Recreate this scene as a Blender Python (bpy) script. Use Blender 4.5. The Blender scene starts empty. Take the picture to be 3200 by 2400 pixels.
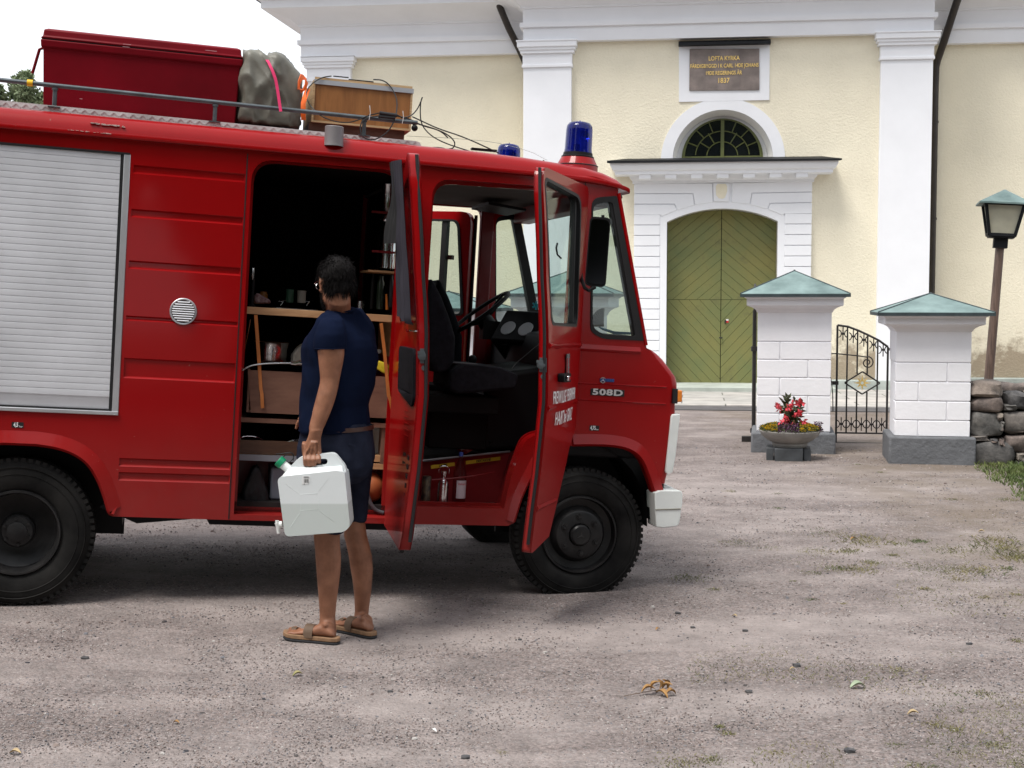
import bpy, bmesh, math, random
from mathutils import Vector, Matrix, noise, geometry
R_ = math.radians
random.seed(7)
scene = bpy.context.scene
COL = scene.collection

# ------------------------------------------------------------------ camera
FPX = 4340.0
CAMZ = 1.6
PITCH = math.atan(266 / FPX)
cam_d = bpy.data.cameras.new('camera')
cam_d.sensor_width = 36.0
cam_d.lens = 36.0 * FPX / 3200.0
cam_d.clip_start = 0.1
cam_d.clip_end = 2000
cam = bpy.data.objects.new('camera', cam_d)
COL.objects.link(cam)
cam.location = (0, 0, CAMZ)
cam.rotation_euler = (math.pi / 2 - PITCH, 0, 0)
scene.camera = cam

# ------------------------------------------------------------------ sky and sun
SUN_EL, SUN_AZ = 64.0, 226.0
world = bpy.data.worlds.new('World')
scene.world = world
world.use_nodes = True
wn, wl = world.node_tree.nodes, world.node_tree.links
wn.clear()
wo = wn.new('ShaderNodeOutputWorld')
bg = wn.new('ShaderNodeBackground')
sky = wn.new('ShaderNodeTexSky')
sky.sky_type = 'NISHITA'
sky.sun_disc = False
sky.sun_elevation = R_(SUN_EL)
sky.sun_rotation = R_(SUN_AZ)
sky.dust_density = 3.0
sky.air_density = 1.0
tc = wn.new('ShaderNodeTexCoord')
mp = wn.new('ShaderNodeMapping')
mp.inputs['Scale'].default_value = (1.0, 1.0, 2.6)
nz = wn.new('ShaderNodeTexNoise')
nz.inputs['Scale'].default_value = 2.2
nz.inputs['Detail'].default_value = 6
rp = wn.new('ShaderNodeValToRGB')
rp.color_ramp.elements[0].position = 0.30
rp.color_ramp.elements[0].color = (7.3, 7.6, 8.1, 1)
rp.color_ramp.elements[1].position = 0.72
rp.color_ramp.elements[1].color = (9.2, 9.4, 9.7, 1)
mx = wn.new('ShaderNodeMixRGB')
mx.inputs[0].default_value = 0.86
bg.inputs['Strength'].default_value = 0.105
wl.new(tc.outputs['Generated'], mp.inputs[0])
wl.new(mp.outputs[0], nz.inputs['Vector'])
wl.new(nz.outputs['Fac'], rp.inputs[0])
wl.new(sky.outputs[0], mx.inputs[1])
wl.new(rp.outputs[0], mx.inputs[2])
wl.new(mx.outputs[0], bg.inputs[0])
wl.new(bg.outputs[0], wo.inputs[0])
sun_d = bpy.data.lights.new('sun', 'SUN')
sun_d.energy = 2.6
sun_d.angle = R_(24)
sun_d.color = (1.0, 0.96, 0.9)
sun = bpy.data.objects.new('sun', sun_d)
COL.objects.link(sun)
# light travels away from the sun's compass place (behind the camera, a little to its left)
_s = Vector((math.sin(R_(SUN_AZ)) * math.cos(R_(SUN_EL)), math.cos(R_(SUN_AZ)) * math.cos(R_(SUN_EL)), math.sin(R_(SUN_EL))))
sun.rotation_euler = _s.to_track_quat('Z', 'Y').to_euler()
scene.view_settings.view_transform = 'Standard'
scene.view_settings.look = 'None'
scene.view_settings.gamma = 1
scene.view_settings.exposure = 0.62
scene.render.film_transparent = False

# ------------------------------------------------------------------ frames and rays
CAM = Vector((0, 0, CAMZ))
FW = Vector((0, math.cos(PITCH), -math.sin(PITCH)))
UP = Vector((0, math.sin(PITCH), math.cos(PITCH)))
RT = Vector((1, 0, 0))


def ray(p):
    return RT * ((p[0] - 1600) / FPX) + UP * (-(p[1] - 1200) / FPX) + FW


class Fr:
    """A local frame: x along, y into depth, z up. hit() measures a photo point on one of its planes."""
    def __init__(s, O, yaw=0.0, pitch=0.0, parent=None):
        c, sn, a = math.cos(R_(yaw)), math.sin(R_(yaw)), R_(pitch)
        ex = Vector((c * math.cos(a), sn * math.cos(a), -math.sin(a)))
        ey = Vector((-sn, c, 0))
        ez = ex.cross(ey)
        m = Matrix((ex, ey, ez)).transposed().to_4x4()
        m.translation = Vector(O)
        s.M = parent.M @ m if parent else m
        s.I = s.M.inverted()

    def hit(s, p, d=0.0):
        o = s.I @ CAM
        r = s.I.to_3x3() @ ray(p)
        return o + r * ((d - o.y) / r.y)

    def xz(s, p, d=0.0):
        q = s.hit(p, d)
        return (q.x, q.z)

    def hx(s, p, x):
        o = s.I @ CAM
        r = s.I.to_3x3() @ ray(p)
        return o + r * ((x - o.x) / r.x)

    def hz(s, p, z):
        o = s.I @ CAM
        r = s.I.to_3x3() @ ray(p)
        return o + r * ((z - o.z) / r.z)


WORLD = Fr((0, 0, 0))
TRK = Fr((-.948, 7.37, 0), 13.8, 3.6)      # the truck: x forward, y away from the camera, z up
BLD = Fr((3.67, 24.4, 0), -7.4)            # the church front


def reg(x0, y0, s):
    return lambda x, y: (x0 + x * s, y0 + y * s)


zA = reg(0, 0, .6329); zB = reg(700, 450, .5424); zC = reg(1200, 350, .5426); zD = reg(700, 1200, .5424)
zE = reg(1150, 1100, .5123); zF = reg(0, 1100, .5426); zG = reg(800, 0, .5425); zH = reg(1850, 0, .6103)
zI = reg(1800, 480, .4823); zJ = reg(2250, 780, .4295); zK = reg(0, 1900, .7233); zL = reg(1600, 1400, .7233)
zM = reg(350, 440, .4822); zN = reg(1300, 600, .3919); zQ = reg(860, 760, .3615); zR = reg(1200, 1000, .4521)
zS = reg(840, 1950, .16275); zT = reg(3000, 550, .5731); zU = reg(0, 50, .31646); zV = reg(700, 100, .31646)
zW = reg(1650, 350, .4822); zX = reg(1750, 1050, .392); zY = reg(840, 1250, .2834)


def sstep(a, b, t):
    t = max(0.0, min(1.0, (t - a) / (b - a)))
    return t * t * (3 - 2 * t)


def gh(x, y):
    """height of the ground: the yard falls gently to the right under the truck"""
    w = sstep(2.0, 5.5, y) * (1 - sstep(8.6, 12.5, y))
    return -0.0318 * max(-4.5, min(1.6, x + 1.58)) * w + 0.012 * noise.noise(Vector((x * .35, y * .35, 0))) * (1 - w)


def on_ground(p):
    z = 0.0
    q = Vector((0, 0, 0))
    for _ in range(6):
        q = WORLD.hz(p, z)
        z = gh(q.x, q.y)
    return Vector((q.x, q.y, z))


# ------------------------------------------------------------------ object helpers
def setp(o, label=None, cat=None, group=None, kind=None):
    if label: o['label'] = label
    if cat: o['category'] = cat
    if group: o['group'] = group
    if kind: o['kind'] = kind
    return o


MW = {}


def link(o, M, parent=None):
    COL.objects.link(o)
    o.matrix_world = M
    MW[o.name] = M.copy()
    if parent is not None:
        o.parent = parent
        o.matrix_parent_inverse = MW[parent.name].inverted()
        o.matrix_basis = M
    return o


def empty(name, loc, label=None, cat=None, group=None, parent=None, fr=None):
    o = bpy.data.objects.new(name, None)
    o.empty_display_size = 0.2
    M = (fr.M if fr else Matrix()) @ Matrix.Translation(Vector(loc))
    link(o, M, parent)
    return setp(o, label, cat, group)


def copy_tree(o, off, label=None, parent=None, top=True):
    """copy a thing with its parts; the whole is shifted by off (world)"""
    c = o.copy()
    COL.objects.link(c)
    if top:
        M = Matrix.Translation(off) @ MW[o.name] if isinstance(off, Vector) else off @ MW[o.name]
        c.matrix_world = M
        MW[c.name] = M
        if label: c['label'] = label
    else:
        c.parent = parent
        c.matrix_parent_inverse = o.matrix_parent_inverse.copy()
        c.matrix_basis = o.matrix_basis.copy()
    for ch in list(KIDS.get(o.name, [])):
        k = copy_tree(ch, off, None, c, False)
        KIDS.setdefault(c.name, []).append(k)
    return c


KIDS = {}


def rnd2(pts, n=4):
    """round the corners of a 2D outline; each point is (x, z) or (x, z, radius)"""
    out = []
    N_ = len(pts)
    for i, p in enumerate(pts):
        r = p[2] if len(p) > 2 else 0
        P = Vector(p[:2])
        if r <= 0:
            out.append((P.x, P.y)); continue
        a = Vector(pts[i - 1][:2]) - P
        b = Vector(pts[(i + 1) % N_][:2]) - P
        la, lb = a.length, b.length
        r = min(r, la * .48, lb * .48)
        a.normalize(); b.normalize()
        for k in range(n + 1):
            t = k / n
            q = (P + a * r) * (1 - t) ** 2 + P * 2 * t * (1 - t) + (P + b * r) * t * t
            out.append((q.x, q.y))
    return out


class MB:
    def __init__(s):
        s.bm = bmesh.new()

    def quad(s, a, b, c, d):
        v = [s.bm.verts.new(p) for p in (a, b, c, d)]
        s.bm.faces.new(v); return s

    def box(s, x0, x1, y0, y1, z0, z1, M=None):
        vs = [Vector((x, y, z)) for z in (z0, z1) for y in (y0, y1) for x in (x0, x1)]
        if M: vs = [M @ v for v in vs]
        v = [s.bm.verts.new(p) for p in vs]
        for f in ((0, 2, 3, 1), (4, 5, 7, 6), (0, 1, 5, 4), (2, 6, 7, 3), (0, 4, 6, 2), (1, 3, 7, 5)):
            s.bm.faces.new([v[i] for i in f])
        return s

    def prism(s, outline, y0, y1, holes=(), axis='y', M=None):
        """extrude an (x, z) outline along y (axis='z': an (x, y) outline along z)"""
        loops = [list(outline)] + [list(h) for h in holes]
        flat = [p for l in loops for p in l]
        tri = geometry.tessellate_polygon([[Vector((p[0], p[1], 0)) for p in l] for l in loops])

        def mk(p, d):
            v = Vector((p[0], d, p[1])) if axis == 'y' else (Vector((p[0], p[1], d)) if axis == 'z' else Vector((d, p[0], p[1])))
            return M @ v if M else v
        A = [s.bm.verts.new(mk(p, y0)) for p in flat]
        B = [s.bm.verts.new(mk(p, y1)) for p in flat]
        fs = []
        for t in tri:
            try:
                fs.append(s.bm.faces.new([A[i] for i in t]))
                fs.append(s.bm.faces.new([B[i] for i in reversed(t)]))
            except ValueError:
                pass
        k = 0
        for l in loops:
            n = len(l)
            for i in range(n):
                a, b = k + i, k + (i + 1) % n
                try:
                    s.bm.faces.new((A[a], A[b], B[b], B[a]))
                except ValueError:
                    pass
            k += n
        bmesh.ops.dissolve_limit(s.bm, angle_limit=0.01, verts=[], edges=list({e for f in fs if f.is_valid for e in f.edges}))
        return s

    def loft(s, rings, cap=True, closed=True):
        """rings: lists of equal count of points"""
        R = [[s.bm.verts.new(p) for p in r] for r in rings]
        n = len(R[0])
        for i in range(len(R) - 1):
            for j in range(n if closed else n - 1):
                k = (j + 1) % n
                try:
                    s.bm.faces.new((R[i][j], R[i][k], R[i + 1][k], R[i + 1][j]))
                except ValueError:
                    pass
        if cap and closed:
            try:
                s.bm.faces.new(list(reversed(R[0]))); s.bm.faces.new(R[-1])
            except ValueError:
                pass
        return s

    def tube(s, pts, r, n=8, cap=True, closed=False, squash=None):
        pts = [Vector(p) for p in pts]
        rs = r if isinstance(r, (list, tuple)) else [r] * len(pts)
        rings = []
        prev = None
        for i, p in enumerate(pts):
            a = pts[i - 1] if (i > 0 or closed) else p
            b = pts[(i + 1) % len(pts)] if (i < len(pts) - 1 or closed) else p
            t = (b - a).normalized()
            if prev is None:
                u = t.orthogonal().normalized()
            else:
                u = (prev - t * prev.dot(t))
                u = u.normalized() if u.length > 1e-6 else t.orthogonal().normalized()
            prev = u
            w = t.cross(u)
            rings.append([p + (u * math.cos(2 * math.pi * k / n) + w * math.sin(2 * math.pi * k / n)) * rs[i] for k in range(n)])
        if closed:
            rings.append(rings[0])
            R = [[s.bm.verts.new(q) for q in g] for g in rings[:-1]]
            for i in range(len(R)):
                A, B = R[i], R[(i + 1) % len(R)]
                for j in range(n):
                    k = (j + 1) % n
                    s.bm.faces.new((A[j], A[k], B[k], B[j]))
            return s
        return s.loft(rings, cap)

    def ribbon(s, pts, wv, w, th):
        """flat strap through pts, width w along vector wv, thickness th"""
        pts = [Vector(p) for p in pts]
        rings = []
        for i, p in enumerate(pts):
            a = pts[max(0, i - 1)]; b = pts[min(len(pts) - 1, i + 1)]
            t = (b - a).normalized()
            W_ = Vector(wv); W_ = (W_ - t * W_.dot(t)).normalized()
            nn = t.cross(W_)
            rings.append([p + W_ * w / 2 + nn * th / 2, p - W_ * w / 2 + nn * th / 2, p - W_ * w / 2 - nn * th / 2, p + W_ * w / 2 - nn * th / 2])
        return s.loft(rings)

    def lathe(s, prof, center=(0, 0, 0), axis='z', n=32, a0=0.0, a1=None):
        """prof: list of (radius, height)"""
        c = Vector(center)
        full = a1 is None
        rings = []
        for r, h in prof:
            ring = []
            for k in range(n if full else n + 1):
                a = 2 * math.pi * k / n if full else a0 + (a1 - a0) * k / n
                ca, sa = math.cos(a) * r, math.sin(a) * r
                if axis == 'z': v = Vector((ca, sa, h))
                elif axis == 'y': v = Vector((ca, h, sa))
                else: v = Vector((h, ca, sa))
                ring.append(c + v)
            rings.append(ring)
        return s.loft(rings, cap=False, closed=full)

    def sphere(s, c, r, seg=16, rings=10, M=None, ns=0, nf=3.0):
        c = Vector(c)
        rr = Vector(r) if not isinstance(r, (int, float)) else Vector((r, r, r))
        g = bmesh.ops.create_uvsphere(s.bm, u_segments=seg, v_segments=rings, radius=1)
        for v in g['verts']:
            q = v.co.copy()
            k = 1 + (ns * noise.noise(q * nf + c * 7) if ns else 0)
            q = Vector((q.x * rr.x, q.y * rr.y, q.z * rr.z)) * k
            if M: q = M @ q
            v.co = q + c
        return s

    def xf(s, M):
        bmesh.ops.transform(s.bm, matrix=M, verts=s.bm.verts)
        return s

    def bow(s):
        """doors follow the bulge of the body side: fullest at the belt, leaning in at the top"""
        K = ((.3, .030), (.5, .042), (.8, .062), (1.15, .075), (1.45, .060), (1.9, .012), (2.3, -.032), (2.5, -.055))
        for z in (.6, .8, .98, 1.15, 1.3, 1.45, 1.6, 1.75, 1.9, 2.1):
            bmesh.ops.bisect_plane(s.bm, geom=s.bm.verts[:] + s.bm.edges[:] + s.bm.faces[:], plane_co=(0, 0, z), plane_no=(0, 0, 1))
        for v in s.bm.verts:
            z = max(.3, min(2.5, v.co.z))
            for a, b in zip(K, K[1:]):
                if a[0] <= z <= b[0]:
                    t = (z - a[0]) / (b[0] - a[0]); t = t * t * (3 - 2 * t) * .4 + t * .6
                    v.co.y += (a[1] + (b[1] - a[1]) * t) * min(1.0, max(0.0, v.co.x) / .6)
                    break
        return s

    def build(s, name, mat, parent=None, fr=None, smooth=35, bevel=0, seg=2, label=None, cat=None, group=None, kind=None, sub=0, M=None):
        bm = s.bm
        bmesh.ops.remove_doubles(bm, verts=bm.verts, dist=1e-5)
        if getattr(fr, 'bowed', False): s.bow()
        bmesh.ops.recalc_face_normals(bm, faces=bm.faces)
        if smooth:
            for f in bm.faces: f.smooth = True
            lim = R_(smooth)
            for e in bm.edges:
                if len(e.link_faces) == 2:
                    e.smooth = e.calc_face_angle(3.2) < lim
                else:
                    e.smooth = False
        me = bpy.data.meshes.new(name)
        bm.to_mesh(me); bm.free()
        me.materials.append(mat)
        o = bpy.data.objects.new(name, me)
        link(o, M if M is not None else (fr.M if fr else Matrix()), parent)
        if parent is not None: KIDS.setdefault(parent.name, []).append(o)
        if bevel:
            m = o.modifiers.new('bevel', 'BEVEL')
            m.width = bevel; m.segments = seg; m.limit_method = 'ANGLE'; m.angle_limit = R_(40)
            m.harden_normals = False
        if sub:
            m = o.modifiers.new('sub', 'SUBSURF'); m.levels = sub; m.render_levels = sub
        return setp(o, label, cat, group, kind)


def text_mb(body, size, depth=0.002, align='CENTER', squash=1.0, bold=0.0, spacing=1.0):
    """writing as a mesh standing in the xz plane, facing -y, centred on the origin"""
    cu = bpy.data.curves.new('writing', 'FONT')
    cu.body = body; cu.size = size; cu.extrude = depth; cu.align_x = align; cu.align_y = 'CENTER'
    cu.offset = bold
    cu.space_character = spacing
    cu.resolution_u = 3
    ob = bpy.data.objects.new('writing', cu)
    COL.objects.link(ob)
    dg = bpy.context.evaluated_depsgraph_get()
    me = bpy.data.meshes.new_from_object(ob.evaluated_get(dg))
    mb = MB()
    mb.bm.from_mesh(me)
    bpy.data.objects.remove(ob); bpy.data.meshes.remove(me); bpy.data.curves.remove(cu)
    mb.xf(Matrix.Rotation(math.pi / 2, 4, 'X') @ Matrix.Diagonal((squash, 1, 1, 1)))
    return mb


def clip_convex(poly, region):
    """clip polygon poly to the convex ccw region"""
    out = list(poly)
    n = len(region)
    for i in range(n):
        a, b = region[i], region[(i + 1) % n]
        inp, out = out, []
        if not inp: return []
        def side(p): return (b[0] - a[0]) * (p[1] - a[1]) - (b[1] - a[1]) * (p[0] - a[0])
        for j in range(len(inp)):
            p, q = inp[j - 1], inp[j]
            sp, sq = side(p), side(q)
            if (sp < 0) != (sq < 0):
                t = sp / (sp - sq)
                out.append((p[0] + (q[0] - p[0]) * t, p[1] + (q[1] - p[1]) * t))
            if sq >= 0: out.append(q)
    return out


# ------------------------------------------------------------------ materials
def NT(name):
    m = bpy.data.materials.new(name)
    m.use_nodes = True
    nt = m.node_tree
    return m, nt, nt.nodes, nt.links, nt.nodes['Principled BSDF']


def nd(ns, t, **kw):
    n = ns.new(t)
    for k, v in kw.items():
        if k in n.inputs: n.inputs[k].default_value = v
        else: setattr(n, k, v)
    return n


def mat(name, col, rough=.5, metal=0., coat=0., var=.12, vs=4., col2=None, bump=0., bs=60., bd=.004, spec=.5, trans=0., alpha=1., sub=0., ior=1.45, detail=6, stretch=(1, 1, 1), emit=None, rvar=.0, lo=.3, hi=.7):
    m, nt, ns, ls, b = NT(name)
    b.inputs['Roughness'].default_value = rough
    b.inputs['Metallic'].default_value = metal
    b.inputs['Coat Weight'].default_value = coat
    b.inputs['Coat Roughness'].default_value = .08
    b.inputs['Specular IOR Level'].default_value = spec
    b.inputs['Transmission Weight'].default_value = trans
    b.inputs['IOR'].default_value = ior
    b.inputs['Alpha'].default_value = alpha
    if sub:
        b.inputs['Subsurface Weight'].default_value = sub
        b.inputs['Subsurface Radius'].default_value = (.02, .01, .006)
    c = Vector(col[:3])
    c1 = c * (1 - var); c2 = Vector(col2[:3]) if col2 else c * (1 + var)
    t = ns.new('ShaderNodeTexCoord')
    mpn = nd(ns, 'ShaderNodeMapping'); mpn.inputs['Scale'].default_value = stretch
    ls.new(t.outputs['Object'], mpn.inputs[0])
    n = nd(ns, 'ShaderNodeTexNoise', Scale=vs, Detail=detail, Roughness=.6)
    ls.new(mpn.outputs[0], n.inputs['Vector'])
    r = ns.new('ShaderNodeValToRGB')
    r.color_ramp.elements[0].position = lo; r.color_ramp.elements[1].position = hi
    r.color_ramp.elements[0].color = (*c1, 1); r.color_ramp.elements[1].color = (*c2, 1)
    ls.new(n.outputs['Fac'], r.inputs[0])
    ls.new(r.outputs[0], b.inputs['Base Color'])
    if rvar:
        mr = nd(ns, 'ShaderNodeMapRange'); mr.inputs[3].default_value = rough - rvar; mr.inputs[4].default_value = rough + rvar
        n3 = nd(ns, 'ShaderNodeTexNoise', Scale=vs * 2.3, Detail=5)
        ls.new(mpn.outputs[0], n3.inputs['Vector'])
        ls.new(n3.outputs['Fac'], mr.inputs[0]); ls.new(mr.outputs[0], b.inputs['Roughness'])
    if bump:
        n2 = nd(ns, 'ShaderNodeTexNoise', Scale=bs, Detail=5, Roughness=.6)
        ls.new(mpn.outputs[0], n2.inputs['Vector'])
        bp = nd(ns, 'ShaderNodeBump', Strength=bump, Distance=bd)
        ls.new(n2.outputs['Fac'], bp.inputs['Height'])
        ls.new(bp.outputs[0], b.inputs['Normal'])
    if emit:
        b.inputs['Emission Color'].default_value = (*emit[:3], 1)
        b.inputs['Emission Strength'].default_value = emit[3]
    return m


def wood_mat(name, c1, c2, scale=6, stretch=(1, 1, 8), rough=.5, coat=.0, dist=3.0):
    m, nt, ns, ls, b = NT(name)
    b.inputs['Roughness'].default_value = rough
    b.inputs['Coat Weight'].default_value = coat
    t = ns.new('ShaderNodeTexCoord')
    mpn = nd(ns, 'ShaderNodeMapping'); mpn.inputs['Scale'].default_value = stretch
    ls.new(t.outputs['Object'], mpn.inputs[0])
    n = nd(ns, 'ShaderNodeTexNoise', Scale=scale, Detail=8, Roughness=.65, Distortion=dist * .25)
    ls.new(mpn.outputs[0], n.inputs['Vector'])
    r = ns.new('ShaderNodeValToRGB')
    r.color_ramp.elements[0].position = .3; r.color_ramp.elements[1].position = .68
    r.color_ramp.elements[0].color = (*c1, 1); r.color_ramp.elements[1].color = (*c2, 1)
    ls.new(n.outputs['Fac'], r.inputs[0]); ls.new(r.outputs[0], b.inputs['Base Color'])
    bp = nd(ns, 'ShaderNodeBump', Strength=.25, Distance=.001)
    ls.new(n.outputs['Fac'], bp.inputs['Height']); ls.new(bp.outputs[0], b.inputs['Normal'])
    return m


def glass_mat(name, tint=(.9, .95, .93), rough=.02, mixf=.12):
    """clear pane: mostly see-through with a mirror-like sheen"""
    m, nt, ns, ls, b = NT(name)
    out = ns['Material Output']
    tr = nd(ns, 'ShaderNodeBsdfTransparent'); tr.inputs[0].default_value = (*tint, 1)
    gl = nd(ns, 'ShaderNodeBsdfGlossy', Roughness=rough)
    lw = nd(ns, 'ShaderNodeLayerWeight', Blend=.5)
    pw = nd(ns, 'ShaderNodeMath', operation='POWER'); pw.inputs[1].default_value = 5
    ad = nd(ns, 'ShaderNodeMath', operation='MULTIPLY_ADD'); ad.inputs[1].default_value = .55; ad.inputs[2].default_value = mixf
    mxn = ns.new('ShaderNodeMixShader')
    ls.new(lw.outputs['Facing'], pw.inputs[0]); ls.new(pw.outputs[0], ad.inputs[0]); ls.new(ad.outputs[0], mxn.inputs[0])
    ls.new(tr.outputs[0], mxn.inputs[1]); ls.new(gl.outputs[0], mxn.inputs[2]); ls.new(mxn.outputs[0], out.inputs[0])
    return m


def plaster_mat(name, col, dirt=None, bump=.6, scale=9.0):
    m, nt, ns, ls, b = NT(name)
    b.inputs['Roughness'].default_value = .9
    b.inputs['Specular IOR Level'].default_value = .2
    t = ns.new('ShaderNodeTexCoord')
    n = nd(ns, 'ShaderNodeTexNoise', Scale=.9, Detail=8, Roughness=.65)
    ls.new(t.outputs['Object'], n.inputs['Vector'])
    r = ns.new('ShaderNodeValToRGB')
    c = Vector(col)
    r.color_ramp.elements[0].position = .32; r.color_ramp.elements[1].position = .68
    r.color_ramp.elements[0].color = (*(c * .93), 1); r.color_ramp.elements[1].color = (*(c * 1.03), 1)
    ls.new(n.outputs['Fac'], r.inputs[0])
    last = r.outputs[0]
    if dirt:
        # weathered, damp-stained plaster near the foot of the wall
        sx = nd(ns, 'ShaderNodeSeparateXYZ'); ls.new(t.outputs['Object'], sx.inputs[0])
        mr = nd(ns, 'ShaderNodeMapRange'); mr.inputs[1].default_value = dirt[0]; mr.inputs[2].default_value = dirt[1]; mr.inputs[3].default_value = 1; mr.inputs[4].default_value = 0
        ls.new(sx.outputs['Z'], mr.inputs[0])
        n4 = nd(ns, 'ShaderNodeTexNoise', Scale=1.6, Detail=9, Roughness=.72); ls.new(t.outputs['Object'], n4.inputs['Vector'])
        mu = nd(ns, 'ShaderNodeMath', operation='MULTIPLY'); ls.new(mr.outputs[0], mu.inputs[0]); ls.new(n4.outputs['Fac'], mu.inputs[1])
        r2 = ns.new('ShaderNodeValToRGB'); r2.color_ramp.elements[0].position = .30; r2.color_ramp.elements[1].position = .40
        ls.new(mu.outputs[0], r2.inputs[0])
        mxn = nd(ns, 'ShaderNodeMixRGB'); mxn.inputs[2].default_value = (*dirt[2], 1)
        ls.new(r2.outputs[0], mxn.inputs[0]); ls.new(last, mxn.inputs[1]); last = mxn.outputs[0]
    ls.new(last, b.inputs['Base Color'])
    n2 = nd(ns, 'ShaderNodeTexNoise', Scale=scale, Detail=8, Roughness=.68, Distortion=.25); ls.new(t.outputs['Object'], n2.inputs['Vector'])
    bp = nd(ns, 'ShaderNodeBump', Strength=bump, Distance=.035)
    ls.new(n2.outputs['Fac'], bp.inputs['Height']); ls.new(bp.outputs[0], b.inputs['Normal'])
    return m


WHITE = mat('white limewash', (.80, .81, .84), rough=.85, var=.03, vs=1.5, bump=.12, bs=14, bd=.01, spec=.25)
WHITE2 = mat('white painted pillar', (.83, .83, .86), rough=.8, var=.03, vs=3, bump=.3, bs=22, bd=.008, spec=.3)
YELLOW = plaster_mat('yellow roughcast', (.84, .78, .62), dirt=(0.0, 2.4, (.36, .30, .22)), scale=26, bump=.48)
BLACKMET = mat('black sheet roof', (.012, .013, .015), spec=.2, rough=.6, var=.3, vs=3, bump=.3, bs=9, bd=.01)
PIPE = mat('black brown downpipe', (.028, .022, .018), rough=.4, var=.25, vs=4)
IRON = mat('black wrought iron', (.018, .016, .015), rough=.5, var=.3, vs=20, bump=.3, bs=80, bd=.002)
COPPER = mat('green copper', (.12, .19, .185), rough=.6, var=.35, vs=2.5, col2=(.23, .32, .31), bump=.15, bs=20, bd=.004, rvar=.1)
COPEDGE = mat('dark copper seam', (.035, .05, .055), rough=.5, var=.3, vs=10)
PLINTH = mat('grey cement plinth', (.13, .135, .145), rough=.9, var=.15, vs=6, bump=.7, bs=26, bd=.015)
GOLD = mat('gold leaf', (.85, .60, .20), rough=.5, metal=.1, var=.15, vs=9)
SLATE = mat('grey brown slate', (.20, .165, .15), rough=.6, var=.3, vs=5, bump=.15, bs=20)
GREENF = mat('olive green window paint', (.10, .115, .035), rough=.5, var=.2, vs=6)
DARKGLASS = mat('dark window glass', (.008, .010, .012), rough=.06, var=.3, vs=3, spec=.6)
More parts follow.
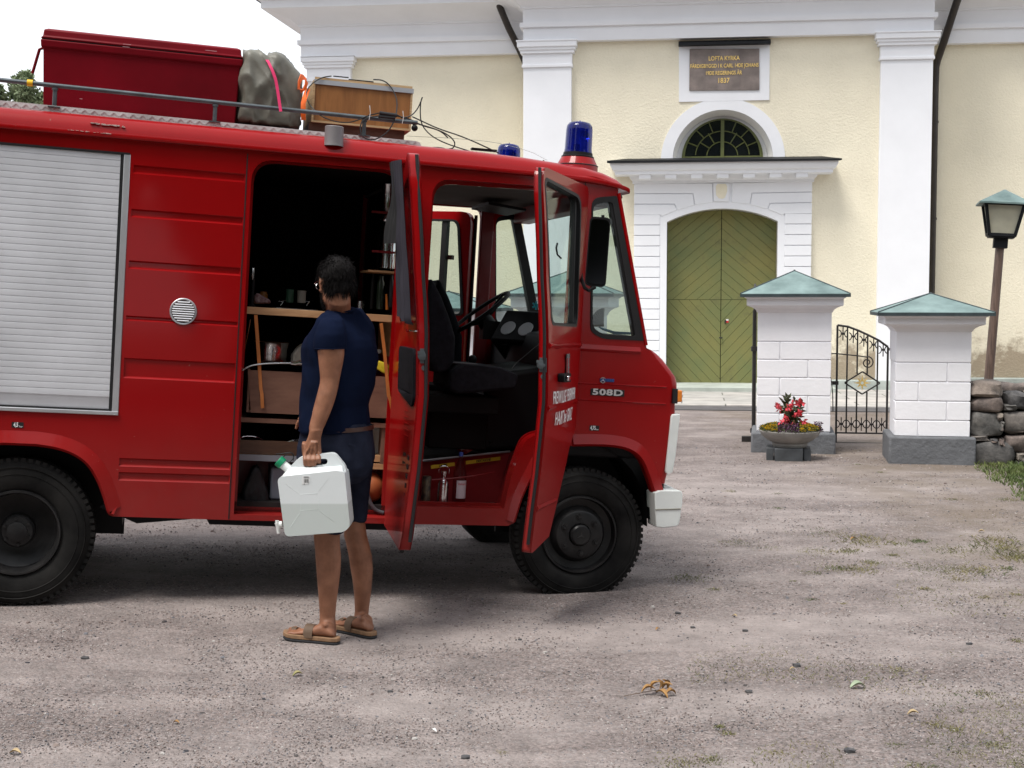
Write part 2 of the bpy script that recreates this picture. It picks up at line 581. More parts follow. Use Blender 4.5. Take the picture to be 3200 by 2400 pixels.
# ================================================================== GROUND
def ground_mat():
    m, nt, ns, ls, b = NT('gravel yard')
    b.inputs['Roughness'].default_value = .95
    b.inputs['Specular IOR Level'].default_value = .15
    t = ns.new('ShaderNodeTexCoord')
    P_ = t.outputs['Object']
    # packed sandy lanes against loose stone
    mpn = nd(ns, 'ShaderNodeMapping'); mpn.inputs['Rotation'].default_value = (0, 0, R_(-24)); mpn.inputs['Scale'].default_value = (.42, 1.35, 1)
    ls.new(P_, mpn.inputs[0])
    big = nd(ns, 'ShaderNodeTexNoise', Scale=.9, Detail=5, Roughness=.6, Distortion=.4); ls.new(mpn.outputs[0], big.inputs['Vector'])
    rb = ns.new('ShaderNodeValToRGB'); rb.color_ramp.elements[0].position = .44; rb.color_ramp.elements[1].position = .60
    ls.new(big.outputs['Fac'], rb.inputs[0])
    # stones
    vo = nd(ns, 'ShaderNodeTexVoronoi', Scale=75); ls.new(P_, vo.inputs['Vector'])
    vo2 = nd(ns, 'ShaderNodeTexVoronoi', Scale=170); ls.new(P_, vo2.inputs['Vector'])
    rs = ns.new('ShaderNodeValToRGB')
    cr = rs.color_ramp
    cr.elements[0].position = 0; cr.elements[0].color = (.085, .074, .070, 1)
    cr.elements[1].position = 1; cr.elements[1].color = (.36, .31, .30, 1)
    for p, c in ((.25, (.145, .118, .114)), (.5, (.205, .168, .162)), (.75, (.27, .22, .21)), (.9, (.19, .185, .19))):
        e = cr.elements.new(p); e.color = (*c, 1)
    sp = nd(ns, 'ShaderNodeSeparateColor'); ls.new(vo.outputs['Color'], sp.inputs[0]); ls.new(sp.outputs[0], rs.inputs[0])
    rs2 = ns.new('ShaderNodeValToRGB')
    rs2.color_ramp.elements[0].color = (.11, .098, .092, 1); rs2.color_ramp.elements[1].color = (.34, .30, .28, 1)
    sp2 = nd(ns, 'ShaderNodeSeparateColor'); ls.new(vo2.outputs['Color'], sp2.inputs[0]); ls.new(sp2.outputs[1], rs2.inputs[0])
    mxs = nd(ns, 'ShaderNodeMixRGB'); mxs.inputs[0].default_value = .42
    ls.new(rs.outputs[0], mxs.inputs[1]); ls.new(rs2.outputs[0], mxs.inputs[2])
    sand = nd(ns, 'ShaderNodeMixRGB'); sand.inputs[2].default_value = (.335, .298, .283, 1)
    mf = nd(ns, 'ShaderNodeMath', operation='MULTIPLY'); mf.inputs[1].default_value = .66
    ls.new(rb.outputs[0], mf.inputs[0]); ls.new(mf.outputs[0], sand.inputs[0]); ls.new(mxs.outputs[0], sand.inputs[1])
    # mid-size blotches, damp and earth
    n3 = nd(ns, 'ShaderNodeTexNoise', Scale=3.2, Detail=8, Roughness=.7); ls.new(P_, n3.inputs['Vector'])
    r3 = ns.new('ShaderNodeValToRGB'); r3.color_ramp.elements[0].position = .3; r3.color_ramp.elements[1].position = .7
    r3.color_ramp.elements[0].color = (.66, .65, .65, 1); r3.color_ramp.elements[1].color = (1.13, 1.115, 1.11, 1)
    ls.new(n3.outputs['Fac'], r3.inputs[0])
    mu = nd(ns, 'ShaderNodeMixRGB', blend_type='MULTIPLY'); mu.inputs[0].default_value = 1
    ls.new(sand.outputs[0], mu.inputs[1]); ls.new(r3.outputs[0], mu.inputs[2])
    # brown earth towards the right-hand edge of the yard
    sx = nd(ns, 'ShaderNodeSeparateXYZ'); ls.new(P_, sx.inputs[0])
    mr = nd(ns, 'ShaderNodeMapRange'); mr.inputs[1].default_value = .9; mr.inputs[2].default_value = 3.4
    ls.new(sx.outputs['X'], mr.inputs[0])
    n5 = nd(ns, 'ShaderNodeTexNoise', Scale=1.4, Detail=7, Roughness=.7); ls.new(P_, n5.inputs['Vector'])
    m5 = nd(ns, 'ShaderNodeMath', operation='MULTIPLY'); ls.new(mr.outputs[0], m5.inputs[0]); ls.new(n5.outputs['Fac'], m5.inputs[1])
    r5 = ns.new('ShaderNodeValToRGB'); r5.color_ramp.elements[0].position = .3; r5.color_ramp.elements[1].position = .62
    r5.color_ramp.elements[1].color = (.65, .65, .65, 1)
    ls.new(m5.outputs[0], r5.inputs[0])
    mx5 = nd(ns, 'ShaderNodeMixRGB'); mx5.inputs[2].default_value = (.15, .118, .085, 1)
    ls.new(r5.outputs[0], mx5.inputs[0]); ls.new(mu.outputs[0], mx5.inputs[1])
    ls.new(mx5.outputs[0], b.inputs['Base Color'])
    b1 = nd(ns, 'ShaderNodeBump', Strength=.9, Distance=.006, invert=True)
    ls.new(vo.outputs['Distance'], b1.inputs['Height'])
    b2 = nd(ns, 'ShaderNodeBump', Strength=.5, Distance=.004, invert=True)
    ls.new(vo2.outputs['Distance'], b2.inputs['Height']); ls.new(b1.outputs[0], b2.inputs['Normal'])
    b3 = nd(ns, 'ShaderNodeBump', Strength=.5, Distance=.03)
    ls.new(n3.outputs['Fac'], b3.inputs['Height']); ls.new(b2.outputs[0], b3.inputs['Normal'])
    ls.new(b3.outputs[0], b.inputs['Normal'])
    return m


def grid_axis(a, b, fine0, fine1, step, coarse):
    out = [a]
    x = a
    while x < b - 1e-6:
        if fine0 <= x < fine1: x += step
        else:
            d = min(abs(x - fine0), abs(x - fine1))
            x += max(step, min(coarse, d * .35 + step))
        out.append(min(x, b))
    return out


GRAVEL = ground_mat()
mb = MB()
xs = grid_axis(-320, 320, -4, 5, .14, 60); ys = grid_axis(-60, 520, 2, 15, .14, 60)
vv = [[mb.bm.verts.new((x, y, gh(x, y) + (.006 * noise.noise(Vector((x * 2.1, y * 2.1, 3))) if -4 < x < 5 and 2 < y < 15 else 0))) for x in xs] for y in ys]
for j in range(len(ys) - 1):
    for i in range(len(xs) - 1):
        mb.bm.faces.new((vv[j][i], vv[j][i + 1], vv[j + 1][i + 1], vv[j + 1][i]))
mb.build('ground', GRAVEL, kind='structure', smooth=80)

# ================================================================== CHURCH
church = empty('church', (0, 0, 0), 'cream plastered church front with white pilasters and green double door', 'church', fr=BLD)
E_Z = 6.10   # underside of the entablature
x0, x1 = -3.483, 3.511


def arc(cx, cz, rx, rz, a0, a1, n=24):
    return [(cx + rx * math.cos(R_(a0 + (a1 - a0) * k / n)), cz + rz * math.sin(R_(a0 + (a1 - a0) * k / n))) for k in range(n + 1)]


def seg_arch(hw, spring, top, n=20, z0=0.0):
    """opening outline with a segmental head (ccw)"""
    rise = top - spring
    r = (hw * hw + rise * rise) / (2 * rise)
    cz = top - r
    a = math.degrees(math.asin(hw / r))
    return [(-hw, z0), (hw, z0)] + arc(0, cz, r, r, 90 - a, 90 + a, n)


DH, DS, DT = .955, 2.943, 3.17
FZ, FX = 4.015, 0.0
door_open = seg_arch(DH, DS, DT, z0=-.2)
niche = [(-.865, FZ - .02), (.865, FZ - .02)] + arc(0, FZ, .865, .865, 0, 180, 28)
# central bay wall with openings
mb = MB()
mb.prism([(x0 + .05, -.2), (-DH, -.2)] + [(p[0], p[1]) for p in reversed(seg_arch(DH, DS, DT, z0=-.2)[2:])] + [(DH, -.2), (x1 - .05, -.2), (x1 - .05, E_Z + .3), (x0 + .05, E_Z + .3)], 0, .5, holes=[niche])
mb.box(x0 + .05, x1 - .05, .5, 6, -.2, E_Z + .3)
wall = mb.build('wall', YELLOW, church, BLD)
mb = MB()
mb.box(-7.6, x0 + .05, 1.0, 6, -.2, E_Z + .3).box(x1 - .05, 16, 1.0, 6, -.2, E_Z + .3)
mb.build('wing_wall', YELLOW, church, BLD)
# stone foot of the wall
mb = MB()
mb.box(x1 - .4, x1 + .06, -.2, 1.0, -.2, .16).box(x1 - .4, 16, .84, 1.0, -.2, .2).box(1.55, x1 - .45, -.14, 0, -.2, .2).box(-7.7, x0 + .05, .84, 1.0, -.2, .2).box(x0, -1.55, -.14, 0, -.2, .2)
mb.build('footing', mat('greenish stone footing', (.36, .40, .37), rough=.85, var=.25, vs=3, bump=.5, bs=12, bd=.02), church, BLD, bevel=.02)

# entablature: profile (outward offset, z) carried along each bay
PROF = [(-.2, E_Z), (.16, E_Z), (.16, 6.34), (.215, 6.345), (.215, 6.425), (.165, 6.43), (.165, 6.66), (.20, 6.67), (.20, 6.70), (.27, 6.76), (.42, 6.84), (.60, 6.90), (.74, 6.92), (.74, 7.05), (.80, 7.07), (.84, 7.16), (.84, 7.28), (-.2, 7.28)]


def entab(xa, xb, base, zoff, left_end, right_end, name='entablature'):
    ra, rb = [], []
    for o, z in PROF:
        y = base - o
        ra.append(Vector((xa - (max(o, 0) if left_end else 0), y, z + zoff)))
        rb.append(Vector((xb + (max(o, 0) if right_end else 0), y, z + zoff)))
    m = MB()
    m.loft([ra, rb], cap=True)
    if left_end:      # returns down the side of the building
        rc = [Vector((v.x, 6.0, v.z)) for v in ra]
        m.loft([ra, rc], cap=False)
    if right_end:
        rc = [Vector((v.x, 6.0, v.z)) for v in rb]
        m.loft([rb, rc], cap=False)
    return m.build(name, WHITE, church, BLD, smooth=30)


entab(x0 + .16, x1 - .16, 0, 0.0, True, True)
entab(-7.62 + .0, x0 + .2, 1.0, -.02, True, False)
entab(x1 - .2, 16, 1.0, -.02, False, False)
mb = MB()
mb.tube([(-8.5, .12, 7.16), (-3.4, .12, 7.16)], .07, 10)
mb.tube([(-8.5, .12, 7.16), (-8.5, 6, 7.16)], .07, 10)
mb.build('gutter', COPEDGE, church, BLD)
mb = MB()
mb.prism([(-8.45, 7.262), (16, 7.262), (16, 8.6), (-8.45, 8.6)], .6, 6)
mb.build('roof', BLACKMET, church, BLD)


def pilaster(xa, xb, base, ztop=E_Z):
    m = MB()
    m.box(xa, xb, base - .13, base + .1, -.15, 5.66)
    m.box(xa - .025, xb + .025, base - .165, base + .08, 5.655, 5.705)
    m.box(xa - .012, xb + .012, base - .145, base + .09, 5.7, 5.90)
    m.box(xa - .05, xb + .05, base - .19, base + .08, 5.895, 5.955)
    m.box(xa - .075, xb + .075, base - .215, base + .075, 5.95, 6.005)
    m.box(xa - .10, xb + .10, base - .245, base + .07, 6.0, ztop + .004)
    m.box(xa - .115, xb + .115, base - .26, base + .07, 6.09, ztop + .018)
    return m.build('pilaster', WHITE, church, BLD, bevel=.006)


pilaster(-3.483, -2.636, 0)
pilaster(2.649, 3.511, 0)
_l = BLD.hit(zV(825, 500), .87).x; _r = BLD.hit(zV(1245, 430), .87).x
pilaster(_l, _r, 1.0, E_Z - .02)

# portal ----------------------------------------------------------------
PX, PZ = 1.53, 3.615
GAP = .007
mb = MB()
courses = [0.0] + [BLD.hit(zI(400, y)).z for y in (1484, 1416, 1348, 1280, 1212, 1144, 1076, 1008, 940, 872, 804, 736, 668, 600, 533, 465, 397)]
step_ = .184
zt = BLD.hit(zI(460, 397)).z
z = zt
cs = []
while z > .05:
    cs.append((max(0, z - step_), z)); z -= step_
for za, zb in cs:
    for s_ in (-1, 1):
        a, b_ = sorted((s_ * PX, s_ * 1.075))
        mb.box(a, b_, -.11, .02, za + GAP, zb - GAP)
fL = lambda x, y: BLD.xz(zI(x, y), -.11)
cx_ = BLD.xz(zI(943, 300), -.11)[0]
stoneA = [fL(372, 192), fL(883, 192), fL(888, 315), fL(772, 331), fL(759, 257), fL(372, 257)]
stoneB = [fL(372, 262), fL(755, 262), fL(767, 333), fL(657, 364), fL(643, 325), fL(372, 325)]
stoneC = [fL(372, 330), fL(640, 330), fL(652, 366), fL(552, 408), fL(552, 396), fL(372, 396)]
for st in (stoneA, stoneB, stoneC):
    st = [(max(-PX, p[0]), p[1]) for p in st]
    mb.prism(st, -.11, .02)
    mb.prism([(-p[0], p[1]) for p in reversed(st)], -.11, .02)
mb.build('portal_stones', WHITE, church, BLD, bevel=.006)
mb = MB()
inner = seg_arch(DH, DS, DT, z0=0.0); outer_ = seg_arch(1.075, 3.035, 3.30, z0=0.0)
# frame as a band between the two arches
ring = [inner[1]] + inner[2:] + [inner[0]] + [outer_[0]] + list(reversed(outer_[2:])) + [outer_[1]]
mb.prism(ring, -.10, .30)
mb.box(-PX + .01, -1.0, -.085, .01, 0.0, 3.0).box(1.0, PX - .01, -.085, .01, 0.0, 3.0)
mb.prism([(-PX + .01, 3.0), (-1.07, 3.0)] + list(reversed(seg_arch(1.07, 3.03, 3.295, z0=0)[2:])) + [(1.07, 3.0), (PX - .01, 3.0), (PX - .01, PZ), (-PX + .01, PZ)], -.087, .01)
ky = [fL(889, 192), fL(992, 192), fL(990, 310), fL(892, 310)]
mb.prism(ky, -.125, .02)
mb.build('door_surround', WHITE, church, BLD, bevel=.006)
mb = MB()
mb.prism([fL(*p) for p in ((917, 197), (970, 197), (979, 212), (979, 245), (966, 285), (950, 293), (925, 290), (908, 270), (906, 212))], -.131, -.1)
mb.build('keystone_panel', YELLOW, church, BLD)
# cornice with dentils
mb = MB()
cp = [(0, PZ), (.13, PZ), (.13, 3.66), (.17, 3.70), (.19, 3.745), (.42, 3.745), (.42, 3.80), (.46, 3.82), (.50, 3.90), (.50, 3.94), (0, 3.94)]
ra = [Vector((-PX - max(0, o - .1), -o, z_)) for o, z_ in cp]; rb_ = [Vector((PX + max(0, o - .1), -o, z_)) for o, z_ in cp]
ra2 = [Vector((v.x, 0.02, v.z)) for v in ra]; rb2 = [Vector((v.x, .02, v.z)) for v in rb_]
mb.loft([ra2, ra, rb_, rb2])
for k in range(7):
    xx = -1.335 + k * 2.67 / 6
    mb.box(xx - .098, xx + .098, -.40, -.1, 3.672, 3.75)
mb.build('cornice', WHITE, church, BLD, bevel=.004)
mb = MB()
mb.loft([[Vector((-1.98, -.56, 3.935)), Vector((-1.98, -.56, 3.975)), Vector((-1.70, .0, 4.06)), Vector((-1.70, .0, 3.935))],
         [Vector((1.98, -.56, 3.935)), Vector((1.98, -.56, 3.965)), Vector((1.70, .0, 4.06)), Vector((1.70, .0, 3.935))]])
mb.build('cornice_roof', BLACKMET, church, BLD)

# door leaves of diagonal boards
DOORM = None


def door_mat():
    m, nt, ns, ls, b = NT('weathered green door paint')
    b.inputs['Roughness'].default_value = .55
    t = ns.new('ShaderNodeTexCoord')
    n = nd(ns, 'ShaderNodeTexNoise', Scale=1.1, Detail=7, Roughness=.65); ls.new(t.outputs['Object'], n.inputs['Vector'])
    r = ns.new('ShaderNodeValToRGB'); r.color_ramp.elements[0].position = .3; r.color_ramp.elements[1].position = .7
    r.color_ramp.elements[0].color = (.135, .165, .062, 1); r.color_ramp.elements[1].color = (.235, .205, .06, 1)
    ls.new(n.outputs['Fac'], r.inputs[0])
    # grimy patches round the lock and foot
    n2 = nd(ns, 'ShaderNodeTexNoise', Scale=2.2, Detail=9, Roughness=.75); ls.new(t.outputs['Object'], n2.inputs['Vector'])
    r2 = ns.new('ShaderNodeValToRGB'); r2.color_ramp.elements[0].position = .54; r2.color_ramp.elements[1].position = .74
    r2.color_ramp.elements[1].color = (.75, .75, .75, 1)
    ls.new(n2.outputs['Fac'], r2.inputs[0])
    mxn = nd(ns, 'ShaderNodeMixRGB'); mxn.inputs[2].default_value = (.055, .075, .045, 1)
    ls.new(r2.outputs[0], mxn.inputs[0]); ls.new(r.outputs[0], mxn.inputs[1]); ls.new(mxn.outputs[0], b.inputs['Base Color'])
    n3 = nd(ns, 'ShaderNodeTexNoise', Scale=40, Detail=4); ls.new(t.outputs['Object'], n3.inputs['Vector'])
    bp = nd(ns, 'ShaderNodeBump', Strength=.2, Distance=.003); ls.new(n3.outputs['Fac'], bp.inputs['Height']); ls.new(bp.outputs[0], b.inputs['Normal'])
    return m


DOORM = door_mat()
MIDZ = BLD.hit(zI(940, 946), .3).z
dark_gap = mat('dark joint', (.018, .02, .012), rough=.9, var=.2)
door = empty('double_door', (0, .3, 0), None, None, parent=church, fr=BLD)
KIDS.setdefault(church.name, []).append(door)
for s_ in (-1, 1):
    mb = MB()
    full = seg_arch(DH - .004, DS, DT - .004, z0=.012)
    for half in ('up', 'low'):
        hl = [(0.006, MIDZ + .003), (DH, MIDZ + .003), (DH, 3.3), (0.006, 3.3)] if half == 'up' else [(0.006, .012), (DH, .012), (DH, MIDZ - .003), (0.006, MIDZ - .003)]
        region = clip_convex(full, hl)
        ang = R_(-40) if half == 'up' else R_(47)
        d_ = (math.cos(ang), math.sin(ang)); n_ = (-d_[1], d_[0])
        wv = .138
        for k in range(-30, 40):
            c0, c1 = k * wv + .0022, (k + 1) * wv - .0022
            base = (0, MIDZ)
            strip = [(base[0] + d_[0] * a + n_[0] * c, base[1] + d_[1] * a + n_[1] * c) for a, c in ((-6, c0), (6, c0), (6, c1), (-6, c1))]
            pg = clip_convex(strip, region)
            if len(pg) >= 3:
                pr = [(p[0] * s_, p[1]) for p in pg]
                if s_ < 0: pr.reverse()
                try: mb.prism(pr, .29 + .003 * (k % 2), .33)
                except Exception: pass
    leaf = mb.build('door_leaf', DOORM, door, BLD, smooth=0, bevel=.006, seg=1)
mb = MB()
mb.prism(seg_arch(DH + .02, DS, DT + .01, z0=-.01), .335, .37)
mb.build('door_backing', dark_gap, door, BLD)
mb = MB()
kx, kz = BLD.xz(zI(968, 1085), .28)
mb.lathe([(0.0, .285), (.018, .285), (.018, .24), (.012, .235), (.0, .235)], (kx, 0, kz), 'y', 12)
mb.tube([(kx, .24, kz), (kx - .01, .235, kz - .03), (kx + .0, .24, kz - .055)], .008, 8)
mb.build('handle', IRON, door, BLD)
mb = MB()
kx, kz = BLD.xz(zI(945, 1193), .28)
mb.tube([(kx, .28, kz), (kx, .24, kz), (kx - .05, .24, kz)], .012, 8)
mb.build('latch', IRON, door, BLD)
kx, kz = BLD.xz(zI(981, 1085), .28)
mb = MB().box(kx - .025, kx + .02, .280, .286, kz - .03, kz + .005)
mb.build('notice', mat('red sticker', (.6, .02, .03), var=.05), door, BLD)
mb = MB().box(kx - .025, kx + .02, .279, .286, kz + .006, kz + .035)
mb.build('notice', mat('white sticker', (.8, .8, .8), var=.05), door, BLD)

# fanlight
fan = empty('fanlight_window', (0, .3, FZ), parent=church, fr=BLD)
mb = MB()
ringo = [(-1.07, FZ - .02), (-.867, FZ - .02)] + arc(0, FZ, .867, .867, 180, 0, 28) + [(1.07, FZ - .02)] + arc(0, FZ, 1.07, 1.07, 0, 180, 36)
mb.prism(ringo[:2] + ringo[2:], -.022, .03)
# panel round the plaque, joined to the arch
pw = [BLD.xz(zH(x, y), -.02) for x, y in ((445, 522), (445, 215), (910, 210), (908, 512))]
mb.prism(list(reversed(pw)), -.024, .03)
mb.prism([(-.42, FZ + .95), (.42, FZ + .95), (.28, pw[0][1] + .03), (-.28, pw[0][1] + .03)], -.0205, .02)
# reveal of the niche
na = arc(0, FZ, .866, .866, 0, 180, 28)
nb = arc(0, FZ, .80, .80, 0, 180, 28)
mb.loft([[Vector((p[0], -.01, p[1])) for p in na], [Vector((p[0], .32, p[1])) for p in nb]], cap=False, closed=False)
mb.build('window_surround', WHITE, fan, BLD)
GR = .70
mb = MB()
fr_out = [(-GR - .04, FZ + .02), (GR + .04, FZ + .02)] + arc(0, FZ + .03, GR + .04, GR + .03, 0, 180, 28)
mb.prism([(-.9, FZ - .1), (.9, FZ - .1), (.9, FZ + .9), (-.9, FZ + .9)], .335, .36, holes=[[(-GR, FZ + .05), (GR, FZ + .05)] + arc(0, FZ + .06, GR, GR - .02, 0, 180, 28)])
mb.build('window_reveal', WHITE, fan, BLD)
mb = MB()
gi = [(-GR + .05, FZ + .10)] + list(reversed(arc(0, FZ + .08, GR - .045, GR - .05, 3, 177, 28))) + [(GR - .05, FZ + .10)]
go = [(-GR - .01, FZ + .03), (GR + .01, FZ + .03)] + arc(0, FZ + .055, GR + .01, GR - .0, 0, 180, 28)
mb.prism(go, .29, .335, holes=[[(-GR + .05, FZ + .10), (GR - .05, FZ + .10)] + arc(0, FZ + .08, GR - .045, GR - .05, 3, 177, 28)])
mb.box(-.03, .03, .275, .33, FZ + .05, FZ + GR + .02)


def bar(a0, r0, a1, r1, w=.011):
    p = Vector((r0 * math.cos(R_(a0)), .31, FZ + .10 + r0 * math.sin(R_(a0)))); q = Vector((r1 * math.cos(R_(a1)), .31, FZ + .10 + r1 * math.sin(R_(a1))))
    mb.tube([p, q], w, 6)


for rr in (.27, .47):
    for a0, a1 in ((3, 86), (94, 177)):
        mb.tube([(rr * math.cos(R_(a0 + (a1 - a0) * k / 10)), .31, FZ + .10 + rr * .93 * math.sin(R_(a0 + (a1 - a0) * k / 10))) for k in range(11)], .010, 6)
for a in (32, 58, 122, 148): bar(a, .27, a, .47)
for a in (22, 45, 68, 112, 135, 158): bar(a, .45, a, .65)
mb.build('window_frame', GREENF, fan, BLD, bevel=0)
mb = MB().prism([(-.72, FZ + .04), (.72, FZ + .04)] + arc(0, FZ + .05, .70, .68, 0, 180, 20), .318, .326)
mb.build('pane', DARKGLASS, fan, BLD)

# plaque
pl = empty('plaque', (0, -.05, 5.2), parent=church, fr=BLD)
pc = [BLD.xz(zH(x, y), -.05) for x, y in ((498, 463), (857, 460), (857, 248), (500, 251))]
mb = MB().prism(pc, -.05, .0)
mb.build('slab', SLATE, pl, BLD, bevel=.006)
mb = MB()
rx = [BLD.xz(zH(x, y), -.15) for x, y in ((443, 203), (916, 192), (916, 222))]
mb.loft([[Vector((rx[0][0], -.18, rx[1][1] - .10)), Vector((rx[0][0], -.18, rx[1][1] - .06)), Vector((rx[0][0], 0, rx[1][1])), Vector((rx[0][0], 0, rx[1][1] - .1))],
         [Vector((rx[1][0], -.18, rx[1][1] - .10)), Vector((rx[1][0], -.18, rx[1][1] - .06)), Vector((rx[1][0], 0, rx[1][1])), Vector((rx[1][0], 0, rx[1][1] - .1))]])
mb.build('plaque_roof', BLACKMET, pl, BLD)
for body, xc, y, sz, w in (('LOFTA KYRKA', 677, 299, .105, 160), ('FÄRDIGBYGGD I K CARL 14DE JOHANS', 678, 337, .092, 352), ('19DE REGERINGS ÅR', 676, 374, .092, 186), ('1837', 676, 413, .12, 58)):
    q = BLD.hit(zH(xc, y), -.055)
    t_ = text_mb(body, sz, .003, spacing=1.0, bold=.0015)
    xs_ = [v.co.x for v in t_.bm.verts]
    t_.xf(Matrix.Translation(Vector((-(max(xs_) + min(xs_)) / 2, 0, 0))))
    wide = (max(xs_) - min(xs_)) * 1.03
    want = w * .6103 / FPX * 24.3
    t_.xf(Matrix.Translation(Vector((q.x, -.055, q.z))) @ Matrix.Diagonal((want / wide, 1, 1, 1)))
    t_.build('lettering', GOLD, pl, BLD, smooth=0)

# downpipes
mb = MB()
P1 = [BLD.hit(zG(1378, -60), .3), BLD.hit(zG(1405, 40), .5), BLD.hit(zG(1455, 160), .62), BLD.hit(zG(1520, 290), .8), BLD.hit(zG(1560, 380), .84), BLD.hit(zG(1600, 480), .86)]
P1.append(Vector((P1[-1].x, .86, 0)))
mb.tube(P1, .062, 12)
mb.build('downpipe', PIPE, church, BLD)
mb = MB()
P2 = [BLD.hit(zH(1895, -60), .30), BLD.hit(zH(1866, 15), .55), BLD.hit(zH(1800, 220), .80), BLD.hit(zH(1768, 310), .87), BLD.hit(zH(1760, 345), .88), BLD.hit(zH(1756, 450), .88)]
P2.append(Vector((P2[-1].x, .88, .1)))
mb.tube(P2, .066, 12)
for z_ in (1.2, 3.0, 4.7):
    mb.lathe([(.066, z_), (.076, z_), (.076, z_ + .04), (.066, z_ + .04)], (P2[-1].x, .88, 0), n=12)
mb.build('downpipe', PIPE, church, BLD)

# pavement before the church: two courses of slabs and a low step
pav = mat('pale stone paving', (.47, .45, .42), rough=.85, var=.15, vs=2, bump=.3, bs=10)


def paving_mat():
    m, nt, ns, ls, b = NT('stone flags')
    b.inputs['Roughness'].default_value = .85
    t = ns.new('ShaderNodeTexCoord')
    br = nd(ns, 'ShaderNodeTexBrick', Scale=1.0); br.inputs['Brick Width'].default_value = 1.3; br.inputs['Row Height'].default_value = .62
    br.inputs['Mortar Size'].default_value = .012
    br.inputs['Color1'].default_value = (.44, .41, .38, 1); br.inputs['Color2'].default_value = (.34, .33, .31, 1); br.inputs['Mortar'].default_value = (.15, .15, .13, 1)
    ls.new(t.outputs['Object'], br.inputs['Vector'])
    n = nd(ns, 'ShaderNodeTexNoise', Scale=3, Detail=8); ls.new(t.outputs['Object'], n.inputs['Vector'])
    mxn = nd(ns, 'ShaderNodeMixRGB', blend_type='OVERLAY'); mxn.inputs[0].default_value = .5
    ls.new(br.outputs['Color'], mxn.inputs[1]); ls.new(n.outputs['Fac'], mxn.inputs[2]); ls.new(mxn.outputs[0], b.inputs['Base Color'])
    return m


mb = MB().box(-14, 16, -3.9, -.0, -.1, .035)
mb.build('pavement', paving_mat(), None, BLD, kind='structure', bevel=.01)
mb = MB().box(-1.9, 1.9, -1.0, .34, .0, .11)
step_o = mb.build('door_step', mat('greenish granite step', (.36, .39, .35), rough=.85, var=.2, vs=3, bump=.4, bs=10), church, BLD, bevel=.012)
mb = MB()
q0 = BLD.M.inverted() @ Vector((0, 18.5, 0))
mb.box(-14, 16, -4.6, -3.9, -.1, .012)
mb.build('asphalt_strip', mat('dark worn asphalt', (.085, .08, .082), rough=.9, var=.3, vs=5), None, BLD, kind='structure')

# ================================================================== GATE PILLARS
def pillar(cx, cy, base, yaw, body_w, cap_w, eave_z, peak_z, top_z, label, name='gate_pillar', seed=0, shift=0):
    fr = Fr((cx, cy, 0), yaw)
    root = empty(name, (0, 0, 0), label, 'gate pillar', fr=fr)
    hw = body_w / 2
    m = MB().box(-hw - .055, hw + .055, -.02, body_w + .09, -.1, base)
    m.build('plinth', PLINTH, root, fr, bevel=.02)
    m = MB()
    course = .187
    z_ = top_z - .31
    m.box(-hw, hw, .03, body_w + .03, top_z - .305, top_z - .0)
    k = seed
    g = .005
    while z_ > base + .02:
        zb = max(base - .002, z_ - course)
        s_ = -hw + (.31 if k % 2 == 0 else .69) * body_w
        m.box(-hw, s_ - g, .03, .25, zb + g, z_ - g)
        m.box(s_ + g, hw, .03, .25, zb + g, z_ - g)
        z_ -= course; k += 1
    m.build('brickwork', WHITE2, root, fr, bevel=.005, seg=2)
    m = MB()
    m.box(-hw + .009, hw - .009, .041, body_w + .021, base - .02, top_z - .29)
    m.build('core', WHITE2, root, fr)
    # moulded head
    m = MB()
    hh_ = eave_z - top_z
    pf = [(0, top_z - .01), (.012, top_z), (.016, top_z + .08 * hh_), (.03, top_z + .18 * hh_), (.06, top_z + .30 * hh_), (.092, top_z + .37 * hh_), (.104, top_z + .39 * hh_), (.112, top_z + .44 * hh_), (.112, top_z + .86 * hh_), (.135, top_z + .93 * hh_), (.135, eave_z)]
    rg = []
    cyb = .03 + hw
    for o, z_ in pf:
        w_ = hw + o
        rg.append([Vector((-w_, cyb - w_, z_)), Vector((w_, cyb - w_, z_)), Vector((w_, cyb + w_, z_)), Vector((-w_, cyb + w_, z_))])
    m.loft(rg)
    m.build('moulding', WHITE2, root, fr, smooth=25)
    m = MB()
    cw = cap_w / 2
    m.loft([[Vector((-cw, cyb - cw, eave_z + .004)), Vector((cw, cyb - cw, eave_z + .004)), Vector((cw, cyb + cw, eave_z + .004)), Vector((-cw, cyb + cw, eave_z + .004))],
            [Vector((-cw, cyb - cw, eave_z + .03)), Vector((cw, cyb - cw, eave_z + .03)), Vector((cw, cyb + cw, eave_z + .03)), Vector((-cw, cyb + cw, eave_z + .03))],
            [Vector((-.004, cyb - .004, peak_z)), Vector((.004, cyb - .004, peak_z)), Vector((.004, cyb + .004, peak_z)), Vector((-.004, cyb + .004, peak_z))]])
    cap = m.build('cap', COPPER, root, fr, smooth=20)
    m = MB()
    for sx_, sy_ in ((-1, -1), (1, -1), (1, 1), (-1, 1)):
        m.tube([(sx_ * cw, cyb + sy_ * cw, eave_z + .032), (0, cyb, peak_z + .002)], .007, 6)
    for sx_ in (-1, 1):
        m.box(-cw - .004, cw + .004, cyb + sx_ * cw - .004, cyb + sx_ * cw + .004, eave_z - .004, eave_z + .026)
        m.box(cyb * 0 + sx_ * cw - .004, sx_ * cw + .004, cyb - cw, cyb + cw, eave_z - .004, eave_z + .026)
    m.sphere((0, cyb, peak_z), .014, 8, 6)
    m.build('cap_seam', COPEDGE, cap, fr)
    return root, fr


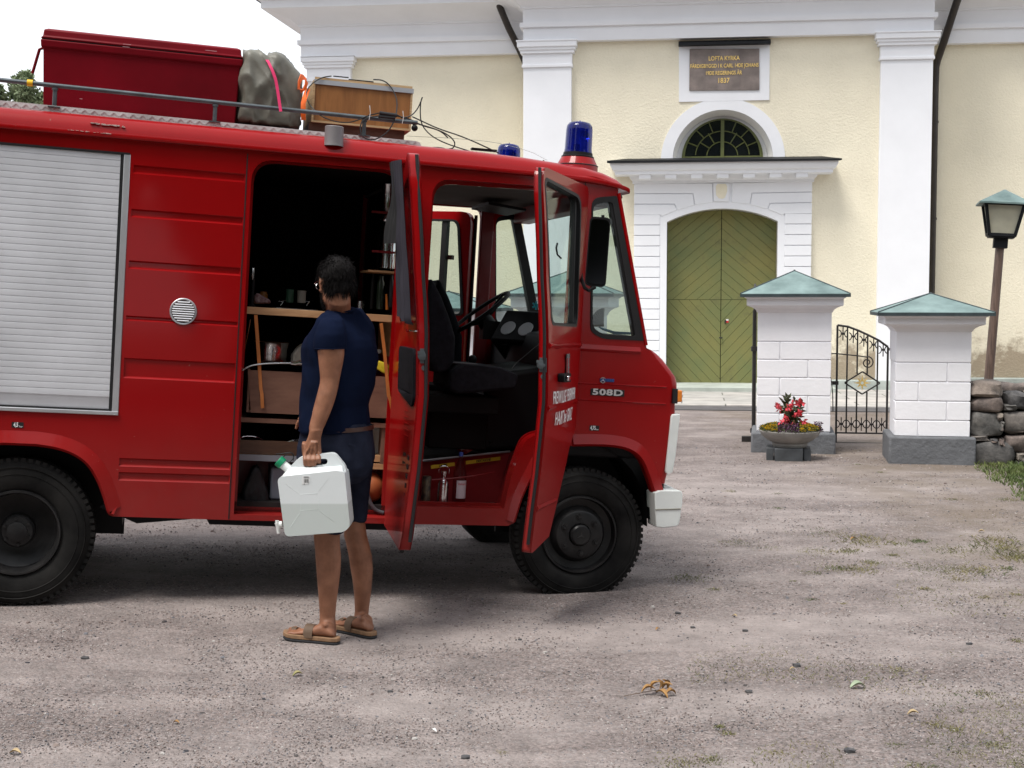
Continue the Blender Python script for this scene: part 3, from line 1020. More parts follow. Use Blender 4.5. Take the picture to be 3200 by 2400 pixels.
def pillar_at(left, right, basey, base_top, top_band, eave, peak, capl, capr, label, yaw=-10.5, seed=0, gy=None):
    """all arguments measured in the photograph (3200 px wide)"""
    q = WORLD.hz(((left + right) / 2, basey), 0.0) if gy is None else Vector(((left + right) / 2 - 1600, FPX, 0)) * (gy / FPX)
    Y = q.y
    zz = lambda y: CAMZ - (y - 934) / FPX * Y
    hy = Y + .03
    bw = (right - left) / FPX * Y
    cwid = (capr - capl) / FPX * Y * .955
    return pillar(q.x, Y, zz(base_top), yaw, bw, cwid, zz(eave) , zz(peak) + .0, zz(top_band), label, seed=seed)


P_R = pillar_at(*[zJ(x, 0)[0] for x in (266, 795)], zJ(0, 1482)[1], zJ(0, 1335)[1], zJ(0, 452)[1], zJ(0, 342)[1], zJ(0, 150)[1] , zJ(133, 0)[0], zJ(945, 0)[0],
                'white masonry gate pillar with copper cap behind the flower bowl, left of the iron gate', seed=0)
P_RO = pillar_at(*[zJ(x, 0)[0] for x in (1276, 1806)], zJ(0, 1560)[1], zJ(0, 1365)[1], zJ(0, 590)[1], zJ(0, 478)[1], zJ(0, 318)[1], zJ(1140, 0)[0], zJ(1990, 0)[0],
                 'white masonry gate pillar with copper cap where the field stone wall begins', seed=1)
P_L = pillar_at(1751 - 118, 1751 + 118, 0, 1340, 985, 926, 849, 1566, 1922, 'white gate pillar seen through the cab windscreen and side window of the truck', gy=13.9, seed=0)
P_LO = pillar_at(1374 - 118, 1374 + 118, 0, 1340, 1040, 972, 911, 1190, 1560, 'lower white gate pillar glimpsed through the far door window of the truck', gy=13.5, seed=1)

# ------------------------------------------------------------------ iron gates
def fleuron(m, x, z, up=True, y=0.0):
    """little double-crescent ornament on a short spike"""
    s_ = 1 if up else -1
    m.tube([(x, y, z - .075), (x, y, z + .075)], .006, 6)
    for q in (-1, 1):
        pts = [(x + q * (.062 - .045 * math.cos(R_(a))), y, z + .045 * math.sin(R_(a))) for a in range(-70, 71, 20)]
        m.tube(pts, .006, 6)
    m.sphere((x, y, z), (.016, .01, .016), 8, 6)


gq = WORLD.hz(zJ(1020, 1415), 0.0)
GFR = Fr((gq.x, gq.y + .12, 0), -9)
gate = empty('iron_gate', (0, 0, 0), 'closed black wrought iron footgate with arched top and gilt star between two pillars', 'gate', fr=GFR)
gf = lambda x, y: GFR.xz(zJ(x, y), 0)
mb = MB()


def ironbar(m, a, b, r=.009):
    m.tube([(a[0], 0, a[1]), (b[0], 0, b[1])], r, 6)


L_, Rr_ = gf(848, 900)[0] + .0, gf(1213, 900)[0]
zb_, zt_l = gf(1000, 1410)[1], gf(855, 550)[1]
zt_r = gf(1222, 705)[1]
topc = [(855, 550), (930, 560), (1010, 590), (1085, 625), (1155, 660), (1222, 708)]
T3 = [gf(*p) for p in topc]
mb.tube([(p[0], 0, p[1]) for p in T3], .012, 8)
xl_b, xr_b = gf(828, 1400)[0], gf(1205, 1415)[0]
LB, RB = (T3[0][0], zb_), (T3[-1][0], zb_)
ironbar(mb, T3[0], LB, .012); ironbar(mb, T3[-1], RB, .012)
ironbar(mb, LB, RB, .012)
zl2 = gf(1000, 1335)[1]
ironbar(mb, (LB[0], zl2), (RB[0], zl2), .010)
xsb = [T3[0][0] + (T3[-1][0] - T3[0][0]) * k / 5 for k in range(1, 5)]
dcx, dcz = gf(1035, 970)
for k, xx in enumerate(xsb):
    zt2 = T3[k + 1][1] + (0 if abs(T3[k + 1][0] - xx) < .05 else 0)
    if k in (1, 2):
        ironbar(mb, (xx, zl2), (xx, dcz - .10)); ironbar(mb, (xx, dcz + .10), (xx, zt2))
    else:
        ironbar(mb, (xx, zl2), (xx, zt2))
dw, dh = .19, .125
for a, b in (((-dw, 0), (0, dh)), ((0, dh), (dw, 0)), ((dw, 0), (0, -dh)), ((0, -dh), (-dw, 0))):
    ironbar(mb, (dcx + a[0], dcz + a[1]), (dcx + b[0], dcz + b[1]), .009)
for p in ((895, 605), (970, 625), (1047, 650), (1118, 685), (1187, 722)):
    q = gf(*p); fleuron(mb, q[0], q[1] - .01)
for k in range(5):
    xx = T3[0][0] + (T3[-1][0] - T3[0][0]) * (k + .5) / 5
    fleuron(mb, xx, zl2 + .10)
# scroll
sc = [gf(850, 757), gf(1000, 772), gf(1070, 782)]
cxs, czs = gf(1072, 822)
sp_ = [(cxs + (.068 - .052 * k / 22) * math.cos(R_(75 - k * 24)), czs + (.068 - .052 * k / 22) * math.sin(R_(75 - k * 24))) for k in range(22)]
mb.tube([(p[0], -.012, p[1]) for p in sc + sp_], .007, 6)
# latch tongue on the left, hinges on the right
ironbar(mb, gf(800, 757), gf(850, 757), .007)
for yy in (725, 1330):
    a = gf(1222, yy); b = gf(1272, yy)
    mb.box(a[0], b[0] + .03, -.015, .015, a[1] - .014, a[1] + .014)
a = gf(835, 970)
mb.box(a[0] - .03, a[0] + .04, -.02, .02, a[1] - .02, a[1] + .02)
mb.build('gate_frame', IRON, gate, GFR)
mb = MB()
st = []
for k in range(16):
    a = R_(k * 22.5 + 11.25 * 0)
    r_ = (.092 if k % 4 == 0 else .075 if k % 2 == 0 else .032)
    st.append((dcx + r_ * math.cos(a) * 1.05, dcz + r_ * math.sin(a) * .95))
mb.prism(st, -.006, .006, holes=[[(dcx + .018 * math.cos(R_(a)), dcz + .018 * math.sin(R_(a))) for a in range(0, 360, 45)]])
mb.build('star_ornament', GOLD, gate, GFR)
# thin rod of wire standing by the latch
mb = MB()
w0 = [GFR.hit(zJ(x, y), .15) for x, y in ((805, 830), (798, 900), (812, 970), (820, 1050), (822, 1180))]
mb.tube(w0, .006, 6)
mb.build('wire_rod', IRON, gate, GFR)

# carriage gate leaf, swung open away from the camera: seen edge on
hq = WORLD.hz(zJ(243, 1400), 0.0)
HFR = Fr((hq.x, hq.y, 0), -12)
cg = empty('carriage_gate', (0, 0, 0), 'tall black iron carriage gate leaf standing open, seen edge on beside the flower bowl pillar', 'gate', fr=HFR)
dirv = Vector((hq.x, hq.y, 0)).normalized()
hinge = HFR.I @ hq
ze = lambda y: CAMZ - (y - 934) / FPX * hq.y
ztop = ze(zJ(0, 440)[1])
LD = HFR.I.to_3x3() @ dirv
mb = MB()
ztb = ztop
N_ = 9
LEN = 1.55
pt = lambda t, z_: Vector((0, 0, 0)) + LD * (t * LEN) + Vector((0, 0, z_))
mb.tube([pt(0, .06), pt(0, ztop)], .022, 8)
mb.tube([pt(1, .06), pt(1, ztop + .3)], .016, 8)
mb.tube([pt(t / 8, ztop + .3 * math.sin(t / 8 * math.pi / 2)) for t in range(9)], .013, 8)
mb.tube([pt(0, .10), pt(1, .10)], .014, 8); mb.tube([pt(0, .25), pt(1, .25)], .012, 8)
for k in range(1, N_):
    mb.tube([pt(k / N_, .10), pt(k / N_, ztop + .3 * math.sin(k / N_ * math.pi / 2))], .009, 6)
for zz_ in (ze(zJ(0, 722)[1]), ze(zJ(0, 1318)[1])):
    mb.lathe([(.022, zz_ - .03), (.038, zz_ - .025), (.038, zz_ + .025), (.022, zz_ + .03)], (0, 0, 0), n=10)
mb.build('gate_leaf', IRON, cg, HFR)
mb = MB()
zf = ze(zJ(0, 1385)[1])
mb.box(-.13, -.01, -.02, .03, zf - .03, zf + .04)
mb.build('gate_stop', IRON, cg, HFR, bevel=.006)

# ------------------------------------------------------------------ dry stone wall
def stone_mat():
    m, nt, ns, ls, b = NT('field stone')
    b.inputs['Roughness'].default_value = .88
    t = ns.new('ShaderNodeTexCoord'); g = ns.new('ShaderNodeNewGeometry')
    r = ns.new('ShaderNodeValToRGB'); cr = r.color_ramp
    cr.elements[0].color = (.05, .05, .055, 1); cr.elements[1].color = (.20, .18, .16, 1)
    e = cr.elements.new(.4); e.color = (.10, .098, .095, 1)
    e = cr.elements.new(.7); e.color = (.15, .115, .105, 1)
    ls.new(g.outputs['Random Per Island'], r.inputs[0])
    n = nd(ns, 'ShaderNodeTexNoise', Scale=8, Detail=9, Roughness=.7); ls.new(t.outputs['Object'], n.inputs['Vector'])
    r2 = ns.new('ShaderNodeValToRGB'); r2.color_ramp.elements[0].position = .35; r2.color_ramp.elements[1].position = .72
    r2.color_ramp.elements[0].color = (.62, .62, .62, 1); r2.color_ramp.elements[1].color = (2.3, 2.2, 2.05, 1)
    ls.new(n.outputs['Fac'], r2.inputs[0])
    mu = nd(ns, 'ShaderNodeMixRGB', blend_type='MULTIPLY'); mu.inputs[0].default_value = 1
    ls.new(r.outputs[0], mu.inputs[1]); ls.new(r2.outputs[0], mu.inputs[2]); ls.new(mu.outputs[0], b.inputs['Base Color'])
    bp = nd(ns, 'ShaderNodeBump', Strength=.7, Distance=.02); ls.new(n.outputs['Fac'], bp.inputs['Height']); ls.new(bp.outputs[0], b.inputs['Normal'])
    return m


def rock(m, c, size, rot=0, seed=0, k=.18, sub=3):
    g = bmesh.ops.create_icosphere(m.bm, subdivisions=sub if sub < 4 else 3, radius=1)
    seen = g['verts']
    for v in seen:
        v.co = Vector([math.copysign(abs(t) ** .40, t) * .46 for t in v.co])
    rm = Matrix.Rotation(rot, 3, 'Y')
    for v in seen:
        q = v.co.copy()
        q += Vector((noise.noise(q * 2.6 + Vector((seed, 0, 0))), noise.noise(q * 2.6 + Vector((0, seed, 5))), noise.noise(q * 2.6 + Vector((3, 0, seed))))) * k
        q = Vector((q.x * size[0], q.y * size[1], q.z * size[2]))
        v.co = rm @ q + Vector(c)


STONE = stone_mat()
wq = WORLD.hz((3030, 1452), 0.0)
WFR = Fr((wq.x, wq.y + .15, 0), -6)
mb = MB()
stz = lambda x, y: WFR.xz(zT(x, y), 0)
rows = [  # measured stones: left, right, top, bottom in the zT crop
    (38, 236, 1112, 1210), (244, 360, 1172, 1275), (46, 225, 1200, 1285), (230, 305, 1240, 1278), (188, 230, 1288, 1318), (190, 228, 1305, 1340),
    (45, 232, 1282, 1424), (230, 370, 1275, 1405), (200, 232, 1330, 1395), (36, 155, 1410, 1442), (150, 200, 1425, 1455), (200, 235, 1425, 1470),
    (36, 298, 1440, 1600), (232, 380, 1405, 1500), (296, 342, 1500, 1550), (290, 380, 1540, 1600)]
for i, (a, b, t_, u) in enumerate(rows):
    xa, zt_ = stz(a, t_); xb, zb2 = stz(b, u)
    rock(mb, ((xa + xb) / 2, .05, (zt_ + zb2) / 2), ((xb - xa) * 1.03, .34, (zt_ - zb2) * 1.04), 0, i * 3.7, .13, 4)
xw = stz(370, 1300)[0]
random.seed(11)
zrow = 0.0
while zrow < .68:
    h_ = random.uniform(.14, .26); xx = xw
    while xx < xw + 5:
        w_ = random.uniform(.2, .5)
        rock(mb, (xx + w_ / 2, .05, zrow + h_ / 2), (w_ * 1.05, .34, h_ * 1.1), random.uniform(-.1, .1), xx * 3 + zrow, .2)
        xx += w_
    zrow += h_
xx = stz(45, 1300)[0]
while xx < xw + 5:      # the far side and the tops
    w_ = random.uniform(.3, .5)
    rock(mb, (xx + w_ / 2, .4, .66), (w_ * 1.05, .5, .22), 0, xx * 5, .2); rock(mb, (xx + w_ / 2, .45, .3), (w_ * 1.05, .4, .7), 0, xx * 7, .15)
    xx += w_
wallo = mb.build('stone_wall', STONE, None, WFR, smooth=50, label='dry wall of dark grey and brown field stones right of the last gate pillar', cat='stone wall')
mb = MB().box(stz(42, 0)[0], xw + 5, .14, .5, 0, .70)
mb.build('wall_core', mat('dark earth', (.03, .028, .025), rough=1), wallo, WFR)

# ------------------------------------------------------------------ street lamp, leaning
LY = 15.2
lp = lambda x, y: WORLD.hit(zT(x, y), LY)
LFR = WORLD
foot = lp(150, 1190); headb = lp(218, 388)
lamp = empty('street_lamp', (foot.x - (headb.x - foot.x) * .4, LY, 0), 'leaning wooden post lamp with copper hooded lantern behind the stone wall', 'street lamp')
mb = MB()
g0 = foot + (foot - headb) * ((foot.z + .05) / (headb.z - foot.z))
mb.tube([g0, headb + Vector((0, 0, .02))], [.052, .047], 14)
mb.build('post', wood_mat('weathered brown post', (.05, .032, .024), (.17, .11, .085), 5, (8, 8, .7)), lamp)
ax = (headb - g0).normalized()
sidev = Vector((1, 0, 0)); sidev = (sidev - ax * sidev.dot(ax)).normalized(); bk = ax.cross(sidev) * -1
LM = Matrix((sidev, Vector((0, 1, 0)), ax)).transposed().to_4x4(); LM.translation = headb
LM = LM @ Matrix.Rotation(R_(-14), 4, 'Z')
pxm = LY / FPX * .5731
mb = MB().box(-36 * pxm, 36 * pxm, -36 * pxm, 36 * pxm, -.01, 62 * pxm)
mb.build('socket', BLACKMET, lamp, M=LM)
z1, z2, wb, wt = 64 * pxm, 228 * pxm, 66 * pxm, 98 * pxm
mb = MB()
cb = [(-1, -1), (1, -1), (1, 1), (-1, 1)]
for k in range(4):
    a, b = cb[k], cb[(k + 1) % 4]
    A0, A1 = Vector((a[0] * wb, a[1] * wb, z1)), Vector((a[0] * wt, a[1] * wt, z2))
    B0, B1 = Vector((b[0] * wb, b[1] * wb, z1)), Vector((b[0] * wt, b[1] * wt, z2))
    mb.tube([A0, A1], .024, 4)
    mb.tube([A0, B0], .022, 4); mb.tube([A1, B1], .022, 4)
mb.box(-wb, wb, -wb, wb, z1 - .03, z1 - .008)
mb.build('lantern_frame', BLACKMET, lamp, M=LM)
mb = MB()
mb.loft([[Vector((a[0] * wb * .93, a[1] * wb * .93, z1)) for a in cb], [Vector((a[0] * wt * .95, a[1] * wt * .95, z2)) for a in cb]], cap=False)
mb.build('lantern_glass', mat('frosted lamp glass', (.62, .60, .48), rough=.35, trans=.35, var=.12, vs=8, bump=.3, bs=30), lamp, M=LM)
mb = MB()
cw = 134 * pxm
mb.loft([[Vector((a[0] * cw, a[1] * cw, z2 - .005)) for a in cb], [Vector((a[0] * cw, a[1] * cw, z2 + .012)) for a in cb], [Vector((a[0] * .004, a[1] * .004, z2 + 84 * pxm)) for a in cb]])
mb.build('hood', COPPER, lamp, M=LM, smooth=20)

# ------------------------------------------------------------------ flower bowl
bq = WORLD.hz(zJ(500, 1512), 0.0)
BY = 13.82
PFR = Fr((WORLD.hit(zJ(508, 1400), BY).x, BY, 0), -10)
bowl = empty('flower_bowl', (0, 0, 0), 'shallow concrete planter bowl of red, yellow and purple flowers before the left gate pillar', 'planter', fr=PFR)
s2 = BY / FPX * .4295
zz = lambda y: CAMZ - (zJ(0, y)[1] - 934) / FPX * BY
mb = MB()
mb.lathe([(0, zz(1430)), (118 * s2, zz(1436)), (128 * s2, zz(1420)), (126 * s2, zz(1405)), (165 * s2, zz(1385)), (205 * s2, zz(1352)), (218 * s2, zz(1325)), (220 * s2, zz(1318)), (208 * s2, zz(1316)), (200 * s2, zz(1330)), (0, zz(1335))], (0, 0, 0), n=48)
mb.build('bowl', mat('cast concrete', (.27, .26, .24), rough=.9, var=.2, vs=7, bump=.5, bs=60, bd=.006), bowl, PFR)
mb = MB()
zb1, zb0 = zz(1436), -.01
mb.box(-110 * s2, 90 * s2, -.22, .16, zb0, zb1)
mb.box(-168 * s2, -116 * s2, -.16, .2, zb0, zb1 + .0).box(96 * s2, 148 * s2, -.16, .2, zb0, zb1 - .01)
mb.build('base_blocks', mat('dark slate blocks', (.055, .06, .065), rough=.7, var=.3, vs=8, bump=.3, bs=30), bowl, PFR, bevel=.006)
LEAFG = mat('flower leaves', (.05, .085, .02), rough=.6, var=.5, vs=30, col2=(.10, .13, .03))
RLEAF = mat('dark red green leaves', (.055, .04, .025), rough=.6, var=.4, vs=30, col2=(.07, .10, .035))
YF = mat('yellow petals', (.80, .55, .02), rough=.6, var=.1, vs=30)
PF = mat('purple petals', (.12, .05, .16), rough=.7, var=.5, vs=40, col2=(.10, .03, .06))
RF = mat('red petals', (.70, .03, .05), rough=.55, var=.3, vs=30, col2=(.85, .12, .16))


def leafcard(m, p, d, L, w, nrm=None):
    d = d.normalized(); n_ = nrm or d.orthogonal(); s_ = d.cross(n_).normalized()
    up_ = s_.cross(d)
    a = p; b = p + d * L * .5 + s_ * w / 2 + up_ * L * .08; c = p + d * L; e = p + d * L * .5 - s_ * w / 2 + up_ * L * .08
    vs_ = [m.bm.verts.new(q) for q in (a, b, c, e)]
    m.bm.faces.new(vs_)


def rv():
    while True:
        v = Vector((random.uniform(-1, 1), random.uniform(-1, 1), random.uniform(-1, 1)))
        if .1 < v.length < 1: return v.normalized()


random.seed(5)
zr = zz(1322)
lf, yf, pf_, rl, rf = MB(), MB(), MB(), MB(), MB()
yf2 = MB()
for k in range(2600):
    a = random.uniform(0, 2 * math.pi); r_ = math.sqrt(random.random()) * 218 * s2
    x_, y_ = r_ * math.cos(a), r_ * math.sin(a)
    px_ = x_ / s2
    h_ = (58 - abs(px_) * .05) * s2 * random.random() ** .7 * (1 - .55 * (r_ / (218 * s2)) ** 4)
    mid = -95 < px_ < 65
    d = rv(); d.z = abs(d.z)
    if mid:
        leafcard(pf_ if random.random() < .75 else lf, Vector((x_, y_, zr + h_)), d, .022, .014)
    else:
        leafcard(lf, Vector((x_, y_, zr + h_)), d, .03, .012)
        if random.random() < .34:
            fz = zr + h_ + .012
            for q in range(5):
                aa = q * 1.2566
                leafcard(yf if px_ < 0 else yf2, Vector((x_, y_, fz)), Vector((math.cos(aa), math.sin(aa), .5)), .014, .011)
for k in range(160):
    a = random.uniform(-.3, .3)
    leafcard(pf_, Vector((195 * s2 + random.uniform(-.03, .05), random.uniform(-.1, .1), zr + random.uniform(.0, .09))), rv(), .02, .014)
# the tall begonia
for k in range(7):
    top = Vector((random.uniform(-.13, .15), random.uniform(-.08, .08), zr + random.uniform(.20, .37)))
    base_ = Vector((.0, 0, zr))
    pts = [base_, base_.lerp(top, .5) + Vector((random.uniform(-.03, .03), 0, 0)), top]
    rl.tube(pts, .005, 5)
    for q in range(26):
        t = random.uniform(.25, 1)
        p = base_.lerp(top, t)
        leafcard(rl, p, rv(), random.uniform(.05, .09), .04)
for c in ((-95, 1125), (-10, 1150), (62, 1108), (85, 1110), (70, 1185), (-25, 1215), (-60, 1245), (20, 1270), (100, 1245), (-35, 1260), (-80, 1165), (10, 1120), (40, 1200)):
    p = Vector((c[0] * s2, random.uniform(-.1, -.02), zz(c[1])))
    for q in range(12):
        leafcard(rf, p + rv() * .012, rv(), .045, .028)
for m_, nm, mt in ((lf, 'foliage', LEAFG), (yf, 'yellow_flowers', YF), (yf2, 'yellow_flowers', YF), (pf_, 'purple_flowers', PF), (rl, 'begonia_stems', RLEAF), (rf, 'red_flowers', RF)):
    o = m_.build(nm, mt, bowl, PFR, smooth=0)

# ------------------------------------------------------------------ grass verge and far tree
GRASS = mat('verge grass', (.06, .12, .025), rough=.8, var=.3, vs=2, col2=(.15, .17, .055))
random.seed(3)
gm = MB()


def blade(m, p, h, lean, w):
    a = random.uniform(0, 6.28)
    s_ = Vector((math.cos(a), math.sin(a), 0)) * w
    l = Vector((random.uniform(-1, 1), random.uniform(-1, 1), 0)) * lean * h
    v = [m.bm.verts.new(q) for q in (p - s_, p + s_, p + l * .4 + Vector((0, 0, h * .6)) + s_ * .6, p + l + Vector((0, 0, h)))]
    m.bm.faces.new(v)


vg = [WORLD.hz(p, 0) for p in ((3045, 1462), (3205, 1560), (3205, 1440), (3120, 1440))]
edge_a, edge_b = WORLD.hz((3045, 1465), 0), WORLD.hz((3210, 1562), 0)
for k in range(60000):
    x_ = random.uniform(edge_a.x - .3, edge_a.x + 3.2); y_ = random.uniform(edge_b.y - 1.2, 13.6)
    t = (y_ - edge_b.y) / (edge_a.y - edge_b.y)
    ex_ = edge_b.x + (edge_a.x - edge_b.x) * t + .18 * noise.noise(Vector((y_ * 2, 1, 0)))
    if y_ < edge_b.y: ex_ = edge_b.x + (edge_b.y - y_) * 1.2
    d = x_ - ex_
    if d < 0 or random.random() > min(1, .15 + d * 1.2): continue
    blade(gm, Vector((x_, y_, gh(x_, y_))), random.uniform(.02, .055), .8, .006)
gm.build('grass', GRASS, smooth=0, kind='stuff', label='green grass verge at the foot of the stone wall', cat='grass')


def tree(name, base, H_, cr, label, leaf=(.05, .09, .02), leaf2=(.12, .16, .05), n=9000, size=.16, seed=1, group=None, trunk_frac=.35, blobs=None):
    random.seed(seed)
    root = empty(name, base, label, 'tree', group)
    B_ = Vector(base)
    m = MB()
    m.tube([B_, B_ + Vector((.1, 0, H_ * .3)), B_ + Vector((-.1, .1, H_ * .6)), B_ + Vector((0, 0, H_ * .85))], [H_ * .03, H_ * .024, H_ * .015, H_ * .004], 8)
    bl = blobs or []
    if not bl:
        for k in range(14):
            a = random.uniform(0, 6.28); zz_ = random.uniform(trunk_frac, .92)
            r_ = cr * random.uniform(.2, .75) * (1.15 - abs(zz_ - .6))
            bl.append((Vector((math.cos(a) * r_, math.sin(a) * r_, zz_ * H_)), cr * random.uniform(.32, .5)))
    for c, r_ in bl:
        m.tube([B_ + Vector((0, 0, H_ * random.uniform(.25, .5))), B_ + c * .6 + Vector((0, 0, c.z * .15)), B_ + c], [H_ * .012, H_ * .008, .02], 5)
    m.build('trunk', mat('bark ' + name, (.06, .045, .035), rough=.9, var=.3, vs=5), root)
    m = MB()
    for k in range(n):
        c, r_ = random.choice(bl)
        p = B_ + c + rv() * r_ * random.random() ** .33
        leafcard(m, p, rv(), size * random.uniform(.6, 1.3), size * .6)
    m.build('crown', mat('leaves ' + name, leaf, rough=.6, var=.4, vs=.8, col2=leaf2), root, smooth=0)
    return root


TY = 46.0
tq = lambda x, y: WORLD.hit(zU(x, y), TY)
bb = tq(120, 900)
bls = []
for x_, y_, r_ in ((60, 800, 95), (150, 760, 110), (250, 700, 100), (235, 600, 55), (320, 650, 60), (340, 760, 90), (60, 900, 120), (200, 900, 150), (330, 900, 120), (-80, 860, 110), (-180, 820, 120), (430, 860, 110), (100, 1100, 200), (300, 1100, 200)):
    q = tq(x_, y_)
    bls.append((Vector((q.x - bb.x, random.uniform(-1, 1), q.z)), r_ * .31646 / FPX * TY))
tree('broadleaf_tree', (bb.x, TY, 0), 8.5, 3, 'green broadleaf tree far off behind the roof rail at left edge', n=9000, size=.15, seed=4, blobs=bls, leaf=(.10, .15, .07), leaf2=(.28, .34, .19))
# the row of trees across the road, behind the photographer: they are what the paintwork and glass mirror; crowns shaped low and dense to block low sky
t0_ = tree('lime_tree', (-3, -9.5, 0), 12.5, 5.0, 'lime tree across the road, straight behind the viewer', n=9000, size=.75, seed=20, group='trees across the road', trunk_frac=.06)
for x_, y_, s_, a_, lb in ((6, -10.5, 1.05, 60, 'lime tree across the road, first to the right of the one behind the viewer'), (-12, -8, 1.0, 130, 'lime tree across the road, first to the left of the one behind the viewer'), (15, -7, .95, 200, 'lime tree across the road, second to the right'), (-19, -3, 1.1, 250, 'unseen tree added at the left to block low sky'), (22, -1, 1.0, 310, 'unseen tree added at the right to block low sky'), (-22, 8, .9, 20, 'unseen tree added far left of the truck to block low sky')):
    copy_tree(t0_, Matrix.Translation(Vector((x_, y_, 0))) @ Matrix.Rotation(R_(a_), 4, 'Z') @ Matrix.Diagonal((s_, s_, s_, 1)) @ Matrix.Translation(Vector((3, 9.5, 0))), lb)  # the last three, out at the sides, are added to make the light more overhead
# ================================================================== THE TRUCK
def paint_mat(name, col, dust=True):
    m, nt, ns, ls, b = NT(name)
    b.inputs['Roughness'].default_value = .38
    b.inputs['Coat Weight'].default_value = .32
    b.inputs['Coat Roughness'].default_value = .07
    b.inputs['Specular IOR Level'].default_value = .12
    t = ns.new('ShaderNodeTexCoord')
    n = nd(ns, 'ShaderNodeTexNoise', Scale=1.3, Detail=7, Roughness=.65); ls.new(t.outputs['Object'], n.inputs['Vector'])
    r = ns.new('ShaderNodeValToRGB'); r.color_ramp.elements[0].position = .3; r.color_ramp.elements[1].position = .72
    c = Vector(col)
    r.color_ramp.elements[0].color = (*(c * .88), 1); r.color_ramp.elements[1].color = (*(c * 1.08 + Vector((.002, .0008, .0008))), 1)
    ls.new(n.outputs['Fac'], r.inputs[0])
    last = r.outputs[0]
    if dust:   # road dust low on the sides, and small chips
        sx = nd(ns, 'ShaderNodeSeparateXYZ'); ls.new(t.outputs['Object'], sx.inputs[0])
        mr = nd(ns, 'ShaderNodeMapRange'); mr.inputs[1].default_value = .35; mr.inputs[2].default_value = 1.0; mr.inputs[3].default_value = .36; mr.inputs[4].default_value = 0
        ls.new(sx.outputs['Z'], mr.inputs[0])
        n2 = nd(ns, 'ShaderNodeTexNoise', Scale=5, Detail=9, Roughness=.7); ls.new(t.outputs['Object'], n2.inputs['Vector'])
        mu = nd(ns, 'ShaderNodeMath', operation='MULTIPLY'); ls.new(mr.outputs[0], mu.inputs[0]); ls.new(n2.outputs['Fac'], mu.inputs[1])
        mxn = nd(ns, 'ShaderNodeMixRGB'); mxn.inputs[2].default_value = (.16, .09, .075, 1)
        ls.new(mu.outputs[0], mxn.inputs[0]); ls.new(last, mxn.inputs[1]); last = mxn.outputs[0]
        ad = nd(ns, 'ShaderNodeMath', operation='ADD'); ad.inputs[1].default_value = .34
        ls.new(mu.outputs[0], ad.inputs[0]); ls.new(ad.outputs[0], b.inputs['Roughness'])
        n3 = nd(ns, 'ShaderNodeTexNoise', Scale=42, Detail=3, Roughness=.5); ls.new(t.outputs['Object'], n3.inputs['Vector'])
        r3 = ns.new('ShaderNodeValToRGB'); r3.color_ramp.elements[0].position = .735; r3.color_ramp.elements[1].position = .75
        r3.color_ramp.elements[1].color = (.5, .5, .5, 1)
        ls.new(n3.outputs['Fac'], r3.inputs[0])
        mx3 = nd(ns, 'ShaderNodeMixRGB'); mx3.inputs[2].default_value = (.30, .12, .10, 1)
        ls.new(r3.outputs[0], mx3.inputs[0]); ls.new(last, mx3.inputs[1]); last = mx3.outputs[0]
    ls.new(last, b.inputs['Base Color'])
    n4 = nd(ns, 'ShaderNodeTexNoise', Scale=1.7, Detail=2); ls.new(t.outputs['Object'], n4.inputs['Vector'])
    bp = nd(ns, 'ShaderNodeBump', Strength=.25, Distance=.02); ls.new(n4.outputs['Fac'], bp.inputs['Height']); ls.new(bp.outputs[0], b.inputs['Normal'])
    return m


RED = paint_mat('fire engine red paint', (.275, .0006, .0018))
REDIN = mat('dull red inner paint', (.17, .002, .004), rough=.5, coat=.15, var=.2, vs=3)
DARKRED = mat('dark red crate paint', (.15, .0006, .006), spec=.15, rough=.5, var=.25, vs=2, bump=.1, bs=6, bd=.01)
RUBBER = mat('black rubber seal', (.008, .008, .009), rough=.55, var=.2)
TYREM = mat('tyre rubber', (.007, .007, .0075), spec=.15, rough=.75, var=.4, vs=5, col2=(.022, .021, .020), bump=.2, bs=60)
WHEELM = mat('black painted wheel', (.006, .0065, .008), spec=.3, rough=.38, var=.4, vs=6, col2=(.026, .025, .025))
BLACKPL = mat('black plastic', (.009, .009, .010), spec=.15, rough=.5, var=.2)
SEATM = mat('black seat fabric', (.008, .008, .011), spec=.15, rough=.9, var=.35, vs=30, bump=.4, bs=90, bd=.003)
ALU = mat('brushed aluminium', (.50, .51, .53), rough=.42, metal=.75, var=.12, vs=3, bump=.05, bs=30)
ALUP = mat('pale anodised shutter', (.58, .59, .62), rough=.5, metal=.15, var=.10, vs=2.5, bump=.04)
GALV = mat('galvanised tube', (.095, .11, .12), rough=.45, metal=.6, var=.35, vs=9, bump=.1)
CHROME = mat('chrome', (.75, .76, .78), rough=.12, metal=1., var=.05)
WHITEPL = mat('white plastic', (.72, .74, .73), rough=.35, coat=.2, var=.03)
BUMPW = mat('white painted bumper', (.70, .73, .71), rough=.4, coat=.2, var=.07, vs=6)
CHECK = mat('tread plate', (.50, .49, .49), rough=.45, metal=.15, var=.25, vs=6)
GLASS = glass_mat('window glass', (.86, .92, .90), mixf=.02)
GLASSD = glass_mat('quarter glass', (.74, .80, .78), mixf=.04)
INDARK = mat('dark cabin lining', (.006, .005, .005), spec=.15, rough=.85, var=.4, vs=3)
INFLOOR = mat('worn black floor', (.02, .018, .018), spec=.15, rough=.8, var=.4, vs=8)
LINER = mat('grey headlining', (.10, .09, .085), spec=.15, rough=.8, var=.15, vs=2)
AMBER = mat('amber lens', (.75, .22, .02), rough=.2, coat=.5, var=.2, vs=20)
BLUE = mat('blue beacon lens', (.003, .008, .20), rough=.12, coat=.5, trans=.65, var=.2, vs=9, ior=1.2)
WBOX = 1.90
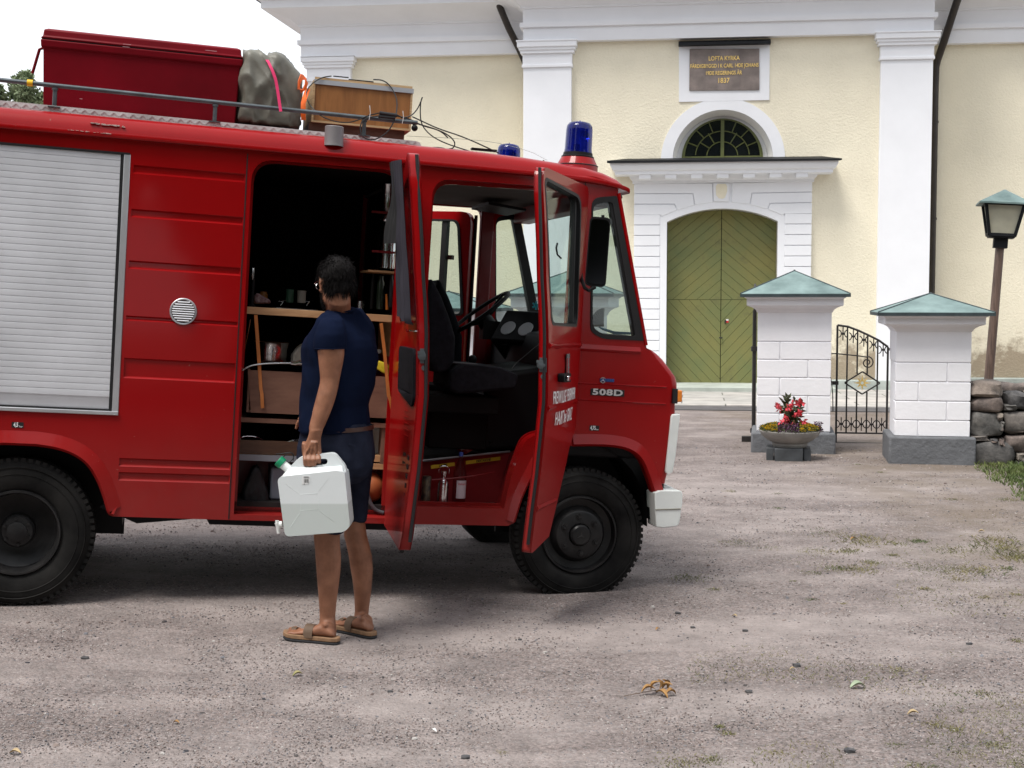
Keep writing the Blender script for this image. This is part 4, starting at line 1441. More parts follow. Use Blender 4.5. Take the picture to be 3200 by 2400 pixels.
truck = empty('fire_truck', (0, 0, 0), 'old red fire brigade van with open doors, roller shutter and blue roof beacons', 'fire truck', fr=TRK)
T_ = lambda p, d=0.0: TRK.xz(p, d)

# ---- side outline
arcR = [zF(*p) for p in ((105, 533), (200, 541), (330, 560), (430, 597), (505, 655), (555, 740), (590, 830), (612, 910), (622, 935), (650, 947))]
arcR = [T_(p) for p in arcR]
arcR = [p for p in arcR if p[0] > -1.60]


def chaikin(P_, it=2):
    for _ in range(it):
        Q_ = [P_[0]]
        for a, b in zip(P_, P_[1:]): Q_ += [(a[0] * .75 + b[0] * .25, a[1] * .75 + b[1] * .25), (a[0] * .25 + b[0] * .75, a[1] * .25 + b[1] * .75)]
        P_ = Q_ + [P_[-1]]
    return P_


arcR = chaikin(arcR)
XR = -1.64
rear_arch = [(2 * XR - p[0], p[1]) for p in reversed(arcR)] + arcR[1:]
XF = 1.356
arcF = [T_(zX(*p)) for p in ((100, 880), (250, 878), (400, 882), (520, 903), (600, 945), (650, 1010), (690, 1110), (720, 1200), (738, 1262))]
arcF = chaikin(arcF)
rearF = [(.93, .41), (.968, .43), (1.0, .56), (1.035, .65), (1.085, .76), (1.15, .84), (1.22, .872)]
hood = [T_(zX(*p)) for p in ((763, 1235), (770, 1215), (862, 1180), (868, 1150), (905, 1000), (925, 850), (943, 610), (944, 540), (958, 430), (958, 380), (945, 330), (900, 265), (840, 190), (790, 145), (745, 115), (690, 95))]
INS = .05
hoodi = [(p[0] - (INS if i >= 2 else 0) * (1 if i < 13 else (15 - i) / 3), p[1]) for i, p in enumerate(hood)]
wsb = T_(zX(683, 45)); wst = T_(zW(583, 548))
side = [(-3.02, .44)] + rear_arch + [(-.56, .405), (.25, .405)] + rearF + arcF[1:] + hoodi + [wsb, (wst[0], 2.275), (1.44, 2.33), (1.30, 2.36), (1.0, 2.37), (-3.02, 2.37)]
# holes
sh = [(-2.95, .935), (-1.166, .935), (-1.166, 2.266), (-2.95, 2.266)]
so = rnd2([(-.558, .435), (.255, .435), (.255, 2.300, .12), (-.558, 2.296, .12)], 6)
co = rnd2([(.39, .505), (.90, .505), (.935, .70, .05), (1.0, .90, .06), (1.225, .97, .05), (1.215, 2.285, .07), (.40, 2.275, .10)], 5)
rib = [(-1.150, .50), (-.588, .50), (-.588, 2.29), (-1.150, 2.29)]
qwp = [T_(zW(*p)) for p in ((415, 560), (575, 548), (745, 1480), (480, 1468), (405, 1420))]
qw = rnd2([(*qwp[4], .03), (*qwp[3], .05), (*qwp[2], .01), (*qwp[1], .01), (*qwp[0], .05)], 4)
fenW = 1.262
mb = MB()
mb.prism(side, 0, .035, holes=[sh, so, co, rib, qw])
# inner jambs of the openings
for hole, dep in ((so, .10), (co, .09)):
    n_ = len(hole)
    c_ = (sum(p[0] for p in hole) / n_, sum(p[1] for p in hole) / n_)
    rin = [(p[0] + (c_[0] - p[0]) * .045, p[1] + (c_[1] - p[1]) * .018) for p in hole]
    mb.loft([[Vector((p[0], .03, p[1])) for p in hole], [Vector((p[0], dep, p[1])) for p in hole], [Vector((p[0], dep, p[1])) for p in rin], [Vector((p[0], dep + .02, p[1])) for p in rin]], cap=False)
# ribbed panel: pressed grooves
ribs = [(2.2105, 2.1735), (1.987, 1.9525), (1.7245, 1.6895), (1.4425, 1.425), (1.2255, 1.129), (.709, .673), (.6365, .60)]
zz_l = [(2.29, 0)]
for a, b in ribs:
    d = .010
    zz_l += [(a + .004, 0), (a - .004, d), (b + .006, d), (b - .004, 0)]
zz_l.append((.50, 0))
mb.loft([[Vector((-1.150, d, z)) for z, d in zz_l], [Vector((-.594, d, z)) for z, d in zz_l]], cap=False, closed=False)
mb.loft([[Vector((-.594, d, z)) for z, d in zz_l], [Vector((-.588, 0, z)) for z, d in zz_l]], cap=False, closed=False)
# far side
farholes = [[(p[0] - .135 * (1 if p[0] > .8 else .3), p[1]) for p in co], [(p[0] - .11, p[1]) for p in qw]]
side_far = [(p[0] - (.10 if p[0] > 1.28 and p[1] > 1.45 else 0), p[1]) for p in side]
mb.prism(side_far, WBOX - .035, WBOX, holes=farholes)
# back wall
mb.box(-3.02, -2.98, .03, WBOX - .03, .44, 2.37)
body = mb.build('body', RED, truck, TRK, smooth=40)

# seams between panels
for q in ((-.586, -.580, -.002, .02, .41, 2.32), (1.247, 1.252, -.002, .02, .97, 2.33)):
    MB().box(*q).build('panel_seam', RUBBER, truck, TRK)
# long scratches through the paint of the roof edge
random.seed(31)
mb = MB()
for k in range(46):
    t = random.random()
    x_ = 890 + 320 * t; y_ = 1058 + 34 * t + random.uniform(-6, 6)
    p = TRK.hit(zU(x_, y_), -.002)
    w_ = random.uniform(.004, .02)
    mb.prism([(p.x, p.z), (p.x + w_, p.z - .0012), (p.x + w_ * .9, p.z + .0008 + random.uniform(0, .002)), (p.x + w_ * .3, p.z + random.uniform(.001, .003))], -.006, .04)
PRIM = mat('bare primer', (.62, .52, .48), rough=.7)
mb.build('paint_scratch', PRIM, truck, TRK)
mb = MB()
for k in range(26):
    t = random.random()
    p = TRK.hit(zU(640 + 480 * t, 1122 + 45 * t + random.uniform(-3, 3)), -.032)
    mb.box(p.x, p.x + random.uniform(.004, .016), -.0355, -.03, p.z, p.z + .0012)
mb.build('paint_scratch', PRIM, truck, TRK)

# wheel-arch flares
def flare(pts, w=.075, name='wheel_arch'):
    m = MB()
    ro, ri, rm = [], [], []
    n = len(pts)
    for i, p in enumerate(pts):
        a = Vector(pts[max(0, i - 1)]); b = Vector(pts[min(n - 1, i + 1)])
        t = (b - a).normalized(); nn = Vector((-t.y, t.x))
        ri.append(Vector((p[0], -.004, p[1]))); rm.append(Vector((p[0] + nn.x * .014, -.022, p[1] + nn.y * .014)))
        ro.append(Vector((p[0] + nn.x * w, -.001, p[1] + nn.y * w)))
    rb = [Vector((v.x, .05, v.z)) for v in ri]
    rings = [rb, ri, rm, ro]
    m.loft([list(r) for r in rings], cap=False, closed=False)
    return m.build(name, RED, truck, TRK, smooth=50)


flare(rear_arch[1:-1], .075)
flare([(p[0], p[1]) for p in (arcF[0:1] + arcF[1:])], .068)
flare(rearF[1:], .055)
# nose, hood and front closed across the width
def nose_off(y):
    r = .075
    yy = min(y, WBOX - y)
    if yy >= r: return 0.0
    return -INS * (1 - math.sqrt(max(0, 1 - ((r - yy) / r) ** 2)))


ysn = [0, .008, .02, .035, .055, .075, .4, WBOX / 2, WBOX - .4, WBOX - .075, WBOX - .055, WBOX - .035, WBOX - .02, WBOX - .008, WBOX]
mb = MB()
hh = hood[2:]
rings = []
for y in ysn:
    o = nose_off(y) / 1.0
    rings.append([Vector((p[0] + o * (1 if i < 11 else (13 - i) / 3), y, p[1] + (.0 if i < 10 else .02 * math.sin(math.pi * y / WBOX)))) for i, p in enumerate(hh)])
mb.loft(rings, cap=False, closed=False)
mb.loft([[Vector((hh[-1][0], y, hh[-1][1])) for y in (0, .5, 1.4, WBOX)], [Vector((wsb[0] + .0, y, wsb[1])) for y in (0, .5, 1.4, WBOX)]], cap=False, closed=False)
mb.build('nose', RED, truck, TRK, smooth=35)
# shoulder crease line on nose side + lower crease, as in the pressing
mb = MB()
for za, zb2, xa, xb in ((T_(zX(165, 505))[1], T_(zX(900, 543))[1], 1.255, 1.80), (T_(zX(170, 375))[1], T_(zX(890, 408))[1], 1.255, 1.80)):
    mb.loft([[Vector((xa, -.0005, za + .004)), Vector((xa, -.006, za)), Vector((xa, -.0005, za - .006))], [Vector((xb, -.0005, zb2 + .004)), Vector((xb, -.006, zb2)), Vector((xb, -.0005, zb2 - .006))]])
za = T_(zX(170, 92))[1]
mb.loft([[Vector((1.255, -.0005, za + .02)), Vector((1.255, -.016, za - .004)), Vector((1.255, -.0005, za - .02))], [Vector((1.63, -.0005, za + .02)), Vector((1.63, -.012, za - .004)), Vector((1.63, -.0005, za - .02))]])
mb.build('pressing_line', RED, truck, TRK)

# roof
prof = [(-.03, 2.338), (-.034, 2.348), (-.030, 2.362), (-.004, 2.366), (.0, 2.385), (.012, 2.415), (.04, 2.442), (.09, 2.455), (.2, 2.462), (.5, 2.475), (.95, 2.485)]
prof += [(WBOX - p[0], p[1]) for p in reversed(prof[:-1])]
mb = MB()
stn = [(-3.04, 0, 1), (-2.0, 0, 1), (-1, 0, 1), (0, 0, 1), (.6, -.002, .97), (.9, -.004, .90), (1.1, -.008, .82), (1.25, -.014, .78), (1.36, -.022, .66), (1.44, -.033, .52), (1.485, -.043, .36), (1.505, -.050, .22), (1.51, -.055, .10)]
rings = []
for x, dz, k in stn:
    yi = 0 if x < 1.3 else .03 * ((x - 1.3) / .2) ** 2
    rings.append([Vector((x, (p[0] + yi if p[0] < .95 else p[0] - yi) , 2.34 + dz + (p[1] - 2.34) * (k if p[1] > 2.366 else 1))) for p in prof])
mb.loft(rings, cap=True, closed=True)
mb.build('roof', RED, truck, TRK, smooth=50)
mb = MB().box(.28, 1.36, .05, WBOX - .05, 2.29, 2.30)
mb.build('headlining', LINER, truck, TRK)
# tread plate strip along the roof edge
mb = MB()
xe = .345
for yb, s_ in ((.15, 1), (WBOX - .15, -1)):
    a, b = sorted((yb, yb + s_ * .005)); c, d = sorted((yb, yb + s_ * .10))
    mb.prism([(-3.0, 2.452), (xe + .02, 2.440), (xe - .005, 2.478), (xe - .03, 2.483), (-3.0, 2.503)], a, b)
    mb.box(-3.0, xe - .03, c + .001, d, 2.478, 2.483)
random.seed(1)
x = -2.98
k = 0
while x < xe - .03:
    for r_ in (0, 1):
        zc = 2.4635 - .0036 * (x + 3) + r_ * .021
        ang = (45 if (k + r_) % 2 else -45)
        Mx = Matrix.Translation(Vector((x, .149, zc))) @ Matrix.Rotation(R_(ang), 4, 'Y')
        mb.box(-.013, .013, -.0018, .001, -.003, .003, M=Mx)
    x += .024; k += 1
for x in (-2.4, -1.98, -1.575, -1.16, -.79, -.43, -.02):
    mb.sphere((x, .146, 2.455), .006, 8, 6)
mb.build('tread_plate', CHECK, truck, TRK, smooth=30)
# roof rail
mb = MB()
rz = lambda x: 2.601 - (x + 1.826) * .0085
for yb in (.17, WBOX - .17):
    mb.tube([(x, yb, rz(x)) for x in (-3.0, -2, -1.2, -.4, .2)] + [(.325, yb, rz(.3) + .002)], .0118, 12)
mb.build('roof_rail', GALV, truck, TRK)
for yb in (.17, WBOX - .17):
    for x in (-2.45, -1.56, -.755, .035):
        mb = MB()
        mb.lathe([(.011, 2.47), (.011, rz(x) - .01)], (x, yb, 0), n=10)
        mb.lathe([(.016, rz(x) - .022), (.016, rz(x) - .014)], (x, yb, 0), n=12)
        mb.box(x - .03, x + .03, yb - .03, yb + .03, 2.484, 2.490)
        mb.build('rail_post', GALV, truck, TRK)
mb = MB().tube([(T_(zU(268, 650), .17)[0], .17, rz(-1.7) + .0), (T_(zU(325, 655), .17)[0], .17, rz(-1.7))], .017, 12)
mb.build('rail_marker', mat('yellow tape', (.80, .48, .01), rough=.5, var=.08), truck, TRK)
# small roof vent can
vx = T_(zV(1078, 1080), .05)[0]
vzb, vzt = T_(zV(1078, 1095), .03)[1], T_(zV(1078, 945), .05)[1]
mb = MB().lathe([(.053, 2.40), (.050, 2.425), (.050, vzt), (.047, vzt + .003), (0, vzt + .003)], (vx, .022, 0), n=28)
mb.build('roof_vent', mat('grey painted metal', (.20, .185, .19), rough=.5, metal=.3, var=.1), truck, TRK)

# beacons -------------------------------------------------------------
def beacon(cx, cy, top, base_z, red=True):
    root = empty('beacon', (cx, cy, base_z), parent=truck, fr=TRK)
    s_ = .4822 / FPX * 8.2
    z_ = lambda y: base_z + (305 - y) * s_
    m = MB()
    m.lathe([(92 * s_, z_(288)), (86 * s_, z_(250)), (84 * s_, z_(130)), (80 * s_, z_(105)), (66 * s_, z_(85)), (30 * s_, z_(76)), (6 * s_, z_(74)), (3 * s_, z_(68)), (0, z_(67))], (cx, cy, 0), n=32)
    m.build('lens', BLUE, root, TRK, smooth=60)
    m = MB()
    m.lathe([(0, z_(307)), (104 * s_, z_(307)), (104 * s_, z_(296)), (95 * s_, z_(290)), (92 * s_, z_(272)), (88 * s_, z_(272)), (0, z_(285))], (cx, cy, 0), n=32)
    m.lathe([(0, z_(290)), (20 * s_, z_(290)), (18 * s_, z_(220)), (0, z_(220))], (cx - .01, cy, 0), n=10)
    m.build('collar', BLACKPL, root, TRK, smooth=40)
    m = MB()
    pts = [(.0, 0), (20 * s_, .008), (38 * s_, .03)]
    m.lathe([(r, h) for r, h in pts], (0, 0, 0), n=20)
    m.xf(TRK.M.inverted().to_3x3().to_4x4() @ Matrix.Rotation(0, 4, 'X'))
    m.xf(Matrix.Translation(Vector((cx + .01, cy - .005, z_(180)))) @ Matrix.Rotation(R_(65), 4, 'X') @ Matrix.Rotation(R_(30), 4, 'Y'))
    m.build('reflector', CHROME, root, TRK)
    if red:
        m = MB()
        m.lathe([(0, z_(304)), (104 * s_, z_(304)), (128 * s_, z_(350)), (130 * s_, z_(354)), (134 * s_, z_(440)), (134 * s_, z_(470))], (cx, cy, 0), n=36)
        m.build('plinth_cone', RED, root, TRK)
        m = MB().lathe([(129.5 * s_, z_(348)), (132 * s_, z_(350)), (132 * s_, z_(354)), (129.5 * s_, z_(356))], (cx, cy, 0), n=36)
        m.build('gasket', RUBBER, root, TRK)
    return root


b0 = TRK.hit(zW(322, 300), .34)
beacon(b0.x, .34, 0, b0.z)
b1 = TRK.hit(zC(717, 262), 1.56)
beacon(b1.x, 1.56, 0, b1.z - .12)
# aerial foot with whip wire
ab = TRK.hz(zC(918, 300), 2.425)
mb = MB().lathe([(.018, ab.z - .02), (.016, ab.z - .002), (.006, ab.z + .012), (.004, ab.z + .022), (0, ab.z + .022)], (ab.x, ab.y, 0), n=14)
ah = mb.build('aerial', BLACKPL, truck, TRK)
mb = MB()
mb.tube([TRK.hit(zC(x, y), ab.y) for x, y in ((940, 278), (920, 268), (860, 236), (780, 208), (700, 188), (600, 170), (480, 158), (330, 148), (130, 138))], .0013, 4)
mb.build('whip', CHROME, ah, TRK)

# shutter --------------------------------------------------------------
shut = empty('roller_shutter', (-1.2, 0, .93), parent=truck, fr=TRK)
mb = MB()
ztop_s, n_s = 2.262, 38
zb0 = T_(zF(645, 262))[1]
hgt = (ztop_s - zb0) / n_s
pr = []
for k in range(n_s):
    z0_ = ztop_s - k * hgt
    pr += [(z0_ - .0008, .0065), (z0_ - .0022, .0042), (z0_ - hgt * .5, .0034), (z0_ - hgt + .0022, .0042), (z0_ - hgt + .0008, .0065)]
pr += [(zb0 - .002, .008), (.972, .008), (.960, .012)]
mb.loft([[Vector((-2.93, d, z)) for z, d in pr], [Vector((-1.215, d, z)) for z, d in pr]], cap=False, closed=False)
mb.build('slats', ALUP, shut, TRK, smooth=30)
mb = MB().box(-1.199, -1.166, -.004, .03, .937, 2.263).box(-2.94, -1.166, -.012, .03, .932, .952)
mb.build('rail_frame', ALU, shut, TRK, bevel=.003)
mb = MB().box(-1.212, -1.200, .0, .04, .95, 2.262).box(-2.94, -1.20, .004, .04, .951, .958)
mb.build('seal', RUBBER, shut, TRK)
mb = MB().box(-2.95, -1.17, -.005, .03, 2.262, 2.272)
mb.build('top_seal', RUBBER, shut, TRK)
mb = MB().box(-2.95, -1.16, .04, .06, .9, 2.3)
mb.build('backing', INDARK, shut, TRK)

# round vent
vc = T_(zM(462, 1106))
gr = empty('side_vent', (vc[0], -.01, vc[1]), parent=truck, fr=TRK)
mb = MB().lathe([(0.0, .001), (.058, .001), (.060, -.006), (.066, -.008), (.069, -.006), (.069, .002)], (vc[0], 0, vc[1]), 'y', 36)
mb.build('vent_ring', ALU, gr, TRK)
mb = MB()
for k in range(9):
    zz_ = vc[1] + .048 - k * .012
    hw = math.sqrt(max(.0001, .057 ** 2 - (zz_ - vc[1]) ** 2))
    mb.tube([(vc[0] - hw, -.010, zz_), (vc[0] + hw, -.010, zz_)], .0036, 8)
mb.build('vent_louvre', mat('bright louvre', (.8, .81, .83), rough=.3, metal=.4), gr, TRK)
mb = MB().lathe([(0, -.003), (.057, -.003), (.057, .0), (0, .0)], (vc[0], 0, vc[1]), 'y', 30)
mb.build('vent_dark', RUBBER, gr, TRK)

# wheels ----------------------------------------------------------------
def wheel(cx, cz, y0, r, rear=False, s_=1, label=None):
    """outer face at y0, tyre running inward (s_ = +1 away from the camera)"""
    root = empty('wheel', (cx, y0, cz), label, parent=truck, fr=TRK)
    KIDS.setdefault(truck.name, []).append(root)
    m = MB()
    tw = .20
    P_ = [(.215, .035), (.222, .018), (.235, .010), (.27, .0), (.31, -.002), (r - .035, .006), (r - .012, .020), (r - .002, .036), (r, .05), (r, tw - .05), (r - .012, tw - .02), (r - .05, tw), (.25, tw - .01), (.215, tw - .03)]
    c = (cx, y0, cz)
    m.lathe([(q[0], q[1] * s_) for q in P_], c, 'y', 72)
    for k in range(66):
        a = 2 * math.pi * k / 66
        Mx = Matrix.Translation(Vector(c)) @ Matrix.Rotation(-a, 4, 'Y')
        y_a, y_b = sorted(((.012) * s_, (.075) * s_))
        m.box(r - .022, r + .0004, y_a, y_b, -.011, .010, M=Mx)
        y_a, y_b = sorted(((.085) * s_, (.12) * s_))
        m.box(r - .01, r + .0022, y_a, y_b, -.013, .009, M=Mx)
    for rr in (.30, .335):
        m.lathe([(rr, -.001 * s_), (rr + .003, -.005 * s_), (rr + .006, -.001 * s_)], c, 'y', 60)
    # the tyre bulges flat where it carries the load
    flat = cz - r + .022
    for v in m.bm.verts:
        if v.co.z < flat: v.co.z = flat - (flat - v.co.z) * .1
    m.build('tyre', TYREM, root, TRK, smooth=40)
    m = MB()
    if not rear:
        m.lathe([(.222, .022), (.215, .006), (.207, .006), (.202, .025), (.198, .05), (.16, .06), (.145, .035), (.135, .012), (.125, .006), (.065, .006), (.062, .02), (0, .02)], c, 'y', 60) if s_ > 0 else m.lathe([(q[0], -q[1]) for q in ((.222, .022), (.215, .006), (.207, .006), (.202, .025), (.198, .05), (.16, .06), (.145, .035), (.0, .03))], c, 'y', 48)
    else:
        m.lathe([(q[0], q[1] * s_) for q in ((.222, .022), (.215, .004), (.207, .004), (.200, .03), (.195, .05), (.190, .10), (.14, .13), (.09, .14), (0, .14))], c, 'y', 60)
    m.build('rim', WHEELM, root, TRK, smooth=35)
    m = MB()
    if not rear:
        m.lathe([(.062, .03 * s_), (.058, -.012 * s_), (.050, -.02 * s_), (.03, -.022 * s_), (0, -.022 * s_)], c, 'y', 30)
    else:
        m.lathe([(.085, .15 * s_), (.085, .07 * s_), (.075, .058 * s_), (.05, .055 * s_), (.05, .035 * s_), (.03, .028 * s_), (0, .028 * s_)], c, 'y', 32)
    hb = m.build('hub', WHEELM, root, TRK, smooth=35)
    nut_r = .104 if not rear else .068
    for k in range(6):
        a = math.pi / 2 + .12 + 2 * math.pi * k / 6
        m = MB()
        cc = (cx + nut_r * math.cos(a), y0 + (.0 if not rear else .057 * s_), cz + nut_r * math.sin(a))
        if not rear:
            m.lathe([(.018, .008 * s_), (.017, -.002 * s_), (.012, -.002 * s_), (.011, .004 * s_), (.009, -.010 * s_), (0, -.010 * s_)], cc, 'y', 12)
        else:
            m.lathe([(.009, .004 * s_), (.009, -.012 * s_), (0, -.012 * s_)], cc, 'y', 6)
        m.build('wheel_nut', WHEELM, root, TRK)
    if not rear and s_ > 0:
        m = MB()
        for k in range(3):
            a = math.pi / 2 + k * 2 * math.pi / 3
            m.prism([(cx + .024 * math.cos(a), cz + .024 * math.sin(a)), (cx + .004 * math.cos(a + 1.05), cz + .004 * math.sin(a + 1.05)), (cx, cz), (cx + .004 * math.cos(a - 1.05), cz + .004 * math.sin(a - 1.05))], y0 - .026, y0 - .021)
        m.build('star_mark', mat('worn grey emblem', (.05, .05, .05), rough=.4, metal=.5), hb, TRK)
    return root


wheel(XF, .364, .025, .376)
wheel(XR, .306, .03, .384, rear=True)
wheel(XF, .364, WBOX - .025, .376, s_=-1)
wheel(XR, .306, WBOX - .03, .384, rear=True, s_=-1)
# wheel wells and underside
mb = MB()
for xc, zc, r_ in ((XR, .30, .52), (XF, .36, .395)):
    n = 16
    mb.loft([[Vector((xc + r_ * math.cos(math.pi * k / n), y, zc + .06 + (r_ + .06) * math.sin(math.pi * k / n))) for k in range(n + 1)] for y in (.03, .42)], cap=False, closed=False)
    mb.loft([[Vector((xc + r_ * math.cos(math.pi * k / n), y, zc + .06 + (r_ + .06) * math.sin(math.pi * k / n))) for k in range(n + 1)] for y in (WBOX - .42, WBOX - .03)], cap=False, closed=False)
    mb.prism([(xc - r_, zc - .05), (xc + r_, zc - .05)] + [(xc + r_ * math.cos(math.pi * k / n), zc + .06 + (r_ + .06) * math.sin(math.pi * k / n)) for k in range(n + 1)], .42, .44)
mb.box(-2.9, 1.8, .45, WBOX - .45, .42, .47)
mb.box(1.765, 1.80, .05, WBOX - .05, .46, .95)
mb.box(-1.17, -1.14, .05, WBOX - .05, .43, .9)
mb.build('wheel_well', BLACKPL, truck, TRK)
mb = MB()
for y in (.52, WBOX - .60):
    mb.prism([(-2.9, .50), (-2.2, .47), (-1.0, .385), (-.7, .375), (1.75, .42), (1.75, .50)], y, y + .07)
for x in (XR, XF):
    mb.tube([(x, .2, .33), (x, WBOX - .2, .33)], .05, 10)
mb.box(-.75, .8, .75, 1.15, .33, .45)
mb.prism([(-.70, .41), (.30, .41), (.30, .365), (-.68, .375)], .03, .10)
mb.prism([(-1.24, .44), (-1.05, .36), (-.72, .395), (-.72, .41), (-1.2, .48)], .10, .16)
mb.build('chassis', BLACKPL, truck, TRK)

# interior shell: floor, partitions and far lining
mb = MB()
mb.box(-.60, .30, .10, WBOX - .04, .44, .49)
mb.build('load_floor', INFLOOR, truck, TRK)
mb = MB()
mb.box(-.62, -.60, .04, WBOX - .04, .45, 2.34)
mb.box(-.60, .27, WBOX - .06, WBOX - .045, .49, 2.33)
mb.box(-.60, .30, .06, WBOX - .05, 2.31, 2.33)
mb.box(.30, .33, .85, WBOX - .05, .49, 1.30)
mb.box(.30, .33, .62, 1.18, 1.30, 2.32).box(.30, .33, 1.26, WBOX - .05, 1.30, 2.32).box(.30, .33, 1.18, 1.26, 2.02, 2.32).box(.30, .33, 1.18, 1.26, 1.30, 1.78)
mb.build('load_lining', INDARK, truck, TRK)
mb = MB()       # B pillar box and cab rear posts
mb.box(.262, .385, .036, .10, .43, 2.33)
mb.box(.27, .38, .04, .12, .43, 2.33)
mb.box(.30, .38, WBOX - .12, WBOX - .03, .49, 2.33)
mb.build('door_pillar', REDIN, truck, TRK)
mb = MB()
# cab floor and step well
mb.loft([[Vector((.36, .18, .72)), Vector((.50, .185, .73)), Vector((1.03, .47, .775)), Vector((1.30, .47, .79))], [Vector((.36, WBOX - .04, .72)), Vector((.50, WBOX - .04, .73)), Vector((1.03, WBOX - .04, .775)), Vector((1.30, WBOX - .04, .79))]], cap=False, closed=False)
mb.box(.385, .92, .03, .37, .47, .492)
mb.build('cab_floor', INFLOOR, truck, TRK)
mb = MB()
mb.loft([[Vector((.36, .175, .49)), Vector((.94, .355, .49)), Vector((.98, .03, .49))], [Vector((.36, .18, .725)), Vector((1.03, .465, .772)), Vector((1.09, .03, .90))]], cap=False, closed=False)
mb.loft([[Vector((1.03, .465, .772)), Vector((1.09, .03, .90))], [Vector((1.26, .47, .88)), Vector((1.26, .03, .965))]], cap=False, closed=False)
mb.box(.385, .905, .004, .03, .41, .50)
mb.build('step_well', REDIN, truck, TRK)
mb = MB()
mb.tube([(.42, .178, .728), (1.03, .462, .777)], .006, 6)
mb.build('floor_trim', ALU, truck, TRK)
# yellow name labels in the step well
wv = (Vector((1.03, .465, .772)) - Vector((.50, .18, .728)))
LY_ = mat('yellow label', (.45, .31, .02), rough=.5, var=.05)
for body_, t0, tw_ in (('LAMPE', .02, .17), ('DERTASCHE', .44, .26)):
    p0 = Vector((.50, .178, .700)) + wv * t0
    yawl = math.atan2(wv.y, wv.x); tl = math.atan2(wv.z, math.hypot(wv.x, wv.y))
    Lm = TRK.M @ Matrix.Translation(p0 + Vector((wv.x, wv.y, wv.z)).normalized() * tw_ / 2 + Vector((.003, -.006, 0))) @ Matrix.Rotation(yawl, 4, 'Z') @ Matrix.Rotation(-tl, 4, 'Y')
    m = MB().box(-tw_ / 2, tw_ / 2, -.001, .001, -.010, .010)
    lo = m.build('name_label', LY_, truck, M=Lm)
    t_ = text_mb(body_, .020, .0006, bold=.0004)
    t_.xf(Matrix.Translation(Vector((0, -.002, 0))))
    t_.build('lettering', RUBBER, lo, M=Lm, smooth=0)

# engine cover, dash, seats, wheel
mb = MB()
mb.prism([(.84, .78), (1.30, .78), (1.30, 1.30), (.86, 1.22)], .45, 1.25)
mb.build('engine_cover', BLACKPL, truck, TRK, bevel=.03, seg=3)
mb = MB()
mb.prism([(1.20, .80), (1.70, .80), (1.66, 1.40), (1.56, 1.47), (1.36, 1.50), (1.24, 1.47), (1.20, 1.36)], .05, WBOX - .05)
dash = mb.build('dashboard', BLACKPL, truck, TRK, bevel=.02, seg=2)
# gauge pod facing the driver
podc = TRK.hit(zN(820, 1070), 1.15)
yawp = R_(32)
PM = TRK.M @ Matrix.Translation(podc) @ Matrix.Rotation(R_(-52), 4, 'Z') @ Matrix.Rotation(R_(-38), 4, 'X')
m = MB().box(-.17, .17, 0, .05, -.12, .13)
pod = m.build('instrument_pod', BLACKPL, dash, M=PM, bevel=.012)
m = MB()
for xx_ in (-.075, .065):
    m.lathe([(.0, -.004), (.052, -.004), (.054, .002)], (xx_, 0, -.02), 'y', 24)
m.build('gauge', mat('pale gauge face', (.55, .56, .58), rough=.25), pod, M=PM)


def seat(dx, y0, y1, name='seat'):
    root = empty(name, (.5, y0, .8), parent=truck, fr=TRK)
    sb = [TRK.hit(zN(*p), y0 + .1) for p in ((100, 680), (180, 830), (250, 1010), (290, 1150), (285, 1340), (235, 1425), (110, 1440), (60, 1300), (60, 800))]
    m = MB()
    m.prism([(p.x + dx, p.z) for p in sb][::-1], y0, y1)
    m.build('backrest', SEATM, root, TRK, bevel=.035, seg=4)
    cu = [TRK.hit(zN(*p), y0 + .1) for p in ((240, 1425), (330, 1365), (500, 1375), (650, 1395), (770, 1445), (775, 1490), (760, 1560), (300, 1600), (230, 1560))]
    m = MB()
    m.prism([(p.x + dx, p.z) for p in cu][::-1], y0 - .03, y1 + .03)
    m.build('cushion', SEATM, root, TRK, bevel=.015, seg=3)
    m = MB()
    m.box(.46 + dx, .90 + dx, y0 + .02, y1 - .02, 1.0, 1.10)
    m.box(.52 + dx, .86 + dx, y0 + .12, y1 - .12, .79, 1.0)
    m.build('seat_base', INDARK, root, TRK, bevel=.01)
    return root


seat(0, .22, .68)
seat(.05, 1.30, 1.74)
# steering wheel and column (left-hand drive: on the far side)
wc = TRK.hit(zN(508, 965), 1.42)
e1 = (TRK.hit(zN(730, 800), 1.42) - TRK.hit(zN(285, 1120), 1.42))
rad = e1.length / 2
e1 = e1.normalized()
e2 = Vector((0, 1, 0)) * math.cos(R_(6)) + Vector((.0, 0, 1)) * 0
mb = MB()
nvec = e1.cross(e2).normalized(); e2 = nvec.cross(e1).normalized()
rad2 = rad * .92
mb.tube([wc + e1 * rad * math.cos(2 * math.pi * k / 40) + e2 * rad2 * math.sin(2 * math.pi * k / 40) for k in range(40)], .0135, 8, closed=True)
axd = nvec if nvec.z < 0 else -nvec
hubp = wc + axd * .06
for a in (20, 160, 200, 340):
    v = e1 * rad * math.cos(R_(a)) + e2 * rad2 * math.sin(R_(a))
    mb.tube([wc + v, wc + v * .4 + axd * .03, hubp], [.010, .012, .016], 6)
mb.tube([hubp - axd * .03, hubp + axd * .05], .055, 16)
mb.build('steering_wheel', BLACKPL, truck, TRK)
mb = MB()
mb.tube([hubp, hubp + axd * .35, hubp + axd * .75], [.045, .035, .03], 12)
mb.box(hubp.x - .02, hubp.x + .10, hubp.y - .06, hubp.y + .06, hubp.z - .12, hubp.z - .0)
mb.build('steering_column', BLACKPL, truck, TRK)
mb = MB()
kx = TRK.hit(zN(450, 1335), 1.0)
mb.sphere(kx, .028, 14, 10); mb.tube([kx, kx + Vector((.03, 0, -.3))], .008, 6)
mb.build('gear_lever', BLACKPL, truck, TRK)
